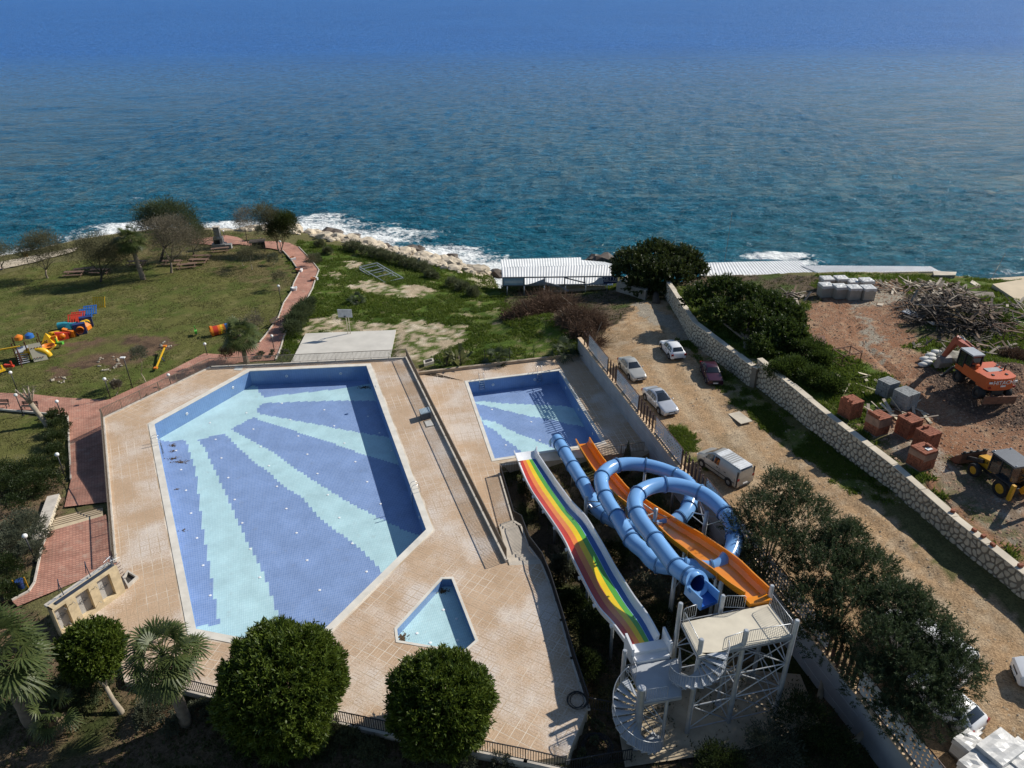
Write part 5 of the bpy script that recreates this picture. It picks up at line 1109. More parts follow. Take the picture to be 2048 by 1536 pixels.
s2 = spiral('lower grey spiral stairs with a thick column standing at the deck corner', pS, .2, 1.5, aE2, aT2, gS, LZ, 18)
w.tube([Vector((pS.x, pS.y, gS-.2)), Vector((pS.x, pS.y, LZ+1.0)), Vector((pS.x, pS.y, LZ+1.06))], [.23, .23, .17], 16); part('column', w, GALV, s2, 40)
# ------------------------------------------------------------------ vehicles (built at the origin, x forward)
GLASSM = mat('vehicle_glass', (.018,.022,.026), .06, .1, 1., spec=.9); RUBBER = mat('tyre_rubber', (.02,.02,.021), .85, .2, 4., local=True); RIMM = mat('alloy_rim', (.42,.43,.44), .35, .1, 4., metal=.7); TRIM = mat('black_trim', (.025,.025,.027), .6)
LAMPW = mat('headlamp_glass', (.62,.64,.66), .12, .05); LAMPR = mat('tail_lamp', (.25,.015,.015), .2, .1); PLATE = mat('number_plate', (.7,.7,.68), .5, .05); CHROME = mat('chrome', (.6,.61,.62), .15, .05, metal=1.)
def paint(name, col, rough=.28, metal=.0): return mat(name, col, rough, .06, 1.2, metal=metal, spec=.6)
def frustum_wheel(t, x, y, r, wd, side, name='wheel', rimm=None, hub=.62):
    M = Matrix.Translation((x, y, r)) @ Matrix.Rotation(-side*math.pi/2, 4, 'X')
    o = MB(); o.lathe([(r*.55, -wd/2), (r*.92, -wd/2), (r, -wd*.33), (r, wd*.33), (r*.92, wd/2), (r*hub, wd/2), (r*hub, wd*.36)], 20, M); wh = part(name, o, RUBBER, t, 40, False)
    o = MB(); o.lathe([(r*hub, wd*.36), (r*hub*.93, wd*.44), (r*.30, wd*.36), (r*.16, wd*.44), (r*.05, wd*.46)], 14, M); rm = part('rim', o, rimm or RIMM, t, 40, False); rm.parent = wh
    return wh
def vehicle(name, label, cat, loc, rz, st, body, cabin, wb, wr, group=None, ymirror=.98, extra=None, wx=0., grille=True, wheelw=.2):
    """st: stations front to rear (x, half width, z bottom, z belt, z top, half width of top); cabin: (i cowl, i roof front, i roof rear, i rear glass foot), windows"""
    t = thing(name, label, cat, loc, rz, group); ring = []
    for (x, w, zb, zt_, ztop, wt) in st:
        zm = zb+(zt_-zb)*.55; h = [(w*.94, zb), (w, zb+.10), (w*1.0, zm), (w*.965, zt_), (wt, zt_+(ztop-zt_)*.86), (wt*.84, ztop)]
        ring.append([Vector((x, -a, b_)) for a, b_ in h]+[Vector((x, a, b_)) for a, b_ in h[::-1]])
    n = 12; b = MB(); vs = [p for r in ring for p in r]; fs = []
    for i in range(len(ring)-1):
        for k_ in range(n): fs.append((i*n+k_, (i+1)*n+k_, (i+1)*n+(k_+1) % n, i*n+(k_+1) % n))
    fs += [tuple(range(n)), tuple((len(ring)-1)*n+k_ for k_ in range(n))[::-1]]
    b.add(vs, fs); me_o = part('body', b, body, t, 38, False)
    ic, irf, irr, irg = cabin
    def panel(nm, pts, faces, nrm, k_=.9, off=.012, m=GLASSM):
        c = sum(pts, Vector())/len(pts); q = [c+(p-c)*k_+nrm*off for p in pts]; o = MB(); o.add(q, faces); return part(nm, o, m, t, 40, False)
    def across(i, j, nm, k_=.92):
        A, B = ring[i], ring[j]; pts = [A[4], A[5], A[6], A[7], B[4], B[5], B[6], B[7]]; nn = ((A[7]-A[4]).cross(B[4]-A[4])).normalized(); nn = nn if nn.z > 0 else -nn
        panel(nm, pts, [(0, 1, 5, 4), (1, 2, 6, 5), (2, 3, 7, 6)], nn, k_, .02)
    across(ic, irf, 'windscreen'); across(irr, irg, 'rear_window')
    for side in (0, 1):
        for i in range(ic, irg):
            if extra and i in extra.get('blind', ()): continue
            A, B = ring[i], ring[i+1]; lo, hi = (3, 4) if side == 0 else (8, 7); pts = [A[lo], B[lo], B[hi], A[hi]]
            if i == ic: pts = [A[lo].lerp(B[lo], .35), B[lo], B[hi], A[hi].lerp(B[hi], .55)]
            if i == irg-1: pts = [A[lo], A[lo].lerp(B[lo], .6), A[hi].lerp(B[hi], .35), A[hi]]
            nn = Vector((0, -1 if side == 0 else 1, .35)).normalized(); panel('side_window', pts, [(0, 1, 2, 3)], nn, .88, .012)
    hw = max(s_[1] for s_ in st); x0, x1 = st[0][0], st[-1][0]
    for sx in (wx+wb/2, wx-wb/2):
        for sy in (-1, 1):
            o = MB(); o.tube([(sx+(wr+.07)*math.cos(a), sy*(hw-.01), wr+(wr+.07)*math.sin(a)) for a in np.linspace(-.15, math.pi+.15, 10)], .05, 6); o.lathe([(wr+.05, -.01), (wr+.05, .01)], 18, Matrix.Translation((sx, sy*(hw-.005), wr)) @ Matrix.Rotation(math.pi/2, 4, 'X')); part('wheel_arch', o, TRIM, t, 40, False)
            frustum_wheel(t, sx, sy*(hw-wheelw/2+.04), wr, wheelw, sy)
    zl = st[1][3]-.03
    for sy in (-1, 1):
        o = MB(); o.box((x0-.14, sy*(st[1][1]-.17), zl-.06), (.22, .32, .15)); part('headlight', o, LAMPW, t, False, False)
        o = MB(); o.box((x1+.06, sy*(st[-2][1]-.10), st[-2][3]-.08), (.14, .24, .22)); part('tail_light', o, LAMPR, t, False, False)
        o = MB(); o.ico((st[ic][0]-.25, sy*(hw+.10), st[ic][3]+.09), .1, 1, 0, (.7, 1.1, .8)); part('mirror', o, body, t, True, False)
        for fx in (.25, -.62):
            o = MB(); o.box((fx+(st[ic][0]+st[irg][0])/2, sy*(hw+.008), st[irf][3]-.14), (.2, .03, .035)); part('door_handle', o, TRIM, t, False, False)
        for f_ in (.06, .5, .93):
            xs_ = st[ic][0]+(st[irg][0]-st[ic][0])*f_; o = MB(); o.box((xs_, sy*(hw+.001), (st[irf][2]+st[irf][3])/2+.06), (.016, .012, (st[irf][3]-st[irf][2])*.72)); part('door_seam', o, TRIM, t, False, False)
        o = MB(); o.box((wx, sy*(hw-.01), st[irf][2]+.05), (wb-2*wr-.2, .05, .09)); part('sill_trim', o, TRIM, t, False, False)
    if grille: o = MB(); o.box((x0-.04, 0, st[0][3]-.0), (.1, .7, .14)); part('grille', o, TRIM, t, False, False)
    o = MB(); o.box((x0-.01, 0, st[0][2]+.13), (.1, .5, .11)); part('number_plate', o, PLATE, t, False, False)
    o = MB(); o.box((x1+.01, 0, st[-1][2]+.18), (.1, .5, .11)); part('number_plate', o, PLATE, t, False, False)
    for x, z in ((x0-.02, st[0][2]+.01), (x1+.02, st[-1][2]+.01)):
        o = MB(); o.box((x, 0, z), (.16, st[0][1]*1.7, .08)); part('bumper_trim', o, TRIM, t, False, False)
    return t, ring
SEDAN = [(2.40,.62,.30,.52,.58,.50), (2.33,.78,.22,.62,.68,.66), (2.0,.86,.2,.70,.79,.74), (1.3,.88,.2,.79,.90,.76), (.88,.89,.2,.86,.97,.75), (.12,.89,.2,.90,1.38,.60), (-.45,.89,.2,.92,1.43,.61), (-1.0,.89,.2,.92,1.39,.60), (-1.62,.88,.2,.91,1.05,.68), (-2.05,.85,.22,.88,1.0,.70), (-2.30,.79,.26,.78,.90,.66), (-2.38,.66,.34,.64,.70,.55)]
BOXY = [(2.05,.70,.30,.60,.64,.60), (2.02,.78,.24,.68,.74,.68), (1.6,.81,.22,.74,.82,.72), (1.0,.82,.22,.80,.88,.72), (.75,.82,.22,.84,.93,.72), (.20,.82,.22,.88,1.33,.62), (-.3,.82,.22,.89,1.37,.62), (-1.05,.82,.22,.89,1.34,.61), (-1.5,.81,.22,.88,.98,.68), (-1.9,.80,.24,.86,.94,.70), (-2.05,.76,.3,.76,.84,.66)]
HATCH = [(2.04,.62,.30,.54,.60,.50), (1.97,.78,.22,.64,.72,.66), (1.6,.84,.2,.74,.84,.72), (1.15,.86,.2,.82,.92,.74), (.85,.87,.2,.88,1.0,.74), (.15,.87,.2,.92,1.40,.60), (-.4,.87,.2,.94,1.44,.61), (-1.35,.87,.2,.95,1.39,.60), (-1.82,.85,.22,.95,1.06,.66), (-1.98,.82,.26,.84,.92,.66), (-2.05,.72,.34,.66,.72,.6)]
VAN = [(2.40,.70,.28,.72,.78,.55), (2.30,.86,.24,.90,1.0,.72), (1.95,.92,.22,1.02,1.16,.80), (1.62,.94,.22,1.10,1.28,.80), (.80,.95,.22,1.14,1.86,.74), (.35,.95,.22,1.15,1.94,.77), (-.25,.95,.22,1.15,1.96,.78), (-1.2,.95,.22,1.15,1.96,.78), (-2.25,.95,.22,1.15,1.93,.77), (-2.37,.92,.26,1.10,1.80,.74), (-2.40,.88,.30,1.0,1.10,.72)]
def place(a, b_, f=G):
    """heading from photo points rear->front on the ground"""
    A, B = f(*a), f(*b_); h = (B-A); return math.atan2(h.y, h.x), A, B
def ctr(A, B, rz, side, hw, wb_off=0.):
    m = A.lerp(B, .5); n_ = Vector((-math.sin(rz), math.cos(rz), 0)); p = m+n_*side*hw+Vector((math.cos(rz), math.sin(rz), 0))*wb_off; return Vector((p.x, p.y, float(TZ(p.x, p.y))))
rz, A, B = place((1238.5, 737), (1260, 760)); SILV = paint('silver_beige_paint', (.44,.43,.39), .3, .35)
vehicle('parked_saloon', 'silver beige saloon parked behind the narrow slat screen', 'car', ctr(A, B, rz, 1, .78), rz, [(x*.95, w*.97, zb, a, c, d) for x, w, zb, a, c, d in SEDAN], SILV, (4, 5, 7, 8), 2.55, .30, 'cars parked on the dirt road')
rz, A, B = place((1291, 800), (1317.8, 827.5)); SILV2 = paint('bright_silver_paint', (.56,.57,.59), .22, .4)
tt, rg = vehicle('parked_saloon', 'silver saloon with a dark glass sunroof, nearest the slat screen', 'car', ctr(A, B, rz, 1, .8), rz, SEDAN, SILV2, (4, 5, 7, 8), 2.8, .32, 'cars parked on the dirt road')
o = MB(); o.box((-.12, 0, 1.425), (.5, .86, .03)); part('sunroof', o, GLASSM, tt, False, False)
rz, A, B = place((1339.6, 718.6), (1321, 697)); WHT = paint('white_car_paint', (.72,.73,.74), .25)
vehicle('parked_hatchback', 'white hatchback seen from behind, parked in dappled tree shade', 'car', ctr(A, B, rz, -1, .78), rz, HATCH, WHT, (4, 5, 7, 8), 2.5, .30, 'cars parked on the dirt road', grille=True)
rz, A, B = place((1400, 738), (1416, 772)); MAROON = paint('maroon_paint', (.035,.006,.018), .3)  # shade of the tree put into a darker maroon
vehicle('parked_saloon', 'old boxy maroon car in shade close to the stone wall', 'car', ctr(A, B, rz, 1, .72), rz, BOXY, MAROON, (4, 5, 7, 8), 2.45, .29, 'cars parked on the dirt road')
q0, q1 = P(1474, 977, G(1474, 985).z+.25), P(1504, 963.5, G(1504, 972).z+.25); rr_ = q1-q0; rz = math.atan2(rr_.y, rr_.x)+math.pi/2; m_ = q0.lerp(q1, .5)+Vector((math.cos(rz), math.sin(rz), 0))*2.40
VANP = paint('silver_van_paint', (.40,.39,.36), .35, .3)
def roof_ribs(tv, x0, x1, n, z, hw_, m):
    for i in range(n): o = MB(); o.box((x0+(x1-x0)*i/(n-1), 0, z), (.07, hw_*2, .025)); part('roof_rib', o, m, tv, False, False)
tv, rg = vehicle('parked_van', 'silver panel van with ribbed roof parked behind the broad slat screen', 'van', Vector((m_.x, m_.y, float(TZ(m_.x, m_.y)))), rz, VAN, VANP, (3, 4, 8, 9), 3.1, .33, 'cars parked on the dirt road', extra={'blind': (6, 7, 8)}, wx=.05)
roof_ribs(tv, .3, -2.15, 11, 1.965, .6, mat('van_roof_white', (.66,.67,.67), .4)); o = MB(); o.box((-.95, 0, 1.945), (2.7, 1.36, .02)); part('roof_skin', o, mat('van_roof_white', (.66,.67,.67), .4), tv, False, False)
for y in (-.94, .94): o = MB(); o.box((-2.33, y*.97, 1.05), (.12, .06, 1.45)); part('rear_pillar', o, TRIM, tv, False, False)
for y in (-.97, .97): o = MB(); o.box((-.1, y, .62), (3.9, .03, .05)); part('side_moulding', o, TRIM, tv, False, False)
WV = [(x*1.12, w*1.03, zb, a*1.05, c*1.22, d) for x, w, zb, a, c, d in VAN]
p0, p1 = P(1925, 1292, 3.9), P(1800, 1206, 3.9); rz = math.atan2((p1-p0).y, (p1-p0).x); mm = p0.lerp(p1, .5); VW = paint('white_van_paint', (.74,.75,.76), .3)
tv, rg = vehicle('parked_van', 'tall white panel van half hidden behind the dark trees', 'van', Vector((mm.x, mm.y, float(TZ(mm.x, mm.y)))), rz, WV, VW, (3, 4, 8, 9), 3.5, .35, 'cars parked on the dirt road', extra={'blind': (5, 6, 7, 8)}); roof_ribs(tv, .3, -2.4, 9, 2.40, .6, VW)
mm = P(1893, 1385, 2.6); vehicle('parked_hatchback', 'white hatchback almost hidden under the lowest dark tree', 'car', Vector((mm.x, mm.y, float(TZ(mm.x, mm.y)))), rz, HATCH, WHT, (4, 5, 7, 8), 2.5, .30, 'cars parked on the dirt road')
mm = G(2100, 1360); fr2 = G(2010, 1345); rz = math.atan2((fr2-mm).y, (fr2-mm).x)
MPV = [(2.1,.66,.28,.62,.70,.55), (2.03,.80,.22,.78,.88,.70), (1.7,.85,.2,.90,1.02,.76), (1.35,.87,.2,.98,1.12,.77), (.60,.88,.2,1.02,1.66,.68), (.1,.88,.2,1.04,1.78,.70), (-.7,.88,.2,1.04,1.80,.70), (-1.75,.88,.2,1.04,1.76,.70), (-2.02,.86,.24,1.02,1.5,.68), (-2.1,.80,.3,.9,1.0,.66)]
hp = Vector((math.cos(rz), math.sin(rz), 0)); c_ = G(2012, 1350)-hp*2.1+Vector((.2, -.2, 0))
vehicle('parked_minivan', 'white minivan with black bumper entering at the right photo edge', 'van', Vector((c_.x, c_.y, float(TZ(c_.x, c_.y)))), rz, MPV, WHT, (3, 4, 7, 8), 2.65, .32, 'cars parked on the dirt road')
# ------------------------------------------------------------------ text helper
def text_mesh(s, size, name='lettering', extrude=.004):
    c = bpy.data.curves.new(name, 'FONT'); c.body = s; c.size = size; c.extrude = extrude; c.align_x = 'CENTER'; c.align_y = 'CENTER'
    o = bpy.data.objects.new(name, c); COL.objects.link(o); bpy.context.view_layer.update(); me = bpy.data.meshes.new_from_object(o.evaluated_get(bpy.context.evaluated_depsgraph_get())); bpy.data.objects.remove(o); bpy.data.curves.remove(c); me.name = name; return me
# ------------------------------------------------------------------ wheeled excavator
EXO = mat('excavator_orange', (.52,.105,.03), .4, .12, 1.2, local=True); EXB = mat('excavator_boom_red', (.36,.085,.05), .5, .2, 1.5, local=True); STEELD = mat('dark_worn_steel', (.035,.032,.03), .6, .3, 3., local=True); RUST = mat('rusty_steel', (.16,.075,.045), .8, .3, 3.)
zl = GL(1945, 800).z
cpos = P(1952, 800, zl); bk = P(1874, 722, zl+1.0); hd = bk-cpos; rz = math.atan2(hd.y, hd.x); REACH = hd.xy.length
t = thing('wheeled_excavator', 'orange wheeled excavator with raised boom working beside the dark spoil heap', 'excavator', Vector((cpos.x, cpos.y, float(TZ(cpos.x, cpos.y)))), rz); t.scale = (1.13, 1.13, 1.13)
# undercarriage points along the photo's wheel line
ua, ub = P(1925, 826, zl), P(1884, 790, zl); ur = math.atan2((ub-ua).y, (ub-ua).x)-rz
UM = Matrix.Rotation(ur, 4, 'Z')
def upart(nm, o, m, sm=False): o.v = [tuple(UM @ Vector(p)) for p in o.v]; return part(nm, o, m, t, sm, False)
o = MB(); o.box((0, 0, .75), (3.8, .9, .4)); o.box((1.35, 0, .62), (.3, 2.0, .3)); o.box((-1.35, 0, .62), (.3, 2.0, .3)); upart('chassis', o, STEELD)
for x in (1.35, -1.35):
    for y in (-1, 1):
        M = UM @ Matrix.Translation((x, y*1.05, .52)) @ Matrix.Rotation(-y*math.pi/2, 4, 'X'); o = MB(); o.lathe([(.3, -.25), (.46, -.25), (.52, -.16), (.52, .16), (.46, .25), (.3, .25), (.28, .15)], 20, M); wh = part('wheel', o, RUBBER, t, 40, False)
        o = MB(); o.lathe([(.29, .15), (.2, .2), (.05, .24)], 12, M); r_ = part('rim', o, STEELD, t, 40, False); r_.parent = wh
o = MB(); o.box((-2.35, 0, .38), (.12, 2.5, .62)); o.bar((-2.3, .5, .4), (-1.6, .4, .7), .14); o.bar((-2.3, -.5, .4), (-1.6, -.4, .7), .14); upart('dozer_blade', o, RUST)
for y in (-1, 1): o = MB(); o.bar((1.9, y*.5, .75), (2.2, y*1.1, .95), .22); o.bar((2.2, y*1.1, .95), (2.35, y*1.65, .12), .2); o.box((2.36, y*1.68, .06), (.4, .4, .1)); upart('outrigger', o, STEELD)
o = MB(); o.lathe([(.65, .95), (.65, 1.15)], 18); part('turntable', o, STEELD, t, 40, False)
# upper body: rounded counterweight
out = [(.95, -1.25), (-.9, -1.25)]+[(-.9-1.05*math.sin(a)**.4, -1.25*math.cos(a)*1.0) for a in np.linspace(.35, math.pi-.35, 9)]+[(-.9, 1.25), (.95, 1.25)]
o = MB(); o.prism(out, 1.15, 1.95); part('engine_housing', o, EXO, t, False, False)
cw = [(-.75, -1.27), (-.95, -1.27)]+[(-.95-1.05*math.sin(a)**.4, -1.27*math.cos(a)) for a in np.linspace(.35, math.pi-.35, 9)]+[(-.95, 1.27), (-.75, 1.27)]
o = MB(); o.prism(cw, 1.02, 2.02); part('counterweight', o, EXO, t, False, False)
o = MB(); o.box((-.55, -.2, 1.985), (.9, 1.2, .06)); part('engine_cover', o, mat('grey_cover', (.30,.31,.31), .5), t, False, False)
for x, y in ((-.3, -.95), (.1, -.95), (-1.3, .5), (-1.35, -.6)): o = MB(); o.box((x, y, 2.05), (.22, .14, .08)); part('latch', o, TRIM, t, False, False)
o = MB(); o.lathe([(.13, 1.95), (.13, 2.2), (.17, 2.2), (.17, 2.28)], 12, Matrix.Translation((.05, .85, 0))); part('air_filter', o, EXO, t, 40, False)
o = MB(); o.lathe([(.06, 1.95), (.06, 2.45)], 10, Matrix.Translation((-.6, -1.0, 0))); part('exhaust', o, STEELD, t, 40, False)
o = MB(); o.prism([(.35, .25), (1.75, .25), (1.85, 1.2), (.35, 1.2)], 1.15, 1.55); part('cab_base', o, EXO, t, False, False)
o = MB(); o.prism([(.40, .30), (1.72, .30), (1.80, 1.15), (.40, 1.15)], 1.55, 2.85); part('cab_glass', o, GLASSM, t, False, False)
for x, y in ((.38, .28), (1.74, .28), (1.82, 1.17), (.38, 1.17), (1.1, 1.18)): o = MB(); o.bar((x, y, 1.55), (x-.03, y, 2.86), .08); part('cab_pillar', o, TRIM, t, False, False)
o = MB(); o.prism([(.30, .22), (1.72, .22), (1.80, 1.22), (.30, 1.22)], 2.85, 2.97); part('cab_roof', o, mat('grey_cab_roof', (.36,.38,.40), .45), t, False, False)
o = MB(); o.prism([(.35, -1.25), (1.6, -1.25), (1.6, -.5), (.35, -.5)], 1.15, 1.55); part('tool_box', o, EXO, t, False, False)
# boom, arm, bucket in the plane y = -.1 ; knuckle read from the photo
M0 = Matrix.Translation(t.location) @ Matrix.Rotation(rz, 4, 'Z') @ Matrix.Scale(1.13, 4); Mi = M0.inverted()
fwd = Vector((math.cos(rz), math.sin(rz), 0)); lo_ = t.location
def bp(u, v): q = Mi @ PV(u, v, lo_, lo_+fwd); return Vector((q.x, -.1, q.z))
kn = bp(1912, 680); bd_ = bp(1944, 706); tipb = bp(1886, 712); root = Vector((.9, -.1, 1.6)); print('boom', kn, bd_, tipb)
def beam(nm, pts, w0, h0, m):
    for a, b_, h1, h2 in pts:
        o = MB(); d = (b_-a).normalized(); u_ = Vector((0, 1, 0)).cross(d).normalized(); vs = [a+u_*h1/2-Vector((0, w0/2, 0)), a+u_*h1/2+Vector((0, w0/2, 0)), a-u_*h1/2+Vector((0, w0/2, 0)), a-u_*h1/2-Vector((0, w0/2, 0)), b_+u_*h2/2-Vector((0, w0/2, 0)), b_+u_*h2/2+Vector((0, w0/2, 0)), b_-u_*h2/2+Vector((0, w0/2, 0)), b_-u_*h2/2-Vector((0, w0/2, 0))]
        o.add(vs, [(0, 1, 2, 3), (7, 6, 5, 4), (0, 4, 5, 1), (1, 5, 6, 2), (2, 6, 7, 3), (3, 7, 4, 0)]); part(nm, o, m, t, False, False)
beam('boom', [(root, bd_, .42, .62), (bd_, kn, .60, .38)], .42, .5, EXB); beam('arm', [(kn+(kn-tipb)*.18, kn, .25, .5), (kn, tipb, .52, .26)], .34, .4, EXB)
for a, b_ in ((Vector((1.25, .22, 1.4)), bd_+Vector((-.1, .32, -.1))), (Vector((1.25, -.42, 1.4)), bd_+Vector((-.1, -.32, -.1))), (bd_+Vector((-.1, 0, .42)), kn+(kn-tipb)*.16+Vector((0, 0, .12))), (kn+Vector((.05, 0, .35)), tipb+Vector((0, 0, .35)))):
    m_ = a.lerp(b_, .6); o = MB(); o.tube([a, m_], .085, 8); part('hydraulic_cylinder', o, EXB, t, True, False); o = MB(); o.tube([m_, b_], .045, 8); part('piston_rod', o, CHROME, t, True, False)
o = MB(); prof = [(0, .15), (.35, .05), (.55, -.35), (.45, -.85), (.05, -1.05), (-.35, -.85)]; wv = .55
sh = [tipb+Vector((-x*.9, s_*wv, z*.95-.1)) for s_ in (-1, 1) for x, z in prof]; n = len(prof)
o.add(sh, [(i, i+1, n+i+1, n+i) for i in range(n-1)]); o.add([sh[i] for i in range(n)], [tuple(range(n))]); o.add([sh[n+i] for i in range(n)], [tuple(range(n))[::-1]]); part('bucket', o, mat('bucket_steel', (.22,.20,.18), .6, .3, 2.), t, False, False)
for s_ in (-.45, -.15, .15, .45): o = MB(); q = tipb+Vector((.315, s_, -.92)); o.bar(q, q+Vector((.2, 0, -.03)), .09, .06); part('bucket_tooth', o, STEELD, t, False, False)
lm = text_mesh('HITACHI', .46, 'lettering', .012); lm.materials.append(mat('white_lettering', (.75,.72,.68), .5)); lo2 = link('lettering', lm, t, (-2.02, 0, 1.70)); lo2.rotation_euler = (math.pi/2, 0, -math.pi/2)
for y in (-.92, .92): o = MB(); o.box((-1.935, y*1.12, 1.70), (.06, .26, .15), (.1 if y < 0 else -.1)); part('sticker', o, PLATE, t, False, False)
o = MB(); o.box((-2.005, 0, 1.40), (.03, .42, .14)); part('number_plate', o, PLATE, t, False, False)
for y in (-1.02, 1.02): o = MB(); o.box((-1.93, y, 1.25), (.06, .2, .16), (.1 if y < 0 else -.1)); part('tail_light', o, LAMPR, t, False, False)
# ------------------------------------------------------------------ backhoe loader
ra, rb2 = P(1998, 988, zl), P(1946, 948, zl); hd = rb2-ra; rz = math.atan2(hd.y, hd.x); nl = Vector((-math.sin(rz), math.cos(rz), 0)); cm = ra.lerp(rb2, .5)-nl*.95; print('backhoe wb', hd.xy.length)
t = thing('backhoe_loader', 'yellow backhoe loader with dark cab roof at the right photo edge', 'digger', Vector((cm.x, cm.y, float(TZ(cm.x, cm.y)))), rz)
YEL = mat('digger_yellow', (.58,.30,.02), .4, .15, 1.5, local=True); WBk = hd.xy.length
for x, r, wd in ((WBk/2, .55, .38), (-WBk/2, .68, .45)):
    for y in (-1, 1): frustum_wheel(t, x, y*.92, r, wd, y, 'wheel', YEL, .6)
o = MB(); o.box((0, 0, .75), (WBk+1.2, .7, .4)); part('chassis', o, STEELD, t, False, False)
o = MB(); q = [(.35, -.42), (WBk/2+.55, -.36), (WBk/2+.55, .36), (.35, .42)]; o.prism(q, .85, [1.75, 1.45, 1.45, 1.75]); part('bonnet', o, YEL, t, False, False)
o = MB(); o.box((WBk/2+.56, 0, 1.15), (.06, .6, .5)); part('grille', o, TRIM, t, False, False)
o = MB(); o.prism([(.35, -.8), (-1.55, -.8), (-1.55, .8), (.35, .8)], 1.2, 2.68); part('cab_glass', o, GLASSM, t, False, False)
for x in (.36, -.6, -1.56):
    for y in (-.81, .81): o = MB(); o.bar((x, y, 1.2), (x*.95, y, 2.7), .09); part('cab_pillar', o, TRIM, t, False, False)
o = MB(); o.prism([(.55, -.88), (-1.7, -.88), (-1.7, .88), (.55, .88)], 2.68, 2.82); part('cab_roof', o, mat('digger_roof', (.10,.11,.125), .45), t, False, False)
for x, y in ((.45, .7), (.45, -.7), (-1.6, .7), (-1.6, -.7)): o = MB(); o.ico((x, y, 2.86), .07, 1); part('work_lamp', o, LAMPW, t, True, False)
for y in (-1, 1):
    o = MB(); o.tube([(-WBk/2+.85*math.cos(a), y*.95, .68+.80*math.sin(a)) for a in np.linspace(.1, 2.9, 8)], .05, 6); o.prism([(-WBk/2+.75, y*.72), (-WBk/2-.75, y*.72), (-WBk/2-.75, y*1.15), (-WBk/2+.75, y*1.15)], 1.42, 1.5); part('mudguard', o, TRIM, t, False, False)
    o = MB(); o.bar((WBk/2-.1, y*.5, 1.35), (WBk/2+1.35, y*.55, .75), .16, .3); part('loader_arm', o, STEELD, t, False, False)
    o = MB(); o.bar((-WBk/2-.95, y*1.1, .35), (-WBk/2-1.0, y*1.1, 1.7), .22, .25); part('stabiliser_leg', o, YEL, t, False, False)
xb = WBk/2+1.35; o = MB(); pr = [(0, 1.15), (-.05, .3), (.35, .05), (1.0, .1)]
vs = [Vector((xb+x, s_*1.15, z)) for s_ in (-1, 1) for x, z in pr]; o.add(vs, [(0, 1, 5, 4), (1, 2, 6, 5), (2, 3, 7, 6), (3, 2, 1, 0), (4, 5, 6, 7)]); o.box((xb-.03, 0, .72), (.06, 2.3, .9)); part('front_bucket', o, RUST, t, False, False)
for s_ in np.linspace(-1, 1, 7): o = MB(); o.bar((xb+.95, s_, .1), (xb+1.2, s_, .08), .1, .06); part('bucket_tooth', o, STEELD, t, False, False)
o = MB(); o.bar((xb+.0, -1.15, 1.2), (xb+.0, 1.15, 1.2), .12); part('bucket_edge', o, STEELD, t, False, False)
for s_ in (-.9, -.3, .3, .9): o = MB(); o.box((xb+.02, s_, 1.3), (.1, .18, .12)); part('bucket_clamp', o, STEELD, t, False, False)
o = MB(); o.bar((-WBk/2-.9, .1, .9), (-WBk/2-2.0, .1, 3.0), .3, .4); o.bar((-WBk/2-2.0, .1, 3.0), (-WBk/2-2.4, .1, 1.0), .25, .3); part('rear_boom', o, YEL, t, False, False)
lm = text_mesh('JCB', .26); lm.materials.append(mat('black_lettering', (.02,.02,.02), .5)); l2 = link('lettering', lm, t, (1.05, .415, 1.35)); l2.rotation_euler = (math.pi/2, 0, math.pi)
# ------------------------------------------------------------------ shore shelter and long roofs
ROOFW = mat('white_roof_sheet', (.74,.74,.72), .5, .10, .6); WOODG = mat('weathered_timber', (.22,.19,.155), .85, .3, 2.); 
def corrugated(o, a, b_, c, d, pitch=.42, amp=.055):
    """sheet a(left back) b(right back) c(right front) d(left front); ribs run back to front"""
    n = max(2, int((b_-a).length/pitch)); vs = []; fs = []
    for i in range(n*4+1):
        f = i/(n*4); ph = i % 4; h = amp if ph in (1, 2) else 0
        if i == n*4: f = 1
        vs += [a.lerp(b_, f)+Vector((0, 0, h)), d.lerp(c, f)+Vector((0, 0, h))]
    for i in range(n*4): fs.append((2*i, 2*i+1, 2*i+3, 2*i+2))
    o.add(vs, fs); return o
t = thing('shore_shelter', 'long open shelter with white corrugated roof and torn sign frame above the shore', 'shelter', P(1100, 600, -4.4))
fl_, fr2 = P(1005, 569, -1.9), P(1226, 571, -1.9); rl_, rr2 = P(1003, 535, -1.0), P(1231, 530, -1.0); bl2, br2 = P(1000.5, 519, -1.9), P(1162, 515, -1.9)
w = MB(); corrugated(w, rl_, rr2, fr2, fl_); part('front_roof', w, ROOFW, t); w = MB(); corrugated(w, bl2, br2, rl_.lerp(rr2, .70), rl_); part('rear_roof', w, ROOFW, t)
w = MB(); corrugated(w, P(1162,520,-1.75), P(1212,524.5,-1.75), rr2, rl_.lerp(rr2, .70)); part('rear_roof', w, ROOFW, t)
w = MB(); w.add([rl_+Vector((0,0,-.05)), fl_+Vector((0,0,-.05)), fl_-Vector((0,0,.5)), rl_-Vector((0,0,.4))], [(0,1,2,3)]); part('gable_flashing', w, ROOFW, t)
sdv = (fr2-fl_).normalized(); sn2 = Vector((sdv.y, -sdv.x, 0)); sn2 = sn2 if sn2.y < 0 else -sn2
g0 = float(TZ(fl_.x, fl_.y)); so = sn2*.5
def sg(u, v): a = fl_+so; return PV(u, v, a, fr2+so)
zx = lambda x, y: sg(980+x*.1367, 490+y*.1367)
DKF = mat('sign_frame_grey', (.13,.135,.14), .6)
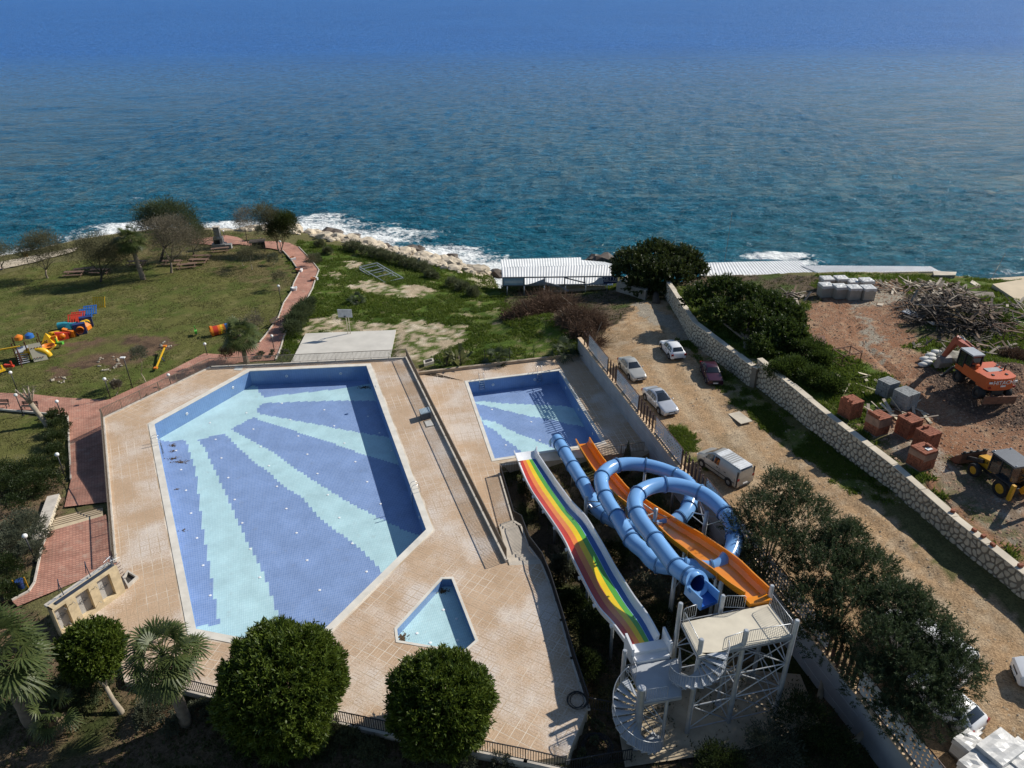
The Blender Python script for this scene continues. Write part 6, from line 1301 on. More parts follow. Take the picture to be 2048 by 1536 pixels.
for a, b_ in (((185,478),(1860,458)), ((190,592),(1715,572)), ((188,478),(190,592)), ((1860,458),(1862,560)), ((500,475),(500,590)), ((800,472),(800,580)), ((1090,470),(1092,578)), ((1385,465),(1390,575)), ((1090,478),(1390,552))):
    w = MB(); w.bar(zx(*a), zx(*b_), .16); part('sign_frame', w, DKF, t)
for x in (250, 500, 795, 1105, 1400, 1715):
    p = zx(x, 585); w = MB(); w.tube([p, Vector((p.x, p.y, float(TZ(p.x, p.y))-.2))], .07, 8); part('post', w, GALV, t, True)
    q = p-sn2*6.5; w = MB(); w.tube([q+Vector((0, 0, .6)), Vector((q.x, q.y, float(TZ(q.x, q.y))-.2))], .07, 8); part('post', w, GALV, t, True)
def signp(nm, quad, m, off=.06): w = MB(); w.add([zx(*q)+sn2*off for q in quad]+[zx(*q)+sn2*(off-.04) for q in quad], [(0,1,2,3), (7,6,5,4), (0,4,5,1), (1,5,6,2), (2,6,7,3), (3,7,4,0)]); return part(nm, w, m, t)
signp('sign_panel', [(195,585),(495,583),(495,482),(195,486)], mat('faded_sign_blue', (.30,.42,.50), .6, .35, .5)); signp('sign_panel', [(215,560),(485,556),(485,515),(215,520)], mat('faded_sign_white', (.55,.58,.58), .6, .2, .5), .08)
w = MB(); dp = [(505,585),(640,545),(790,490),(800,530),(930,560),(1080,610),(1160,660),(1140,680),(1040,620),(900,590),(780,585)]; w.add([zx(*q)+sn2*(.12+.1*(i % 2)) for i, q in enumerate(dp)], [tuple(range(len(dp)))]); part('torn_banner', w, mat('banner_grey', (.22,.25,.28), .7, .4, .8), t)
w = MB(); dp = [(1390,575),(1520,540),(1600,470),(1650,475),(1660,560),(1600,572)]; w.add([zx(*q)+sn2*.1 for q in dp], [tuple(range(len(dp)))]); part('torn_banner', w, mat('banner_white', (.55,.58,.60), .6, .2), t)
signp('sign_panel', [(1640,565),(1855,560),(1855,462),(1640,468)], mat('sign_navy', (.015,.03,.10), .5))
ang_s = math.atan2(sdv.y, sdv.x)
for s_, sz, xy in (('IZZETTIN', .95, (1745, 487)), ('RESTAURANT', .42, (1775, 527))):
    lm = text_mesh(s_, sz*.8, 'sign_lettering', .01); lm.materials.append(mat('white_lettering', (.75,.72,.68), .5)); p = zx(*xy)+sn2*.09; l = link('sign_lettering', lm, t, p-t.location); l.rotation_euler = (math.pi/2, 0, ang_s)
w = MB(); q = [zx(x, 640)-sn2*k_ for x, k_ in ((850, 1), (1700, 1), (1700, 7), (850, 7))]; w.prism([(p.x, p.y) for p in q], -6, [float(TZ(p.x, p.y))+.35 for p in q]); part('floor_slab', w, mat('patio_slab', (.40,.34,.25), .9, .2), t)
w = MB(); a, b_ = zx(850, 600)-sn2*6.9, zx(1860, 600)-sn2*6.9
for i in range(28): w.bar(a.lerp(b_, i/28)-Vector((0, 0, .2)), a.lerp(b_, (i+1)/28)-Vector((0, 0, 1.3)), .03); w.bar(a.lerp(b_, i/28)-Vector((0, 0, 1.3)), a.lerp(b_, (i+1)/28)-Vector((0, 0, .2)), .03)
part('lattice_fence', w, WOODG, t)
w = MB(); q = [G(1232, 583), G(1290, 600), G(1318, 575), G(1255, 566)]; w.prism([(p.x, p.y) for p in q], -6, [p.z+1.4 for p in q]); single('concrete_kiosk', w, mat('plaster_grey', (.38,.34,.28), .9), 'low plastered block beside the shelter under the big carob tree', 'building', q[0])
w = MB(); corrugated(w, P(1396,526,.3), P(1598,521,.3), P(1640,549,.3), P(1400,553,.3)); t = thing('shore_roof', 'broad end of the long white corrugated roof below the building lot', 'roof', P(1500, 545, .3)); part('roof_sheet', w, ROOFW, t); w = MB(); w.bar(P(1398,554,.15), P(1640,550,.15), .3, .4); part('fascia', w, KERB, t)
for x in (1410, 1520, 1630): p = P(x, 538, .25); w = MB(); w.tube([p, p-Vector((0, 0, 9))], .12, 6); part('post', w, KERB, t)
w = MB(); corrugated(w, P(1600,531,.4), P(1862,533,.4), P(1880,543,.4), P(1640,548,.4)); t = thing('shore_roof', 'narrow stretch of white corrugated roof behind the white block pallets', 'roof', P(1750, 541, .4)); part('roof_sheet', w, ROOFW, t); w = MB(); w.bar(P(1640,549,.25), P(1880,544.5,.25), .3, .4); part('fascia', w, KERB, t)
for x in (1660, 1760, 1860): p = P(x, 540, .35); w = MB(); w.tube([p, p-Vector((0, 0, 9))], .12, 6); part('post', w, KERB, t)
def block(label, q, z0, z1, m, name='terrace', cat='wall', cap=None):
    t = thing(name, label, cat, q[0]); w = MB(); w.prism([(p.x, p.y) for p in q], z0, z1); part('core', w, m, t)
    if cap: w = MB(); cc = sum(q, Vector())/len(q); w.prism([((p-cc)*1.03+cc).to_tuple()[:2] for p in q], z1, z1+.15); part('cap', w, cap, t)
    return t
q = [P(1868,552,2.0), P(1910,552,2.0), P(1912,546,2.0), P(1866,544,2.0)]; tb = block('stone pier with flat cap at the end of the white roof', q, -2, 2.0, MORTAR, cap=CAPM)
emit_stones(tb, stone_face(tb, q[0], q[1], -1, -1, 1.9, 1.9, .6, 60, 77, .06, side=-1 if Vector((-(q[1]-q[0]).y, (q[1]-q[0]).x, 0)).y > 0 else 1), 60)
TERR = mat('terrace_concrete', (.56,.46,.32), .9, .12, .5)
block('pale concrete ledge running along the shore', [P(1925,566,1.6), P(1985,562,1.6), P(2120,556,1.6), P(2120,548,1.6), P(1990,556,1.6), P(1925,562,1.6)], -3, 1.6, TERR)
q = [P(1985,568,2.6), P(2060,617,2.6), P(2300,640,2.6), P(2300,560,2.6), P(2060,556,2.6)]; tb = block('tan concrete terrace with stone side at the right photo edge', q, -2, 2.6, TERR)
e_ = q[1]-q[0]; emit_stones(tb, stone_face(tb, q[0], q[1], .4, .4, 2.3, 2.3, .55, 60, 78, .06, side=-1 if Vector((-e_.y, e_.x, 0)).y > 0 else 1), 60)
block('sloping concrete edge strip above the weeds', [P(1940,566,1.9), P(1990,592,2.2), P(1993,586,2.2), P(1944,561,1.9)], 0, 2.0, CAPM)
for lb, a, b_ in (('thin upright pole standing at the shore behind the white roof', P(1449,525,.2), P(1458,426,.2)), ('thin leaning pole at the water edge on the right', P(1984,556,.5), P(2000,508,.5))):
    tz = top_z(a, 426 if a.x < 45 else 508); w = MB(); w.tube([a, a+Vector((.2 if a.x < 45 else .9, .2, tz-a.z))], .035, 6); single('pole', w, WOODG, lb, 'pole', a)
# ------------------------------------------------------------------ pallets
def bricks_stack(label, c, rz, nx, ny, nz, bs, m, seed, group, cat='bricks', loose=(), wrap=None, name='brick_pallet'):
    rr = random.Random(seed); t = thing(name, label, cat, c, rz, group); o = MB(); bx_, by_, bz_ = bs; sh = MB()
    for k_ in range(nz):
        for i in range(nx):
            for j in range(ny):
                if 0 < i < nx-1 and 0 < j < ny-1 and k_ < nz-1: continue
                jx, jy = rr.uniform(-.02, .02), rr.uniform(-.02, .02); o.box(((i-(nx-1)/2)*bx_+jx, (j-(ny-1)/2)*by_+jy, .12+(k_+.5)*bz_), (bx_*.95, by_*.95, bz_*.93))
    part('bricks', o, m, t, False, False, 'stuff')
    b = MB(); b.box((0, 0, .06), (nx*bx_, ny*by_, .1)); part('pallet_base', b, WOODG, t, False, False)
    for (i, j) in loose: b = MB(); b.box(((i-(nx-1)/2)*bx_, (j-(ny-1)/2)*by_, .12+(nz+.5)*bz_), (bx_*.95, by_*.95, bz_*.95), rr.uniform(-.2, .2)); part('brick', b, m, t, False, False)
    if wrap:
        b = MB(); X_, Y_, z0, z1 = nx*bx_/2+.02, ny*by_/2+.02, .12+wrap[0]*nz*bz_, .12+wrap[1]*nz*bz_
        for k_ in range(4): q = [(-X_, -Y_), (X_, -Y_), (X_, Y_), (-X_, Y_)]; a, c2 = q[k_], q[(k_+1) % 4]; b.add([(a[0], a[1], z0+.1*rr.random()), (c2[0], c2[1], z0+.25*rr.random()), (c2[0], c2[1], z1), (a[0], a[1], z1)], [(0, 1, 2, 3)])
        part('plastic_wrap', b, mat('pallet_wrap', (.27,.155,.11), .35, .3, 2.), t, False, False)
    return t
WRZ = math.atan2(WD.y, WD.x)
def gl(u, v, f=GL): p = f(u, v); return Vector((p.x, p.y, float(TZ(p.x, p.y))))
for i, (u, v, lb, nz, loose, wrap) in enumerate(((1697,833,'red brick pallet on grass, farthest along the stone wall',7,((1,0),(2,0),(4,0)),None), (1750,866,'red brick pallet with half its wrap, second along the wall',7,((0,0),(1,0),(2,0),(3,0),(4,0)),(.45,.95)), (1811,872,'red brick pallet pushed against another, on its far side',7,((1,3),),None),
    (1847,897,'red brick pallet pushed against another, on its near side',7,((1,3),(1,2)),None), (1838,933,'red brick pallet with torn wrap and white paper, nearest the wall corner',7,((2,4),(3,4)),(.5,.9)))):
    c = gl(u, v); bricks_stack(lb, c, WRZ+.15, 6, 6, nz, (.232,.232,.235), RBRICK, i, 'red brick pallets on the building lot', loose=loose, wrap=wrap)
p = gl(1838, 933); b = MB(); b.box((p.x+.2, p.y-.2, p.z+1.80), (.5, .35, .02), .4); single('paper_sheet', b, PLATE, 'white paper lying on the nearest brick pallet', 'paper', p)
GREYB = mat('grey_concrete_block', (.25,.26,.255), .9, .2, 1.5)
bricks_stack('grey concrete block pallet, the far one of a pair on grass', gl(1771, 789), WRZ+.2, 6, 5, 5, (.22,.28,.30), GREYB, 11, 'grey block pallets', 'blocks', name='block_pallet'); bricks_stack('grey concrete block pallet, the near one of a pair on grass', gl(1806, 812), WRZ+.2, 7, 6, 5, (.22,.26,.30), GREYB, 12, 'grey block pallets', 'blocks', name='block_pallet')
WBL = mat('white_aerated_block', (.38,.34,.28), .85, .15, 1.5); WTOP = mat('white_wrap_film', (.60,.59,.56), .35, .12, 2.5, bump=.5, bscale=6)
def wrapped(label, c, rz, sx, sy, sz, seed, group, body=WBL):
    t = thing('wrapped_pallet', label, 'pallet', c, rz, group); rr = random.Random(seed); n = 6
    for k_ in range(n): o = MB(); o.box((0, 0, .12+(k_+.5)*(sz-.12)/n), (sx*(1-.01*rr.random()), sy*(1-.01*rr.random()), (sz-.12)/n*.96)); part('block_course', o, body, t, False, False)
    o = MB(); o.box((0, 0, .06), (sx, sy, .11)); part('pallet_base', o, WOODG, t, False, False)
    o = MB(); N = 7; vs = [((i/(N-1)-.5)*(sx+.06), (j/(N-1)-.5)*(sy+.06), sz+.03+rr.uniform(-.02, .09)*(0 < i < N-1 and 0 < j < N-1)) for i in range(N) for j in range(N)]; fs = [(i*N+j, (i+1)*N+j, (i+1)*N+j+1, i*N+j+1) for i in range(N-1) for j in range(N-1)]
    o.add(vs, fs); ring = [i*N for i in range(N)]+[(N-1)*N+j for j in range(1, N)]+[i*N+N-1 for i in range(N-2, -1, -1)]+[j for j in range(N-2, 0, -1)]; dv_ = [(vs[i][0]*1.01, vs[i][1]*1.01, sz-.18-rr.uniform(0, .2)) for i in ring]; off = len(o.v); o.v += dv_; L = len(ring)
    o.f += [(ring[(i+1) % L], ring[i], off+i, off+(i+1) % L) for i in range(L)]; o.mi += [0]*L; part('wrap_film', o, WTOP, t, False, False)
    return t
rowp = [('front left', 1648, 592), ('front, second from left', 1676, 595), ('front, third from left', 1703, 598), ('front right', 1731, 599), ('rear left', 1650, 578), ('rear, second from left', 1678, 578), ('rear, third from left', 1702, 580), ('rear right', 1728, 583)]
for i, (nm, u, v) in enumerate(rowp): wrapped(f'white topped block pallet, {nm} in the cluster of eight near the shore', gl(u, v), .06, 1.42, 1.42, 1.6 if i != 6 else 1.25, i, 'white block pallets near the shore')
WB2 = mat('white_block_pale', (.55,.53,.49), .8, .1)
for i, (u, v, lb, sx, sy, sz) in enumerate(((1935,1500,'white wrapped pallet half under the dark tree',1.3,1.2,1.1), (1988,1512,'big white wrapped pallet, foremost in the corner stack',1.3,2.0,1.3), (2030,1520,'white wrapped pallet at the right photo edge corner',1.3,1.7,.95), (1948,1548,'white wrapped pallet cut by the bottom photo edge',1.4,1.3,1.2), (1932,1462,'small white wrapped block behind the corner stack',.9,.7,.7), (2025,1570,'white wrapped pallet at the very corner below the others',1.4,1.4,1.0))):
    p = G(u, v+12); wrapped(lb, Vector((p.x, p.y, float(TZ(p.x, p.y)))), WRZ+.25, sx, sy, sz, 30+i, 'white pallets by the boundary wall', WB2)
# ------------------------------------------------------------------ timber heaps and scrap
WOODS = [mat('old_timber_grey', (.25,.21,.165), .9, .3, 1.5), mat('old_timber_brown', (.17,.115,.075), .9, .3, 1.5), mat('old_timber_pale', (.46,.39,.30), .85, .2, 1.5), mat('old_timber_dark', (.07,.055,.045), .9, .3, 1.5)]
def heap(label, c, rx, ry, h, n, seed, ln=(1., 3.2), name='timber_heap', mats=WOODS):
    rr = random.Random(seed); t = thing(name, label, 'debris', c); shared = []
    for m in mats:
        for L in (ln[0], (ln[0]+ln[1])/2, ln[1]):
            for wd in (.10, .26): b = MB(); b.box((0, 0, 0), (L, wd, .05)); shared.append(new_mesh('plank', b, m))
    for i in range(n):
        r = math.sqrt(rr.random()); a = rr.uniform(0, 6.28); x, y = rx*r*math.cos(a), ry*r*math.sin(a); zt_ = h*max(0, 1-r**1.5)
        z = float(TZ(c.x+x, c.y+y))-c.z+zt_*rr.uniform(.25, 1.05)+.08
        o = link('plank', shared[rr.randrange(len(shared))], t, (x, y, z)); o.rotation_euler = (rr.uniform(-.3, .3), rr.gauss(0, .28), rr.uniform(0, 3.14))
    return t
heap('big heap of broken boards and beams at the right of the lot', gl(1908, 640), 5.0, 5.6, 2.5, 295, 1, (1., 4.2), mats=[WOODS[0], WOODS[1], WOODS[3], WOODS[3], WOODS[1]]); heap('band of grey boards scattered below the stone pier', gl(1845, 580), 6.5, 3.2, 1.0, 110, 2); heap('pile of boards at the right photo edge below the terrace', gl(2030, 628), 3.5, 3, 1.0, 60, 3)
heap('fan of weathered boards beside the dark trees', gl(1572, 598), 3.2, 2.5, .6, 55, 4); heap('pale boards scattered under the trees by the wall', gl(1470, 640), 2., 2., .4, 20, 5); heap('pale poles lying on the grass beside the grey blocks', gl(1793, 830), 2.6, 1.2, .15, 18, 6, (2.2, 4.), mats=[WOODS[2], mat('pale_lath', (.55,.48,.34), .8)]); heap('thin laths lying in the grass above the brick pallets', gl(1715, 765), 2.5, 2, .1, 12, 7, (1., 2.5), mats=[mat('pale_lath', (.55,.48,.34), .8)])
heap('dark boards and frames on the grass behind the digger boom', gl(1985, 705), 3.5, 2.5, .5, 34, 8, mats=[WOODS[3], WOODS[1], WOODS[0]]); heap('loose boards lying near the white sacks', gl(1880, 700), 2.5, 2., .3, 22, 9)
for i, (u, v, L, lb) in enumerate(((1605,712,1.1,'square brown board lying on grass by the wall'), (1640,683,2.4,'rusty sheet lying at the edge of the lot track'), (1828,640,2.6,'bent grey metal sheet at the foot of the board heap'), (1872,660,1.8,'pale corrugated sheet at the foot of the board heap'), (1760,612,1.1,'small pale board lying on the grey track'), (1480,838,2.2,'concrete slab lying on the verge below the stone wall'), (1960,590,3.,'large plywood board leaning by the weeds'))):
    p = (G if i == 5 else GL)(u, v); b = MB(); b.box((0, 0, 0), (L, L*.55, .07)); o = tag(link('board', new_mesh('board', b, (WOODS[1], RUST, mat('zinc_sheet', (.34,.36,.38), .5), WOODS[2], WOODS[2], CAPM, WOODS[0])[i]), None, (p.x, p.y, float(TZ(p.x, p.y))+.1)), lb, 'board'); o.rotation_euler = (.06, -.08, .5+i*.9)
def frame(label, c, rz, sx, sy, sz, m, r=.04, name='steel_rack', legs=True, cross=1):
    t = thing(name, label, 'frame', c, rz); q = [(-sx/2, -sy/2), (sx/2, -sy/2), (sx/2, sy/2), (-sx/2, sy/2)]
    for z in ((0.05, sz) if sz > .2 else (sz,)):
        for i in range(4): o = MB(); a, b_ = q[i], q[(i+1) % 4]; o.bar((a[0], a[1], z), (b_[0], b_[1], z), r*2); part('rail', o, m, t, False, False)
        for k_ in range(cross): x = -sx/2+sx*(k_+1)/(cross+1); o = MB(); o.bar((x, -sy/2, z), (x, sy/2, z), r*2); part('rail', o, m, t, False, False)
    if legs:
        for a in q: o = MB(); o.bar((a[0], a[1], 0), (a[0], a[1], sz), r*2); part('leg', o, m, t, False, False)
    return t
ft = frame('long galvanised steel frame lying on the rough grass', Vector((0, 0, 0)), 0, 9, 3.2, .5, GALV, .06, cross=2); a, b_ = G(742, 541), G(788, 562); c = a.lerp(b_, .45); ft.location = Vector((c.x, c.y, float(TZ(c.x, c.y)))); ft.rotation_euler = (0, 0, math.atan2((b_-a).y, (b_-a).x))
frame('dark welded steel frame with tray on the lot edge', gl(1690, 722), .3, 2.2, 1.6, 1.2, RUST, .035); frame('dark steel frame standing on grass near the right edge', gl(2010, 680), .2, 2.6, 1.8, 1.2, RUST, .035)
SACK = mat('white_sack', (.62,.61,.57), .8, .15, 3.)
for i, (u, v) in enumerate(((1848,725),(1858,718),(1853,733),(1863,728),(1880,745),(1870,712),(1895,722),(1845,735))):
    p = gl(u, v); b = MB(); b.ico((p.x, p.y, p.z+.22), .48, 2, .12, (1.15, .8, .55), i); single('white_sack', b, SACK, 'white filled sack heaped on the ground beside the digger bucket', 'sack', p, 'white sacks by the digger bucket', True)
p = gl(1895, 738); b = MB(); b.ico((p.x, p.y, p.z+.55), 1.1, 2, .14, (1.2, .9, .6), 3); single('boulder', b, mat('boulder_grey', (.27,.25,.20), .9, .3, 2.), 'large grey boulder between the sacks and the digger cab', 'rock', p)
# ------------------------------------------------------------------ lamps, benches, tables
GLOBE = mat('lamp_globe', (.78,.78,.75), .3, .03)
def lampf(label, b_, top, r=.19, head=True):
    p = G(*b_); p = Vector((p.x, p.y, float(TZ(p.x, p.y)))); h = max(1.2, top_z(p, top)-p.z); t = thing('garden_lamp', label, 'lamp', p, 0, 'globe lamps in the park'); o = MB(); o.tube([(0, 0, 0), (0, 0, h-r)], .05, 8); part('post', o, BLACKM, t, True, False); o = MB(); o.lathe([(.14, 0), (.14, .06), (.06, .1)], 10); part('base', o, BLACKM, t, False, False)
    if head: o = MB(); o.ico((0, 0, h), r, 2); part('globe', o, GLOBE, t, True, False)
    else: o = MB(); o.box((-.1, 0, h), (.5, .3, .1)); part('floodlight', o, GLOBE, t, False, False)
for lb, b_, tp_ in (('globe lamp on the lawn at the left photo edge',(36,785),745), ('globe lamp beside the bench on the brick path',(47,831),790), ('globe lamp behind the top of the clipped hedge',(123,830),803), ('globe lamp at the corner of lawn and brick path',(222,800),758), ('globe lamp on the path outside the diagonal railing',(342,771),750), ('globe lamp on the lawn by the corner of the top railing',(415,712),688), ('globe lamp on the lawn halfway along the curved path',(563,608),572), ('globe lamp by the court beside the brick path',(549,703),672), ('globe lamp at the far bend of the brick path',(565,515),483), ('globe lamp in the hedge beside the shaded path',(132,958),909), ('globe lamp in the dark bushes beside the lower paving',(72,1125),1072), ('globe lamp near the barbecue by the sea',(449,475),462)): lampf(lb, b_, tp_)
lampf('tall black post with floodlight on the lawn', (266, 779), 715, head=False)
BW = mat('bench_wood', (.10,.07,.055), .7, .2, 3.)
def bench(label, c, rz, group=None):
    t = thing('park_bench', label, 'bench', c, rz, group)
    for y in (-.15, 0, .15): o = MB(); o.box((0, y, .45), (1.7, .12, .04)); part('seat_slat', o, BW, t, False, False)
    for z in (.62, .78): o = MB(); o.box((0, .25+z*.05, z), (1.7, .04, .12)); part('back_slat', o, BW, t, False, False)
    for x in (-.7, .7): o = MB(); o.bar((x, -.2, 0), (x, -.18, .45), .06); o.bar((x, .22, 0), (x, .32, .88), .06); o.bar((x, -.2, .43), (x, .25, .43), .05); part('leg', o, BLACKM, t, False, False)
def onT(u, v): p = G(u, v); return Vector((p.x, p.y, lv(p.x, p.y)))
bench('dark slatted bench on the brick path beside the lopped tree', onT(62, 822), .0, 'park benches'); bench('dark slatted bench at the left photo edge on the brick path', onT(4, 818), .0, 'park benches'); bench('dark bench on the lawn edge beside the curved path', onT(553, 650), 1.2, 'park benches')
TW = mat('picnic_timber', (.20,.125,.09), .85, .25, 2.)
def picnic(label, c, rz, L=2.6):
    t = thing('picnic_table', label, 'table', c, rz, 'picnic tables on the lawn')
    for y in (-.3, -.1, .1, .3): o = MB(); o.box((0, y, .76), (L, .17, .05)); part('table_board', o, TW, t, False, False)
    for y in (-.8, .8): o = MB(); o.box((0, y, .45), (L, .3, .05)); part('bench_board', o, TW, t, False, False)
    for x in (-L*.38, L*.38): o = MB(); o.bar((x, -.75, 0), (x, -.2, .74), .08); o.bar((x, .75, 0), (x, .2, .74), .08); o.bar((x, -.85, .4), (x, .85, .4), .07); part('leg', o, TW, t, False, False)
for i, (u, v, lb) in enumerate(((150,552,'picnic table left of the dark tree'), (170,546,'picnic table behind the dark tree on its left'), (203,548,'picnic table right behind the dark tree trunk'), (275,530,'lone picnic table behind the palm trunk'), (375,536,'front picnic table of the group right of the grey tree'), (398,528,'middle picnic table of the group right of the grey tree'), (405,520,'rear picnic table of the group right of the grey tree'), (441,504,'picnic table in front of the barbecue'), (345,530,'picnic table partly hidden by the grey tree trunk'))):
    p = G(u, v); picnic(lb, Vector((p.x, p.y, float(TZ(p.x, p.y)))), .1+.2*math.sin(i*2.), 3.0)
# barbecue and small kiosk
p = G(440, 497); c = Vector((p.x, p.y, float(TZ(p.x, p.y)))); t = thing('barbecue', 'tall grey stone barbecue with chimney standing by the sea', 'barbecue', c, .15)
BST = mat('barbecue_stone', (.33,.32,.30), .9, .35, 2.5); BDK = mat('soot_black', (.02,.02,.02), .95)  # BDK: soot at the fire opening, plain black on kiosk back and drain
for nm, cc, s_, m in (('chimney', (0, .3, 2.6), (1.0, 1.0, 2.6), BST), ('hearth', (0, 0, .5), (2.4, 1.5, 1.0), BST), ('hood', (0, .2, 1.5), (1.6, 1.2, 1.2), BST), ('fire_opening', (-.2, -.42, 1.35), (1.0, .06, .75), BDK), ('chimney_cap', (0, .3, 3.98), (1.2, 1.2, .12), KERB), ('side_bench', (1.7, -.3, .45), (1.0, 1.0, .9), BST)): o = MB(); o.box(cc, s_); part(nm, o, m, t, False, False)
p = G(518, 503); c = Vector((p.x, p.y, float(TZ(p.x, p.y)))); t = thing('wooden_kiosk', 'small dark open wooden kiosk beside the far path', 'kiosk', c, .2)
for x in (-1, 1):
    for y in (-.8, .8): o = MB(); o.bar((x*1.1, y, 0), (x*1.1, y, 1.9), .1); part('post', o, WOODS[3], t, False, False)
o = MB(); o.box((0, 0, 1.95), (2.7, 2.1, .12)); part('roof', o, WOODS[3], t, False, False); o = MB(); o.box((0, .75, .95), (2.1, .06, 1.6)); part('back_wall', o, BDK, t, False, False)
for i, (u, v, lb) in enumerate(((585,521,'terracotta flower box on the left path edge at the far bend'), (597,545,'terracotta flower box at the left path corner'), (627,563,'terracotta pot on the right path edge'), (590,583,'white flower box at the left path edge near the lamp'))):
    p = onT(u, v); t = thing('planter', lb, 'planter', p, .6+i); o = MB(); o.lathe([(.28, 0), (.38, .4), (.42, .4), (.42, .48), (.34, .48), (.32, .4)], 12); part('pot', o, mat('terracotta', (.40,.17,.09), .85) if i != 3 else PLATE, t, 40, False); o = MB(); o.box((0, -.5, .2), (.9, .3, .4)); part('plinth', o, PLATE, t, False, False)
# litter bin on the lower garden, sign by the sea walk
p = G(47, 1182); t = thing('litter_bin', 'dark blue litter bin in a yellow frame beside the lower paving', 'bin', Vector((p.x, p.y, float(TZ(p.x, p.y)))), .4); o = MB(); o.lathe([(.20, .35), (.24, 1.0), (.26, 1.0), (.26, 1.05), (.2, 1.05)], 14); part('bucket', o, mat('bin_blue', (.02,.05,.17), .4), t, 40, False)
for x in (-.36, .36): o = MB(); o.bar((x, -.05, 0), (x, 0, 1.2), .06); part('leg', o, YEL, t, False, False)
o = MB(); o.bar((-.36, 0, .75), (.36, 0, .75), .05); part('cross_bar', o, YEL, t, False, False)
p = G(58, 531); t = thing('sign_post', 'small orange sign on a post by the seaside walk', 'sign', Vector((p.x, p.y, float(TZ(p.x, p.y))))); o = MB(); o.bar((0, 0, 0), (0, 0, 2.2), .08); part('post', o, BLACKM, t, False, False); o = MB(); o.box((0, -.06, 1.9), (.8, .05, .7)); part('sign_board', o, mat('sign_orange', (.62,.30,.03), .5), t, False, False)
# basketball hoop
bb = P(698.4, 667, -1.88); ht = top_z(bb, 628); t = thing('basketball_hoop', 'white basketball backboard on a double post at the court edge', 'basketball hoop', bb)
bdy = Vector((-.12, -1, 0)).normalized(); bdx = Vector((1, -.06, 0)).normalized(); tz = Vector((0, 0, 1)); top = bb+tz*(ht-bb.z)
for s_ in (-.16, .16): o = MB(); o.tube([bb+bdx*s_, bb+bdx*s_+tz*2.4, top+bdx*s_+bdy*.55], .05, 8); part('post', o, mat('cream_pole', (.62,.56,.44), .5), t, True)
for z in (1.2, 2.3): o = MB(); o.bar(bb+tz*z-bdx*.16, bb+tz*z+bdx*.16, .05); part('tie', o, mat('cream_pole', (.62,.56,.44), .5), t)
bc = top+bdy*.62+tz*.35; o = MB(); o.box((bc.x, bc.y, bc.z), (1.8, .05, 1.08), math.atan2(bdx.y, bdx.x)); part('backboard', o, mat('backboard_grey', (.55,.56,.57), .5), t)
o = MB(); q = bc+bdy*.28-tz*.38; o.tube([q+Vector((.23*math.cos(a), .23*math.sin(a), 0)) for a in np.linspace(0, 2*math.pi, 17)], .02, 6, cap=False); o.bar(q, bc-tz*.38, .06); part('rim', o, BLACKM, t)
# concrete manhole beyond the wire fence
q = [P(680+x*.1465, 690+y*.1465, -1.2) for x, y in ((1140,235),(1270,200),(1285,245),(1150,285))]; t = thing('drain_box', 'concrete drain box with open top in the grass behind the wire fence', 'drain', q[0]); w = MB(); w.prism([(p.x, p.y) for p in q], -2, -.95); part('rim', w, KERB, t); cc = sum(q, Vector())/4; w = MB(); w.prism([(p.lerp(cc, .3).x, p.lerp(cc, .3).y) for p in q], -1, -.945); part('opening', w, BDK, t)  # dark of the open top is a flat black plate
# ------------------------------------------------------------------ dismantled playground on the lawn
PC = {k_: mat('play_'+k_, c, .35, .06) for k_, c in dict(yellow=(.72,.42,.015), orange=(.68,.20,.02), red=(.50,.05,.025), blue=(.03,.13,.40), navy=(.02,.035,.14), teal=(.05,.36,.42), green=(.12,.45,.06), brown=(.13,.05,.04), grey=(.40,.41,.42), beige=(.50,.45,.33)).items()}
def pl(u, v): p = G(u, v); return Vector((p.x, p.y, float(TZ(p.x, p.y))))
def slatpanel(label, u, v, rz, tilt, col, n=6, s=1.5):
    t = thing('slatted_barrier', label, 'play panel', pl(u, v), rz, 'slatted play barriers on the lawn'); M = Matrix.Translation((0, 0, .18)) @ Matrix.Rotation(tilt, 4, 'X')
    for i in range(n): o = MB(); o.box(((i/(n-1)-.5)*s, 0, s*.5), (s/n*.55, .07, s), 0, M); part('slat', o, PC[col], t, False, False)
    for z in (.06, s-.06): o = MB(); o.box((0, .0, z), (s+.2, .10, .14), 0, M); part('rail', o, PC[col], t, False, False)
slatpanel('yellow slatted play panel, farthest of the row', 199, 618, .05, -.5, 'yellow'); slatpanel('blue slatted play panel, far one of the blue pair', 181, 632, .3, -1.0, 'blue'); slatpanel('blue slatted play panel, near one of the blue pair', 172, 638, .3, -1.0, 'blue'); slatpanel('red slatted play panel, far one of the red pair', 157, 645, .3, -1.0, 'red'); slatpanel('red slatted play panel, near one of the red pair', 150, 650, .3, -1.0, 'red')
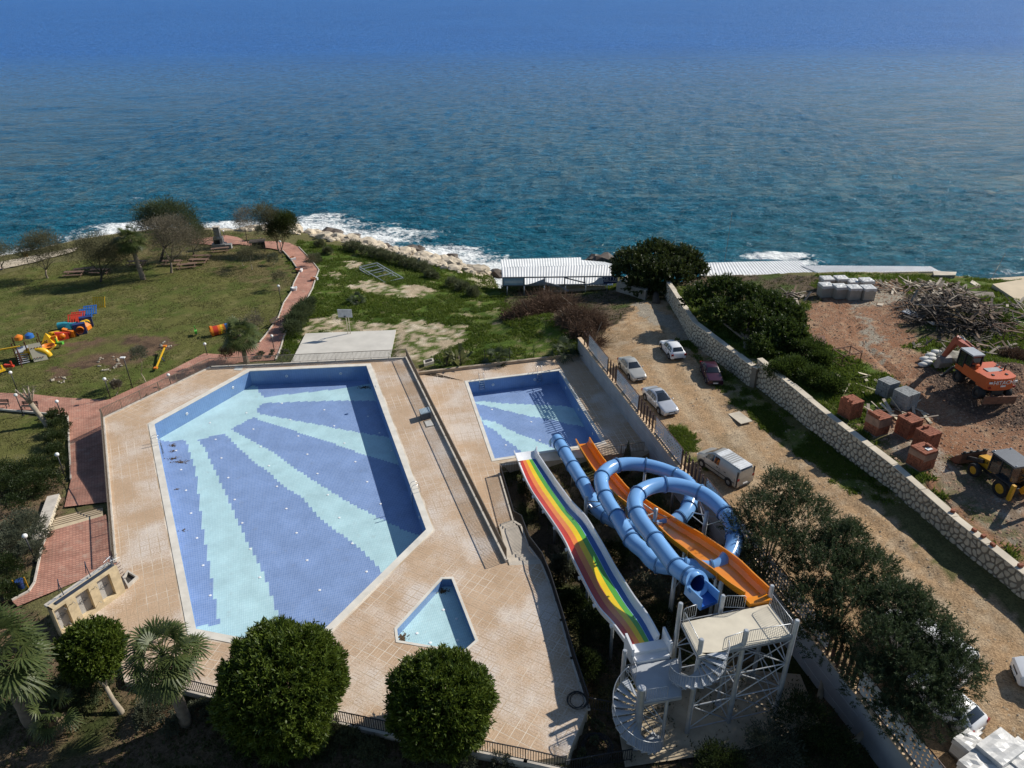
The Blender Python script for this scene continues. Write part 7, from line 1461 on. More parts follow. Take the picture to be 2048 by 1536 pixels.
def holebox(label, u, v, rz, c1, c2, s=1.4):
    t = thing('play_cube', label, 'play cube', pl(u, v), rz); o = MB(); N = 20
    for sd_ in (-1, 1):
        for side in range(2):
            vs = []
            for k_ in range(N): a = 2*math.pi*k_/N; rsq = (s/2)/max(abs(math.cos(a)), abs(math.sin(a))); vs += [(rsq*math.cos(a), sd_*.06*(1 if side else .0)+sd_*.3, s/2+rsq*math.sin(a)), (.45*math.cos(a), sd_*.06*(1 if side else 0)+sd_*.3, s/2+.45*math.sin(a))]
            o.add(vs, [(2*k_, 2*k_+1, 2*((k_+1) % N)+1, 2*((k_+1) % N)) for k_ in range(N)])
    o.box((0, 0, .03), (s, .7, .06)); o.box((-s/2, 0, s/2), (.06, .7, s)); o.box((s/2, 0, s/2), (.06, .7, s)); o.box((0, 0, s), (s, .7, .06)); part('panel_box', o, PC[c1], t, False, False)
    o = MB(); o.tube([(0, -.75, s/2), (0, .75, s/2)], .46, 18, cap=False); part('tunnel_ring', o, PC[c2], t, True, False)
holebox('navy play cube with an orange round opening', 163, 668, .5, 'navy', 'orange'); holebox('navy play cube with yellow dome behind the first', 176, 655, .5, 'navy', 'yellow')
t = thing('play_dome', 'orange and yellow moulded play roof lying between the cubes', 'play roof', pl(170, 660), .4); o = MB(); o.lathe([(.9, 0), (.85, .5), (.5, .85), (.05, 1.0)], 6); part('roof', o, PC['orange'], t, False, False); o = MB(); o.lathe([(.35, .8), (.3, 1.1), (.05, 1.2)], 12); part('cap', o, PC['yellow'], t, 40, False)
c = pl(135, 662); t = thing('tube_slide_piece', 'teal curved plastic tube slide lying on the grass', 'play slide', c); o = MB(); o.tube([Vector((-1.4, .6, .5)), Vector((-.6, .75, .55)), Vector((.2, .4, .6)), Vector((.9, .1, .7)), Vector((1.5, .1, .8))], .45, 16, cap=False); part('tube', o, PC['teal'], t, True, False); o = MB(); o.add([(-.2, -1.2, .05), (1.4, -1.0, .05), (.6, -.2, 1.4), (.9, -.9, .1)], [(0, 1, 2), (1, 3, 2), (3, 0, 2)]); part('roof_piece', o, PC['teal'], t, False, False)
for i, (u, v, c1, c2, lb) in enumerate(((141,673,'orange','red','orange moulded play panel piece beside the teal tube'), (126,678,'red','orange','red and orange play panel standing in the row'), (113,677,'yellow','orange','yellow play roof piece with orange trim'), (112,686,'orange','yellow','orange climbing barrel with yellow rim'))):
    t = thing('play_piece', lb, 'play piece', pl(u, v), i*.7); o = MB(); o.prism([(-.7, -.25), (.7, -.25), (.7, .25), (-.7, .25)], .0, [1.2, .8, .8, 1.2]); part('moulding', o, PC[c1], t, False, False); o = MB(); o.tube([(0, -.3, .55), (0, .3, .55)], .36, 14); part('rim', o, PC[c2], t, True, False)
t = thing('climbing_roof', 'yellow pyramid play roof with hand holes', 'play roof', pl(99, 690), .3); o = MB(); o.add([(-.9, -.9, .1), (.9, -.9, .1), (.9, .9, .1), (-.9, .9, .1), (0, 0, 1.7)], [(0, 1, 4), (1, 2, 4), (2, 3, 4), (3, 0, 4)]); part('roof', o, PC['yellow'], t, False, False)
for k_ in range(6): o = MB(); o.ico((-.35+.2*(k_ % 3), -.62+.12*(k_ % 2), .45+.2*(k_//2)), .10, 1); part('hand_hole', o, PC['brown'], t, True, False)
t = thing('play_bowl', 'orange play bowl lying in front of the pyramid', 'play piece', pl(98, 700), 0); o = MB(); o.lathe([(.3, 0), (.7, .35), (.85, .6), (.75, .6), (.55, .35), (.1, .12)], 16); part('bowl', o, PC['orange'], t, 40, False)
t = thing('climbing_frame', 'brown post climbing frame with beige climbing wall and ladder', 'climbing frame', pl(62, 714), .5)
for x, y in ((-1.3, -1), (1.3, -1), (1.3, 1), (-1.3, 1), (0, -1.1)): o = MB(); o.bar((x, y, 0), (x, y, 2.6), .12); part('post', o, PC['brown'], t, False, False)
o = MB(); o.box((0, 0, 1.2), (2.5, 1.9, .08)); part('floor', o, PC['grey'], t, False, False); o = MB(); o.add([(.2, -1.1, 2.1), (1.5, -1.1, 2.1), (1.9, -2.0, .1), (.4, -2.0, .1)], [(0, 3, 2, 1)]); part('climbing_wall', o, PC['beige'], t, False, False)
for k_ in range(8): o = MB(); o.ico((.55+.3*(k_ % 4), -1.32-.55*(k_//4), 1.62-1.1*(k_//4)), .08, 1); part('hold', o, PC['brown'], t, True, False)
for k_ in range(5): o = MB(); o.box((-.6, -1.15-.17*k_, 1.0-.2*k_), (1.1, .2, .05)); part('tread', o, PC['grey'], t, False, False)
for x, c1 in ((-1.2, 'orange'), (1.0, 'blue')): o = MB(); o.lathe([(.5, 2.3), (.45, 2.7), (.05, 2.95)], 12, Matrix.Translation((x*.5, .6, 0))); part('turret', o, PC[c1], t, 40, False)
t = thing('bent_slide', 'yellow curved play slide lying on its side', 'play slide', pl(80, 716), .2); o = MB(); o.tube([(1.4*math.cos(a)-.2, -.2, .15+1.15*math.sin(a)) for a in np.linspace(.1, 2.9, 12)], .38, 10, cap=False); part('slide_bed', o, PC['yellow'], t, True, False); o = MB(); o.bar((.8, -.2, .6), (1.9, .3, 1.2), .25, .1); part('slide_lip', o, PC['yellow'], t, False, False)
t = thing('swing_frame', 'brown and yellow swing frame at the left photo edge', 'swing', pl(22, 735), .45)
for x in (-1.6, 1.2): o = MB(); o.bar((x, -.6, 0), (x, 0, 2.5), .11); o.bar((x, .6, 0), (x, 0, 2.5), .11); part('leg', o, PC['brown'], t, False, False)
o = MB(); o.bar((-2.4, 0, 2.5), (1.6, 0, 2.5), .14); part('top_beam', o, PC['yellow'], t, False, False)
for i, (u, v, c1, lb) in enumerate(((22,740,'red','red bucket seat on a spring at the left edge'), (4,750,'yellow','yellow bucket seat on a post at the left edge'), (393,670,'green','green spring rider alone on the lawn'), (121,694,'green','green spring rider in front of the play row'))):
    t = thing('spring_rider', lb, 'spring rider', pl(u, v), i); o = MB(); o.tube([(.12*math.cos(a*2), .12*math.sin(a*2), .08+a*.04) for a in np.linspace(0, 9, 24)], .025, 5); part('spring', o, BLACKM, t, True, False); o = MB(); o.prism([(-.55, -.16), (.5, -.16), (.5, .16), (-.55, .16)], .45, [.8, .65, .65, .8]); o.box((.3, 0, .95), (.18, .12, .5)); part('seat', o, PC[c1], t, False, False)
a, b_ = pl(423, 672), pl(462, 664); t = thing('crawl_tunnel', 'caterpillar crawl tunnel in red, orange and yellow rings behind the small palm', 'tunnel', a); L = (b_-a)
for i, cl in enumerate(('orange', 'red', 'red', 'orange', 'yellow', 'orange', 'blue', 'navy')): o = MB(); o.tube([a+L*(i/8)+Vector((0, 0, .62)), a+L*((i+.95)/8)+Vector((0, 0, .62))], .62 if i else .72, 16, cap=False); part('ring', o, PC[cl], t, True)
a, b_ = pl(313, 742), pl(333, 706); m = a.lerp(b_, .5); t = thing('seesaw', 'yellow seesaw with red seats tipped on the lawn', 'seesaw', m); o = MB(); o.bar(a+Vector((0, 0, .25)), b_+Vector((0, 0, .85)), .14); part('beam', o, PC['yellow'], t)
for p, z in ((a, .35), (b_, .95)): o = MB(); o.box((p.x, p.y, p.z+z), (.4, .4, .16)); part('seat', o, PC['orange'], t)
o = MB(); o.tube([m+Vector((-.35, 0, 0)), m+Vector((-.2, 0, .5)), m+Vector((.2, 0, .5)), m+Vector((.35, 0, 0))], .06, 6); part('stand', o, PC['navy'], t, True)
# ------------------------------------------------------------------ rocks
ROCKW = mat('shore_rock', (.52,.44,.33), .95, .3, .8, bump=.6, bscale=3); ROCKD = mat('wet_rock', (.10,.075,.055), .6, .4, 1.)
rr = random.Random(11); rms = []
for i in range(5): b = MB(); b.ico((0, 0, 0), 1, 2, .24, (1, 1, .7), i); rms.append(new_mesh('shore_rock', b, ROCKW))
for i in range(3): b = MB(); b.ico((0, 0, 0), 1, 2, .26, (1.2, .9, .5), 40+i); rms.append(new_mesh('dark_rock', b, ROCKD))
shore = [P(u, v, ZSEA) for u, v in COAST if 430 < u < 990]; n_r = 0; lens = [(shore[i+1]-shore[i]).length for i in range(len(shore)-1)]
while n_r < 190:
    i = rr.choices(range(len(lens)), lens)[0]; f = rr.random(); p = shore[i].lerp(shore[i+1], f); d = (shore[i+1]-shore[i]).normalized(); nn = Vector((-d.y, d.x, 0)); nn = nn if nn.y < 0 else -nn
    k_ = rr.uniform(.5, 7.5); q = p+nn*k_; s = rr.uniform(.45, 1.5)*(1.25 if k_ < 4 else .8); o = tag(inst('shore_rock', rms[rr.randrange(5)], None, (q.x, q.y, float(TZ(q.x, q.y))+.12*s), rr.uniform(0, 6), (s, s*rr.uniform(.7, 1.1), s*rr.uniform(.6, 1.))), 'cream limestone rock on the shore bank', 'rock', 'cream rocks along the shore'); n_r += 1
for i, (u, v, s) in enumerate(((658,467,2.2),(672,470,1.6),(710,474,1.3),(742,487,1.6),(772,495,1.4),(825,502,2.0),(838,498,1.2),(690,474,1.),(905,515,1.3),(995,548,1.5),(40,528,1.8),(120,500,2.),(200,484,1.8),(560,466,1.6),(1205,520,2.2),(1190,518,1.6))):
    p = P(u, v, ZSEA+.2); tag(inst('dark_rock', rms[5+i % 3], None, (p.x, p.y, ZSEA+.2), rr.uniform(0, 6), (s, s, s)), 'dark wet rock standing in the surf', 'rock', 'dark rocks in the surf')
# garden stone rings on the lawn
b = MB(); b.ico((0, 0, 0), .15, 1, .25, (1, 1, .7), 9); gst = new_mesh('garden_stone', b, mat('garden_stone', (.34,.30,.23), .9, .3, 3.))
for cu, cv, ru, rv, n in ((215,728,28,14,26),(118,760,14,7,14),(335,690,16,6,14),(222,762,10,4,8)):
    for i in range(n):
        a = rr.uniform(0, 6.28); p = pl(cu+ru*math.cos(a)*rr.uniform(.6, 1.1), cv+rv*math.sin(a)*rr.uniform(.6, 1.1)); tag(inst('garden_stone', gst, None, p+Vector((0, 0, .06)), rr.uniform(0, 6), [rr.uniform(.6, 1.5)]*3), 'pale stone edging a bare soil patch on the lawn', 'stone', 'stones round the soil patches')
t_ = gl(1905, 640); rr = random.Random(5); o = MB()   # splinters too small to pick apart
for i in range(900):
    r = math.sqrt(rr.random()); a = rr.uniform(0, 6.28); x, y = t_.x+6.2*r*math.cos(a), t_.y+7*r*math.sin(a); z = float(TZ(x, y))+2.2*max(0, 1-r**1.4)*rr.uniform(.3, 1.); d = Vector((rr.gauss(0, 1), rr.gauss(0, 1), rr.gauss(0, .5))).normalized()*rr.uniform(.25, .8); o.bar((x, y, z+.08), Vector((x, y, z+.08))+d, rr.uniform(.04, .12), .03)
so_ = tag(link('splinters', new_mesh('splinters', o, WOODS[3])), kind='stuff')
# rubble scattered over bare ground: uncountable
def scatter(name, mask_names, n, smin, smax, m, seed, extra=None):
    rg_ = np.random.default_rng(seed); ok = np.isin(names.astype(str), mask_names) & land
    if extra is not None: ok &= extra
    ids = np.nonzero(ok)[0]; ids = rg_.choice(ids, n); x = X[ids]+rg_.uniform(-.3, .3, n); y = Y[ids]+rg_.uniform(-.3, .3, n)
    keep = ~inpoly(x, y, DECK1) & ~inpoly(x, y, DECK2); x = x[keep]; y = y[keep]; n = len(x); z = TZ(x, y); s = smin+(smax-smin)*rg_.random(n)**3
    base = np.array([(1,0,0),(0,1,0),(-1,0,0),(0,-1,0),(0,0,.8),(0,0,-.5)], float); V = base[None]*s[:, None, None]*rg_.uniform(.6, 1.3, (n, 6, 3)); a = rg_.uniform(0, 6.28, n); c, s_ = np.cos(a)[:, None], np.sin(a)[:, None]
    vx = V[..., 0]*c-V[..., 1]*s_; vy = V[..., 0]*s_+V[..., 1]*c; V = np.stack([vx+x[:, None], vy+y[:, None], V[..., 2]+z[:, None]], -1).reshape(-1, 3)
    F0_ = np.array([(0,1,4),(1,2,4),(2,3,4),(3,0,4)]); F = (F0_[None]+6*np.arange(n)[:, None, None]).reshape(-1, 3)
    tag(link(name, np_mesh(name, V, F, m)), kind='stuff')
STN = mat('loose_stone', (.36,.28,.19), .95, .4, 1.5); scatter('gravel', ['dirt', 'verge', 'grey', 'sand'], 6000, .025, .12, STN, 1); scatter('rubble', ['red', 'rubble', 'grey'], 15000, .025, .17, mat('loose_red_stone', (.31,.20,.13), .95, .4, 1.5), 2, lot)
dsp = ((X-HEAPC.x)/6.5)**2+((Y-HEAPC.y)/7.5)**2 < 1.1; scatter('spoil_lumps', ['red', 'rubble', 'wild', 'base', 'grey'], 8000, .04, .15, mat('spoil_earth', (.105,.068,.048), .95, .4, 1.), 3, dsp & lot)
# ------------------------------------------------------------------ trees and plants
rngv = np.random.default_rng(77)
BARK = mat('bark_grey', (.22,.175,.13), .95, .35, 2.5, bump=.5, bscale=12); BARKD = mat('bark_dark', (.075,.06,.045), .95, .35, 2.5); BARKP = mat('bark_pale', (.36,.30,.22), .95, .3, 2.5)
L_ROUND = leafmat('glossy_round_tree_leaf', (.026,.052,.008), (.090,.128,.014), 1.3, .22, .5, (.17,.20,.03)); L_DARK = leafmat('dark_feathery_leaf', (.024,.042,.017), (.056,.080,.032), .8, .26, .6, (.09,.115,.055)); L_CAROB = leafmat('carob_leaf', (.020,.034,.010), (.055,.072,.016), .6, .22, .5)
L_FIG = leafmat('fig_leaf', (.020,.040,.008), (.065,.095,.018), .6, .25, .5); L_TAM = leafmat('tamarisk_spray', (.070,.072,.036), (.135,.125,.068), .7, .3, .8); L_GREYT = leafmat('bare_grey_twigs', (.13,.11,.08), (.19,.165,.115), .7, .15, .9); L_OLEA = leafmat('oleander_leaf', (.035,.055,.025), (.085,.105,.045), .8, .3, .55)
L_HEDGE = leafmat('hedge_leaf', (.018,.034,.010), (.045,.062,.016), 1.2, .25, .5); L_BUSH = leafmat('silvery_bush_leaf', (.065,.080,.038), (.12,.13,.065), .6, .3, .7); L_PALM = leafmat('palm_leaf', (.035,.062,.016), (.10,.125,.038), 2., .3, .45, (.155,.16,.06)); L_DEAD = leafmat('dead_palm_leaf', (.14,.10,.06), (.22,.165,.10), 2., .2, .8)
L_OLIVE = leafmat('olive_leaf', (.06,.07,.045), (.11,.12,.075), 1., .3, .6); L_YOUNG = leafmat('banana_leaf', (.085,.095,.030), (.16,.165,.06), 1., .4, .5); L_BROWN = leafmat('brown_twigs', (.075,.045,.030), (.155,.095,.060), .8, .1, .9)
def unit(v): return v/np.maximum(np.linalg.norm(v, axis=-1, keepdims=True), 1e-9)
def leaves(name, C, D, ln, wd, m, parent=None, up=.0, kind=None, bend=.0):
    """one diamond leaf per centre C along direction D"""
    n = len(C); D = unit(D+np.array([0, 0, up])); r = rngv.normal(size=(n, 3)); S = unit(np.cross(D, r)); N = np.cross(S, D)
    L = np.broadcast_to(ln, (n,))*rngv.uniform(.7, 1.3, n); w = np.broadcast_to(wd, (n,))*rngv.uniform(.7, 1.3, n)
    mid = C+D*(L*.5)[:, None]; V = np.stack([C, mid+S*(w/2)[:, None]+N*(bend*L)[:, None], C+D*L[:, None], mid-S*(w/2)[:, None]+N*(bend*L)[:, None]], 1).reshape(-1, 3)
    F = np.arange(4*n).reshape(-1, 4); base = np.array(parent.location) if parent is not None else np.zeros(3)
    o = link(name, np_mesh(name, V-base, F, m), parent)
    if kind: o['kind'] = kind
    return o
def blob_points(blobs, n, clump=60, cs=.25, shell=.72):
    """leaf centres gathered in clumps near the surface of ellipsoid blobs; returns centres and outward directions"""
    vol = np.array([b[1][0]*b[1][1]+b[1][1]*b[1][2]+b[1][0]*b[1][2] for b in blobs]); vol /= vol.sum(); Cs, Ds = [], []
    for (c, r), f in zip(blobs, vol):
        k_ = max(4, int(n*f/clump)); d = unit(rngv.normal(size=(k_, 3))); d[:, 2] = np.where(d[:, 2] < -.55, -d[:, 2], d[:, 2]); rad = shell+(1.02-shell)*rngv.random(k_)**.6
        rad *= .86+.28*fbm(d[:, 0]*2.3+c[0], d[:, 1]*2.3+d[:, 2]*2+c[1], 5, 3)*1.0
        cc = np.array(c)+d*np.array(r)*rad[:, None]; q = np.repeat(cc, clump, 0); dd = np.repeat(d, clump, 0); off = rngv.normal(size=q.shape)*cs*np.minimum(1., np.mean(r)*.6)
        Cs.append(q+off); Ds.append(unit(dd*.8+unit(off)*.8))
    return np.concatenate(Cs), np.concatenate(Ds)
def sprays(name, blobs, n, K, sl, ln, wd, m, parent, upb=.7):
    vol = np.array([b[1][0]**2 for b in blobs]); vol /= vol.sum(); Cs, Ds = [], []
    for (c, r), f in zip(blobs, vol):
        k_ = max(5, int(n*f)); d = unit(rngv.normal(size=(k_, 3))); d[:, 2] = np.where(d[:, 2] < -.5, -d[:, 2], d[:, 2]); rad = .45+.55*rngv.random(k_)**.55; rad *= .75+.45*fbm(d[:, 0]*2.6+c[0], d[:, 1]*2.6+d[:, 2]*2.2+c[1], 5, 3)
        o = np.array(c)+d*np.array(r)*rad[:, None]; ax = unit(d*.8+np.array([0, 0, upb])+rngv.normal(size=d.shape)*.25); L = sl*rngv.uniform(.6, 1.3, k_); u = rngv.random((k_*K, 1)); CC = np.repeat(o, K, 0)+np.repeat(ax*L[:, None], K, 0)*u; sd_ = unit(rngv.normal(size=CC.shape)); Cs.append(CC); Ds.append(unit(np.repeat(ax, K, 0)*.8+sd_*.75))
    leaves(name, np.concatenate(Cs), np.concatenate(Ds), ln, wd, m, parent, 0)
def limbs(parent, base, targets, r0, m, name='trunk', fork=.45):
    b = MB(); base = Vector(base); c = sum((Vector(t) for t in targets), Vector())/len(targets); fk = base.lerp(c, fork); fk = fk+Vector((rngv.normal()*.1, rngv.normal()*.1, 0)); mid = base.lerp(fk, .5)+Vector((rngv.normal()*.08, rngv.normal()*.08, 0))
    b.tube([base-Vector((0, 0, .3)), base+Vector((0, 0, .1)), mid, fk], [r0*1.35, r0*1.05, r0*.85, r0*.7], 9)
    for t in targets: t = Vector(t); b.tube([fk-(t-fk)*.03, fk.lerp(t, .5)+Vector((rngv.normal()*.15, rngv.normal()*.15, .12)), t], [r0*.55, r0*.34, r0*.12], 7)
    return part(name, b, m, parent, True)
def tree(label, base, blobs, n, ln, wd, leaf, r0=.18, bark=None, clump=60, cs=.25, up=.2, cat='tree', name='broadleaf_tree', group=None, shell=.72, fork=.45, trunk=True, spray=None):
    t = thing(name, label, cat, Vector(base), 0, group)
    if trunk: limbs(t, base, [Vector(c)-Vector((0, 0, r[2]*.3)) for c, r in blobs][:7], r0, bark or BARK, fork=fork)
    if spray: sprays('crown', blobs, n//spray[0], spray[0], spray[1], ln, wd, leaf, t); return t
    C, D = blob_points(blobs, n, clump, cs, shell); leaves('crown', C, D, ln, wd, leaf, t, up); return t
def px_blob(u, v, rpx, z, flat=.85, ry=1.):
    c = P(u, v, z); r = rpx*math.sqrt(c.x**2+c.y**2+(HC-z)**2)/FPX*math.cos(math.atan2(math.hypot((u-1024), (v-768)), FPX)); return ((c.x, c.y, c.z), (r, r*ry, r*flat))
def gz(u, v): p = G(u, v); return Vector((p.x, p.y, float(TZ(p.x, p.y))))
# --- the three clipped round trees of the front garden
def round_tree(label, u, v, rpx, z, base_uv, n):
    c, r = px_blob(u, v, rpx, z, .95); R = r[0]; b0 = gz(*base_uv) if base_uv else Vector((c[0], c[1], float(TZ(c[0], c[1]))))
    t = thing('round_tree', label, 'tree', b0, 0, 'clipped round trees by the front railing'); limbs(t, b0, [Vector(c)+Vector((R*.4*math.cos(a), R*.4*math.sin(a), 0)) for a in (0, 2, 4)], .16, BARKP)
    d = unit(rngv.normal(size=(n, 3))); lump = fbm(d[:, 0]*4.2+c[0], d[:, 1]*4.2+d[:, 2]*3.1, 9, 3); low_ = fbm(d[:, 0]*1.6+c[1], d[:, 1]*1.6+d[:, 2]*1.3, 19, 2)
    rad = R*(.70+.30*lump+.16*low_)*(1-.22*rngv.random(n)**2.2); C = np.array(c)+d*np.array([1, 1, .97])*rad[:, None]; ax = unit(d+np.array([.1, .05, .75])+rngv.normal(size=d.shape)*.18); SL = (.30+.30*rngv.random(n))*(.55+R/6)
    K = 13; CC = np.repeat(C, K, 0)+np.repeat(ax*SL[:, None], K, 0)*rngv.random((n*K, 1)); dd = np.repeat(ax, K, 0); side = unit(rngv.normal(size=CC.shape)); D = unit(dd*.9+side*.8); leaves('crown', CC, D, .20+.03*R, .085, L_ROUND, t, 0, bend=.06)
    d2 = unit(rngv.normal(size=(5000, 3))); leaves('inner_foliage', np.array(c)+d2*R*(.62+.2*rngv.random((5000, 1))), d2+rngv.normal(size=d2.shape)*.6, .42, .26, L_ROUND, t)
round_tree('largest clipped round tree, covering the front corner of the big pool', 566, 1372, 124, 3.1, None, 4200); round_tree('clipped round tree below the wading pool', 878, 1408, 98, 2.6, None, 3000); round_tree('smallest clipped round tree in front of the shower wall', 184, 1300, 56, 3.0, (243, 1424), 1300)
# --- fan palms
def fan_palm(label, base, ch, nf, R, seed, lean=(0, 0), rt=.22, name='fan_palm', leaf=None, skirt_=True, group=None):
    rg = np.random.default_rng(seed); t = thing(name, label, 'palm', base, 0, group); top = base+Vector((lean[0], lean[1], ch)); b = MB(); k_ = 10
    b.tube([base.lerp(top, i/k_)+Vector((0, 0, -.2 if i == 0 else 0)) for i in range(k_+1)], [rt*(1.25-.45*i/k_)*(1+.1*(i % 2)) for i in range(k_+1)], 10); part('trunk', b, BARK, t, True)
    def fronds(count, e0, e1, Rl, m, nm):
        Vs = []; pb = MB()
        for i in range(count):
            az = 2*math.pi*(i*.618)+rg.normal()*.2; el = e0+(e1-e0)*((i+.5)/count)+rg.normal()*.08; d = np.array([math.cos(az)*math.cos(el), math.sin(az)*math.cos(el), math.sin(el)]); pl_ = Rl*.66*rg.uniform(.7, 1.15)
            o = np.array(top)+np.array([0, 0, rg.uniform(-.2, .1)]); tip = o+d*pl_-np.array([0, 0, .12*Rl*math.cos(el)]); pb.tube([o, (o+tip)/2+np.array([0, 0, .06*Rl]), tip], [.035, .028, .02], 5)
            d2 = unit(tip-(o+tip)/2-np.array([0, 0, .05*Rl])); s = unit(np.cross(d2, [0, 0, 1])); nn = np.cross(s, d2); NL = 25; tw_ = rg.normal()*.25
            s, nn = s*math.cos(tw_)+nn*math.sin(tw_), nn*math.cos(tw_)-s*math.sin(tw_)
            for j in range(NL):
                a = (j/(NL-1)-.5)*math.radians(215); ld = d2*math.cos(a)+s*math.sin(a)+nn*.14*(1 if j % 2 else -1)*.6; ld = unit(ld); L = Rl*.50*(.72+.28*math.cos(a*.6))*rg.uniform(.88, 1.1); w = L*.043
                sd_ = unit(np.cross(ld, nn)); p0 = tip; p1 = tip+ld*L*.55-np.array([0, 0, .05*L]); p2 = tip+ld*L*.93-np.array([0, 0, (.16+.14*rg.random())*L])
                Vs += [p0-sd_*w*.25, p0+sd_*w*.25, p1+sd_*w, p1-sd_*w, p1-sd_*w, p1+sd_*w, p2+sd_*w*.2, p2-sd_*w*.2]
        V = np.array(Vs)-np.array(base); link(nm, np_mesh(nm, V, np.arange(len(V)).reshape(-1, 4), m), t); part('petioles', pb, leaf or L_PALM, t)
    fronds(nf, 1.25, -.75, R, leaf or L_PALM, 'fronds')
    if skirt_: fronds(int(nf*.35), -.8, -1.25, R*.75, L_DEAD, 'dead_fronds')
    return t
b0 = gz(372, 1446); fan_palm('fan palm in front of the left pool corner', b0, top_z(b0, 1308)-b0.z, 42, 2.25, 1, rt=.27); b0 = gz(62, 1446); fan_palm('large fan palm at the bottom left corner', b0, top_z(b0, 1300)-b0.z, 44, 2.8, 2, rt=.3)
b0 = gz(122, 1462); fan_palm('low fan palm between the corner palm and the round tree', b0, 1.7, 16, 1.6, 3, rt=.16); b0 = gz(287, 560); fan_palm('tall fan palm standing alone on the lawn', b0, top_z(b0, 478)-b0.z, 44, 2.5, 4, lean=(-.5, 0), rt=.32); b0 = gz(494, 728); fan_palm('short fan palm beside the top railing and the path', b0, top_z(b0, 668)-b0.z, 40, 2.3, 5, lean=(-.2, 0), rt=.24)
for i, (u, v, R, lb) in enumerate(((713,606,1.5,'low palm on the sandy ground behind the backboard'), (995,724,1.9,'spreading low palm outside the wire fence'), (1128,706,2.0,'low palm by the far end of the boundary wall'))): b0 = gz(u, v); fan_palm(lb, b0, .35, 22, R, 10+i, rt=.16, skirt_=False, name='low_palm', leaf=L_OLEA)
# --- dark feathery trees by the boundary wall
def gp(u, v): p = GP(u, v); return Vector((p.x, p.y, float(TZ(p.x, p.y))))
pb_ = lambda l: [px_blob(*q) for q in l]
tree('dark feathery tree beside the loops of the blue slide', gp(1500, 1300), pb_([(1553,962,20,6.2),(1600,985,22,5.8),(1520,1035,50,4.6),(1565,985,42,5.0),(1605,1045,62,4.6),(1545,1105,62,3.9),(1480,1060,34,4.2),(1622,1115,55,4.2),(1480,1130,45,2.6)]), 60000, .17, .042, L_DARK, .16, BARKD, name='feathery_tree', spray=(22, .62), group='dark feathery trees by the boundary wall')
tree('tallest dark feathery tree behind the slide tower', gp(1640, 1392), pb_([(1702,1068,24,6.2),(1668,1075,22,5.6),(1690,1095,50,5.2),(1655,1150,66,4.6),(1735,1150,60,4.8),(1620,1215,58,3.8),(1700,1225,70,4.2),(1650,1285,50,3.0),(1765,1205,50,4.4)]), 70000, .17, .042, L_DARK, .17, BARKP, name='feathery_tree', spray=(22, .62), group='dark feathery trees by the boundary wall')
tree('dark feathery tree over the white vehicles at the bottom right', gp(1708, 1488), pb_([(1830,1205,26,6.),(1905,1290,28,5.6),(1935,1345,24,4.8),(1800,1225,55,5.2),(1850,1270,62,5.0),(1780,1300,70,4.6),(1895,1345,58,4.6),(1830,1365,72,4.2),(1750,1370,55,3.6),(1870,1425,50,3.8),(1800,1440,48,3.2)]), 80000, .17, .042, L_DARK, .17, BARKP, name='feathery_tree', spray=(22, .62), group='dark feathery trees by the boundary wall')
for i, (u, v, r, z, lb) in enumerate(((1295,1185,42,-.7,'dark bush under the blue tube slide'), (1225,1110,34,-1.1,'dark bush between the rainbow and blue slides'), (1190,1250,40,-.9,'dark bush under the rainbow slide start'), (1110,1010,26,-1.2,'small bush below the rainbow slide end'), (1385,1050,36,-1.1,'bush inside the slide loop'), (1240,940,22,-.8,'bush below the orange slide end'), (1400,1110,34,-.6,'bush below the orange slide middle'), (1330,1240,40,-.6,'bush behind the rainbow slide start'), (1600,1440,60,-.3,'dark bush right of the tower foot'), (1545,1500,60,-.6,'dark bush in front of the tower'), (1660,1500,60,-.4,'dark bush beside the grey wall'), (1440,1530,50,-1.,'low dark bush at the bottom edge'), (1130,1130,30,-1.3,'dark bush under the white slide edge'), (1150,1210,34,-1.2,'dark bush beside the dark railing'), (1175,1330,34,-1.1,'dark bush behind the lower spiral stairs'), (1470,1180,44,0.,'dark bush behind the orange slide start'), (1060,975,24,-1.3,'dark bush close to the pool wall'))):
    c, r_ = px_blob(u, v, r, z, .6); tree(lb, (c[0], c[1], float(TZ(c[0], c[1]))), [(c, r_)], 4500, .16, .06, L_HEDGE if i % 3 else L_OLIVE, .05, BARKD, 40, .2, .3, 'shrub', 'bush', 'bushes in the slide garden', .4, trunk=False)
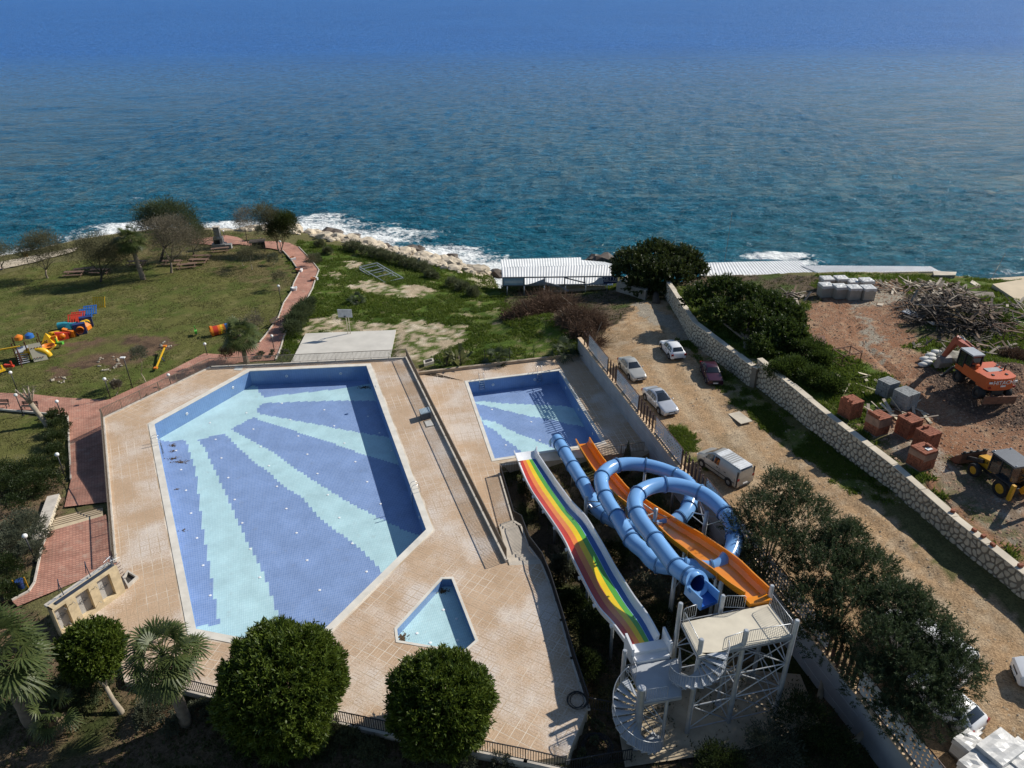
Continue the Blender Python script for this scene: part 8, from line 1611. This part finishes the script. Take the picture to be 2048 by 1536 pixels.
# --- carob and fig trees by the shelter and stone wall
tree('broad dark carob tree beside the shore shelter', gz(1312, 606), pb_([(1312,520,42,1.8),(1265,535,40,1.2),(1362,532,42,1.4),(1300,555,44,.8),(1345,558,40,.8),(1390,545,24,.8),(1245,548,20,.8),(1318,578,26,-.2),(1280,575,26,0.)]), 52000, .34, .15, L_CAROB, .5, BARKD, name='carob_tree', spray=(20, .75))
tree('large leafy tree leaning over the stone wall', gl(1490, 712), pb_([(1395,600,28,4.),(1445,588,36,4.6),(1495,602,34,4.8),(1535,625,40,4.4),(1575,642,32,4.),(1500,645,38,4.),(1560,678,44,3.6),(1435,632,30,3.6),(1590,690,24,3.2),(1525,700,30,3.2)]), 62000, .30, .13, L_FIG, .3, BARK, name='fig_tree', spray=(18, .7))
for i, (u, v, r, lb) in enumerate(((1622,705,30,'green bush at the edge of the lot track'), (1640,720,22,'low bush below the rusty sheet'), (1590,735,28,'green bush behind the stone wall corner'), (1625,755,28,'green bush along the stone wall'), (1660,770,26,'green bush near the thin laths'), (1560,740,26,'bush at the stone wall corner'), (1990,645,26,'brown bush at the end of the board heap'), (2030,720,28,'bush on the grass behind the spoil heap'), (1965,735,22,'bush beside the spoil heap'))):
    c, r_ = px_blob(u, v, r, GL(u, v).z+.5, .6); tree(lb, (c[0], c[1], float(TZ(c[0], c[1]))), [(c, r_)], 3600, .22, .10, L_FIG if i != 7 else L_BROWN, .05, BARK, 40, .3, .4, 'shrub', 'bush', 'bushes on the building lot', .4, trunk=False)
# --- coast trees
def coast(label, bu, bv, blobs, n, leaf, r0=.16, bark=None, name='tamarisk_tree', ln=.30, wd=.045, cs=.5, shell=.55):
    b0 = gz(bu, bv); bl_ = []
    for (u, v, r) in blobs:
        z = top_z(b0, v); c = P(u, v, z); d = (c-b0).xy.length; rr_ = r*math.sqrt(c.x**2+c.y**2+(HC-z)**2)/FPX; bl_.append(((c.x, c.y, z), (rr_, rr_, rr_*.85)))
    tree(label, b0, bl_, n, ln, wd, leaf, r0, bark or BARK, 50, cs, .3, name=name, shell=shell, group='trees by the sea', fork=.35)
coast('wispy tamarisk nearest the left seaside walk', 95, 556, [(70,497,24),(95,490,22),(112,512,18),(60,515,18)], 15000, L_TAM); coast('dark spreading tree over the left picnic tables', 202, 563, [(165,505,24),(195,500,28),(225,508,26),(205,525,26),(240,520,18)], 20000, L_TAM, .2, BARKD)
coast('grey brown twiggy tree right of the tall palm', 343, 545, [(315,470,28),(345,462,30),(370,485,26),(330,497,24)], 17000, L_GREYT, .2); coast('tallest green evergreen behind the grey tree', 322, 522, [(300,437,26),(330,430,28),(360,438,28),(375,455,22),(310,455,22)], 22000, L_OLEA, .25, BARKD, ln=.35, wd=.07); coast('grey green tree left of the barbecue', 388, 512, [(375,470,26),(400,475,22),(385,492,20)], 13000, L_TAM, .16, BARKD)
coast('thin grey twiggy tree by the surf', 497, 488, [(490,435,17),(488,452,15)], 5000, L_GREYT, .1, BARKD); coast('dark pine at the far bend of the path', 560, 506, [(530,432,20),(545,445,20),(555,460,18)], 13000, L_TAM, .16, ln=.35, wd=.05); coast('dark green tree leaning right at the far bend', 562, 508, [(567,448,20),(580,442,12),(556,462,16)], 11000, L_CAROB, .12, ln=.3, wd=.08); coast('scrubby tree at the left photo edge by the sea', 5, 540, [(5,508,20),(-10,515,20)], 7000, L_TAM)
for i, (bu, bv, u, v, r, lf, lb) in enumerate(((547,530,545,517,10,L_OLIVE,'young olive tree on the dry slope'), (505,540,500,505,20,L_TAM,'thin leaning sapling on the dry slope'), (488,534,488,510,16,L_TAM,'sparse sapling behind the kiosk'), (560,580,556,556,14,L_TAM,'brown shrub by the left path edge'), (292,766,276,708,13,L_OLIVE,'small slim tree on the lawn by the diagonal railing'), (233,792,232,770,7,L_GREYT,'bare sapling on the lawn near the corner lamp'), (625,535,622,520,12,L_TAM,'small shrub at the right path corner'), (500,663,505,645,22,L_GREYT,'leafless grey shrub left of the curved path'), (455,722,452,705,12,L_BROWN,'reddish shrub inside the top railing'), (520,480,520,462,9,L_OLIVE,'low palm-like shrub by the surf'))):
    coast(lb, bu, bv, [(u, v, r)], 1600 if r < 15 else 2200, lf, .06, BARKP, 'young_tree', .22, .05, .3, .2)
# lopped tree
b0 = gz(94, 850); h = top_z(b0, 795)-b0.z; t = thing('lopped_tree', 'heavily lopped pale tree with stub branches beside the path', 'tree', b0); k0 = b0+Vector((-1.0, .2, h*.75)); b = MB(); b.tube([b0-Vector((0, 0, .2)), b0+Vector((0, 0, .2)), b0.lerp(k0, .5), k0], [.34, .28, .23, .26], 10); part('trunk', b, BARKP, t, True)
for i in range(7):
    a = i*2.4; d = Vector((math.cos(a)*.8, math.sin(a)*.8, 1.5)); b = MB(); b.tube([k0, k0+d*.5, k0+d*rngv.uniform(.9, 1.2)], [.14, .10, .07], 7); part('stub_branch', b, BARKP, t, True); e = np.array(k0+d*1.0); leaves('sprouts', e+rngv.normal(size=(40, 3))*.12, rngv.normal(size=(40, 3)), .22, .04, L_GREYT, t)
# --- hedges and shrubs
def shrub(label, pts, n, leaf, name='shrub', group=None, ln=.13, wd=.06, cs=.18, f=G, flat=.8, zoff=.4, up=.3, shell=.4):
    bl_ = []
    for (u, v, r) in pts:
        g_ = f(u, v); z = float(TZ(g_.x, g_.y))+zoff; bl_.append(px_blob(u, v-r*.3, r, z, flat))
    c0 = bl_[0][0]; tree(label, (c0[0], c0[1], float(TZ(c0[0], c0[1]))), bl_, n, ln, wd, leaf, .05, BARKD, 45, cs, up, 'shrub', name, group, shell, trunk=False)
shrub('clipped dark hedge running along the shaded brick path', [(112,838,18),(116,860,20),(112,885,22),(110,912,22),(118,935,18)], 16000, L_HEDGE, 'hedge', zoff=.7)
shrub('big dark shrub above the flank wall', [(70,950,34),(95,975,30),(60,985,34),(30,965,30)], 18000, L_HEDGE, zoff=.8); shrub('dark shrubs at the left photo edge above the lamp', [(10,950,26),(5,985,30),(25,1015,22)], 9000, L_HEDGE, zoff=.8); shrub('olive green bush beside the lower lamp', [(45,1065,38),(75,1080,24),(20,1095,32),(60,1110,26)], 16000, L_OLIVE, zoff=.8); shrub('dark bush at the left edge below the litter bin', [(10,1150,34),(30,1180,18),(5,1195,26)], 8000, L_HEDGE, zoff=.6); shrub('small bare shrub by the flank wall lamp', [(122,945,9)], 500, L_GREYT)
shrub('tall oleander bushes along the right side of the curved path', [(612,618,15),(602,632,18),(592,648,18),(585,662,16),(622,606,10)], 11000, L_OLEA, 'oleander', ln=.35, wd=.07, cs=.35, zoff=1.2, up=.7)
for i, (u, v, r) in enumerate(((700,497,14),(720,502,13),(740,508,14),(760,514,15),(782,520,15),(800,527,14),(822,533,13),(845,540,14),(860,552,10))): shrub(('silvery bush, number %s of the row above the surf, counted from the left' % ('one two three four five six seven eight nine'.split()[i])), [(u, v, r), (u+8, v+3, r*.8)], 2200, L_BUSH, 'silvery_bush', 'silvery bushes above the shore', .3, .08, .35, zoff=.7, up=.5)
for i, (u, v, r, lb) in enumerate(((905,573,14,'silvery bush left of the shelter, far one'), (925,580,13,'silvery bush left of the shelter, middle one'), (945,590,12,'silvery bush left of the shelter, near one'), (640,492,9,'round bush by the path bend'), (632,520,10,'bush right of the curved path'), (655,505,8,'small bush on the green slope'))): shrub(lb, [(u, v, r)], 1800, L_BUSH, 'silvery_bush', 'silvery bushes above the shore', .3, .08, .35, zoff=.6, up=.5)
shrub('leafy shrub under the left round tree', [(190,1380,30),(170,1395,24)], 5000, L_OLEA, zoff=.8); shrub('leafy shrub behind the low fan palm', [(120,1395,34)], 5000, L_OLEA, zoff=.8); shrub('low undergrowth at the foot of the fan palm', [(310,1420,30),(345,1455,22),(290,1440,24)], 6000, L_OLIVE, zoff=.4); shrub('sparse undergrowth right of the palm trunk', [(400,1425,24),(425,1430,18)], 3000, L_OLIVE, zoff=.3); shrub('pale green undergrowth between the two round trees', [(660,1470,26),(700,1490,28),(740,1505,26),(650,1500,24)], 8000, L_BUSH, zoff=.3); shrub('undergrowth under the largest round tree', [(500,1500,40),(560,1520,40),(620,1510,34)], 8000, L_HEDGE, zoff=.3); shrub('undergrowth at the foot of the right round tree', [(850,1525,30),(930,1530,26),(1000,1536,24)], 5000, L_OLIVE, zoff=.3); shrub('thin plant climbing by the cable coils', [(1195,1460,16),(1175,1520,18),(1190,1490,12)], 1500, L_BUSH, zoff=.6)
shrub('reddish creeper on the diagonal railing', [(300,795,8),(320,785,7),(360,768,7)], 700, L_BROWN, zoff=.3); shrub('low hedge between court and top railing', [(520,714,9),(545,711,9),(570,708,8)], 2500, L_OLIVE, zoff=.3)
def blades(label, u, v, n, L, seed, name='banana_plant', leaf=None):
    rg = np.random.default_rng(seed); b0 = gz(u, v); t = thing(name, label, 'plant', b0); Vs = []
    for i in range(n):
        a = rg.uniform(0, 6.28); e = rg.uniform(.5, 1.35); d = np.array([math.cos(a)*math.cos(e), math.sin(a)*math.cos(e), math.sin(e)]); s = unit(np.cross(d, [0, 0, 1])); l = L*rg.uniform(.7, 1.1); o = rg.normal(size=3)*np.array([.4, .3, 0]); w = l*.085; p = [o, o+d*l*.45, o+d*l*.8-np.array([0, 0, .1*l]), o+d*l-np.array([0, 0, .3*l])]
        for k_, (w0, w1) in enumerate(((.03, w), (w, w*.8), (w*.8, .01))): Vs += [p[k_]-s*w0, p[k_]+s*w0, p[k_+1]+s*w1, p[k_+1]-s*w1]
    V = np.array(Vs); link('leaves', np_mesh('leaves', V, np.arange(len(V)).reshape(-1, 4), leaf or L_YOUNG), t); b = MB(); b.tube([(0, 0, -.2), (0, 0, L*.4)], [.12, .07], 7); part('stem', b, BARK, t, True, False)
blades('tall yellowish banana plant outside the wire fence', 893, 732, 16, 2.6, 1); blades('banana plant beside the first, nearer the concrete drain box', 918, 730, 18, 2.8, 2); blades('spiky plant at the wall end by the wire fence', 1150, 700, 14, 1.5, 3, 'yucca', L_OLEA)
# --- brush pile by the shelter
def brush(label, pts, n, seed, L=1.6):
    c0 = gz(pts[0][0], pts[0][1]); t = thing('brush_pile', label, 'brush', c0); bl_ = []
    for u, v, r, z in pts: g_ = G(u, v); bl_.append(px_blob(u, v, r, float(TZ(g_.x, g_.y))+z, .55))
    C, D = blob_points(bl_, n, 30, .35, .2); leaves('twigs', C, D+rngv.normal(size=D.shape)*.9, L, .035, L_BROWN, t, 0, 'stuff'); C, D = blob_points(bl_, n*2, 40, .35, .3); leaves('dry_leaves', C, D+rngv.normal(size=D.shape), .3, .14, L_BROWN, t, 0, 'stuff')
    for i in range(12): p = Vector(C[rngv.integers(len(C))]); d = Vector(rngv.normal(size=3)); d.z = abs(d.z); b = MB(); b.tube([p, p+d*.9], [.05, .02], 5); part('branch', b, BARKP, t)
brush('wide pile of brown cut brush in front of the shelter', [(1085,625,42,.6),(1050,635,34,.4),(1120,620,36,.6),(1145,640,34,.4),(1020,638,22,.1),(1095,605,28,.6),(1180,640,26,.2)], 7000, 1); brush('low pile of dry palm cuttings by the road end', [(1165,668,24,.1),(1195,655,22,.1),(1190,690,20,.1)], 1800, 2)
# --- grass: uncountable tufts
def grass(name, mask_names, n, h, m, seed, extra=None):
    rg = np.random.default_rng(seed); ok = np.isin(names.astype(str), mask_names) & land & (s > .3) & ~inpoly(X, Y, pathpoly)
    if extra is not None: ok &= extra
    ok &= fbm(X*.5, Y*.5, seed, 3) > .38
    wgt = 1/np.maximum(20, np.hypot(X, Y))**1.; ids = np.nonzero(ok)[0]; pw = wgt[ids]/wgt[ids].sum(); ids = rg.choice(ids, n, p=pw); x = X[ids]+rg.uniform(-.3, .3, n); y = Y[ids]+rg.uniform(-.3, .3, n)
    kp = ~inpoly(x, y, DECK1) & ~inpoly(x, y, DECK2) & ~inpoly(x, y, low) & ~inpoly(x, y, cq); x, y = x[kp], y[kp]; n = len(x); z = TZ(x, y); K = 3; xx = np.repeat(x, K)+rg.normal(size=n*K)*.10; yy = np.repeat(y, K)+rg.normal(size=n*K)*.10; zz2 = np.repeat(z, K)-.03; a = rg.uniform(0, 6.28, n*K); hh = h*rg.uniform(.5, 1.5, n*K)*(.5+fbm(xx*.3, yy*.3, 4)); wd = .05+.04*rg.random(n*K); lx, ly = rg.normal(size=n*K)*hh*.5, rg.normal(size=n*K)*hh*.5
    V = np.stack([np.stack([xx-np.cos(a)*wd, yy-np.sin(a)*wd, zz2], 1), np.stack([xx+np.cos(a)*wd, yy+np.sin(a)*wd, zz2], 1), np.stack([xx+lx, yy+ly, zz2+hh], 1)], 1).reshape(-1, 3); tag(link(name, np_mesh(name, V, np.arange(len(V)).reshape(-1, 3), m)), kind='stuff')
G_LUSH = leafmat('lush_grass', (.055,.10,.010), (.11,.15,.020), .25, .35, .7, (.15,.17,.04)); G_DRY = leafmat('dry_grass', (.105,.115,.036), (.165,.15,.058), .25, .3, .8); G_DARK = leafmat('garden_weeds', (.05,.06,.02), (.10,.10,.04), .5, .3, .8)
grass('rough_grass', ['wild'], 62000, .26, G_LUSH, 3); grass('verge_grass', ['verge'], 9000, .14, G_LUSH, 6); grass('lawn_grass', ['lawn', 'drylawn'], 42000, .10, G_DRY, 4); grass('garden_weed', ['garden', 'pit', 'litter'], 16000, .20, G_DARK, 5)
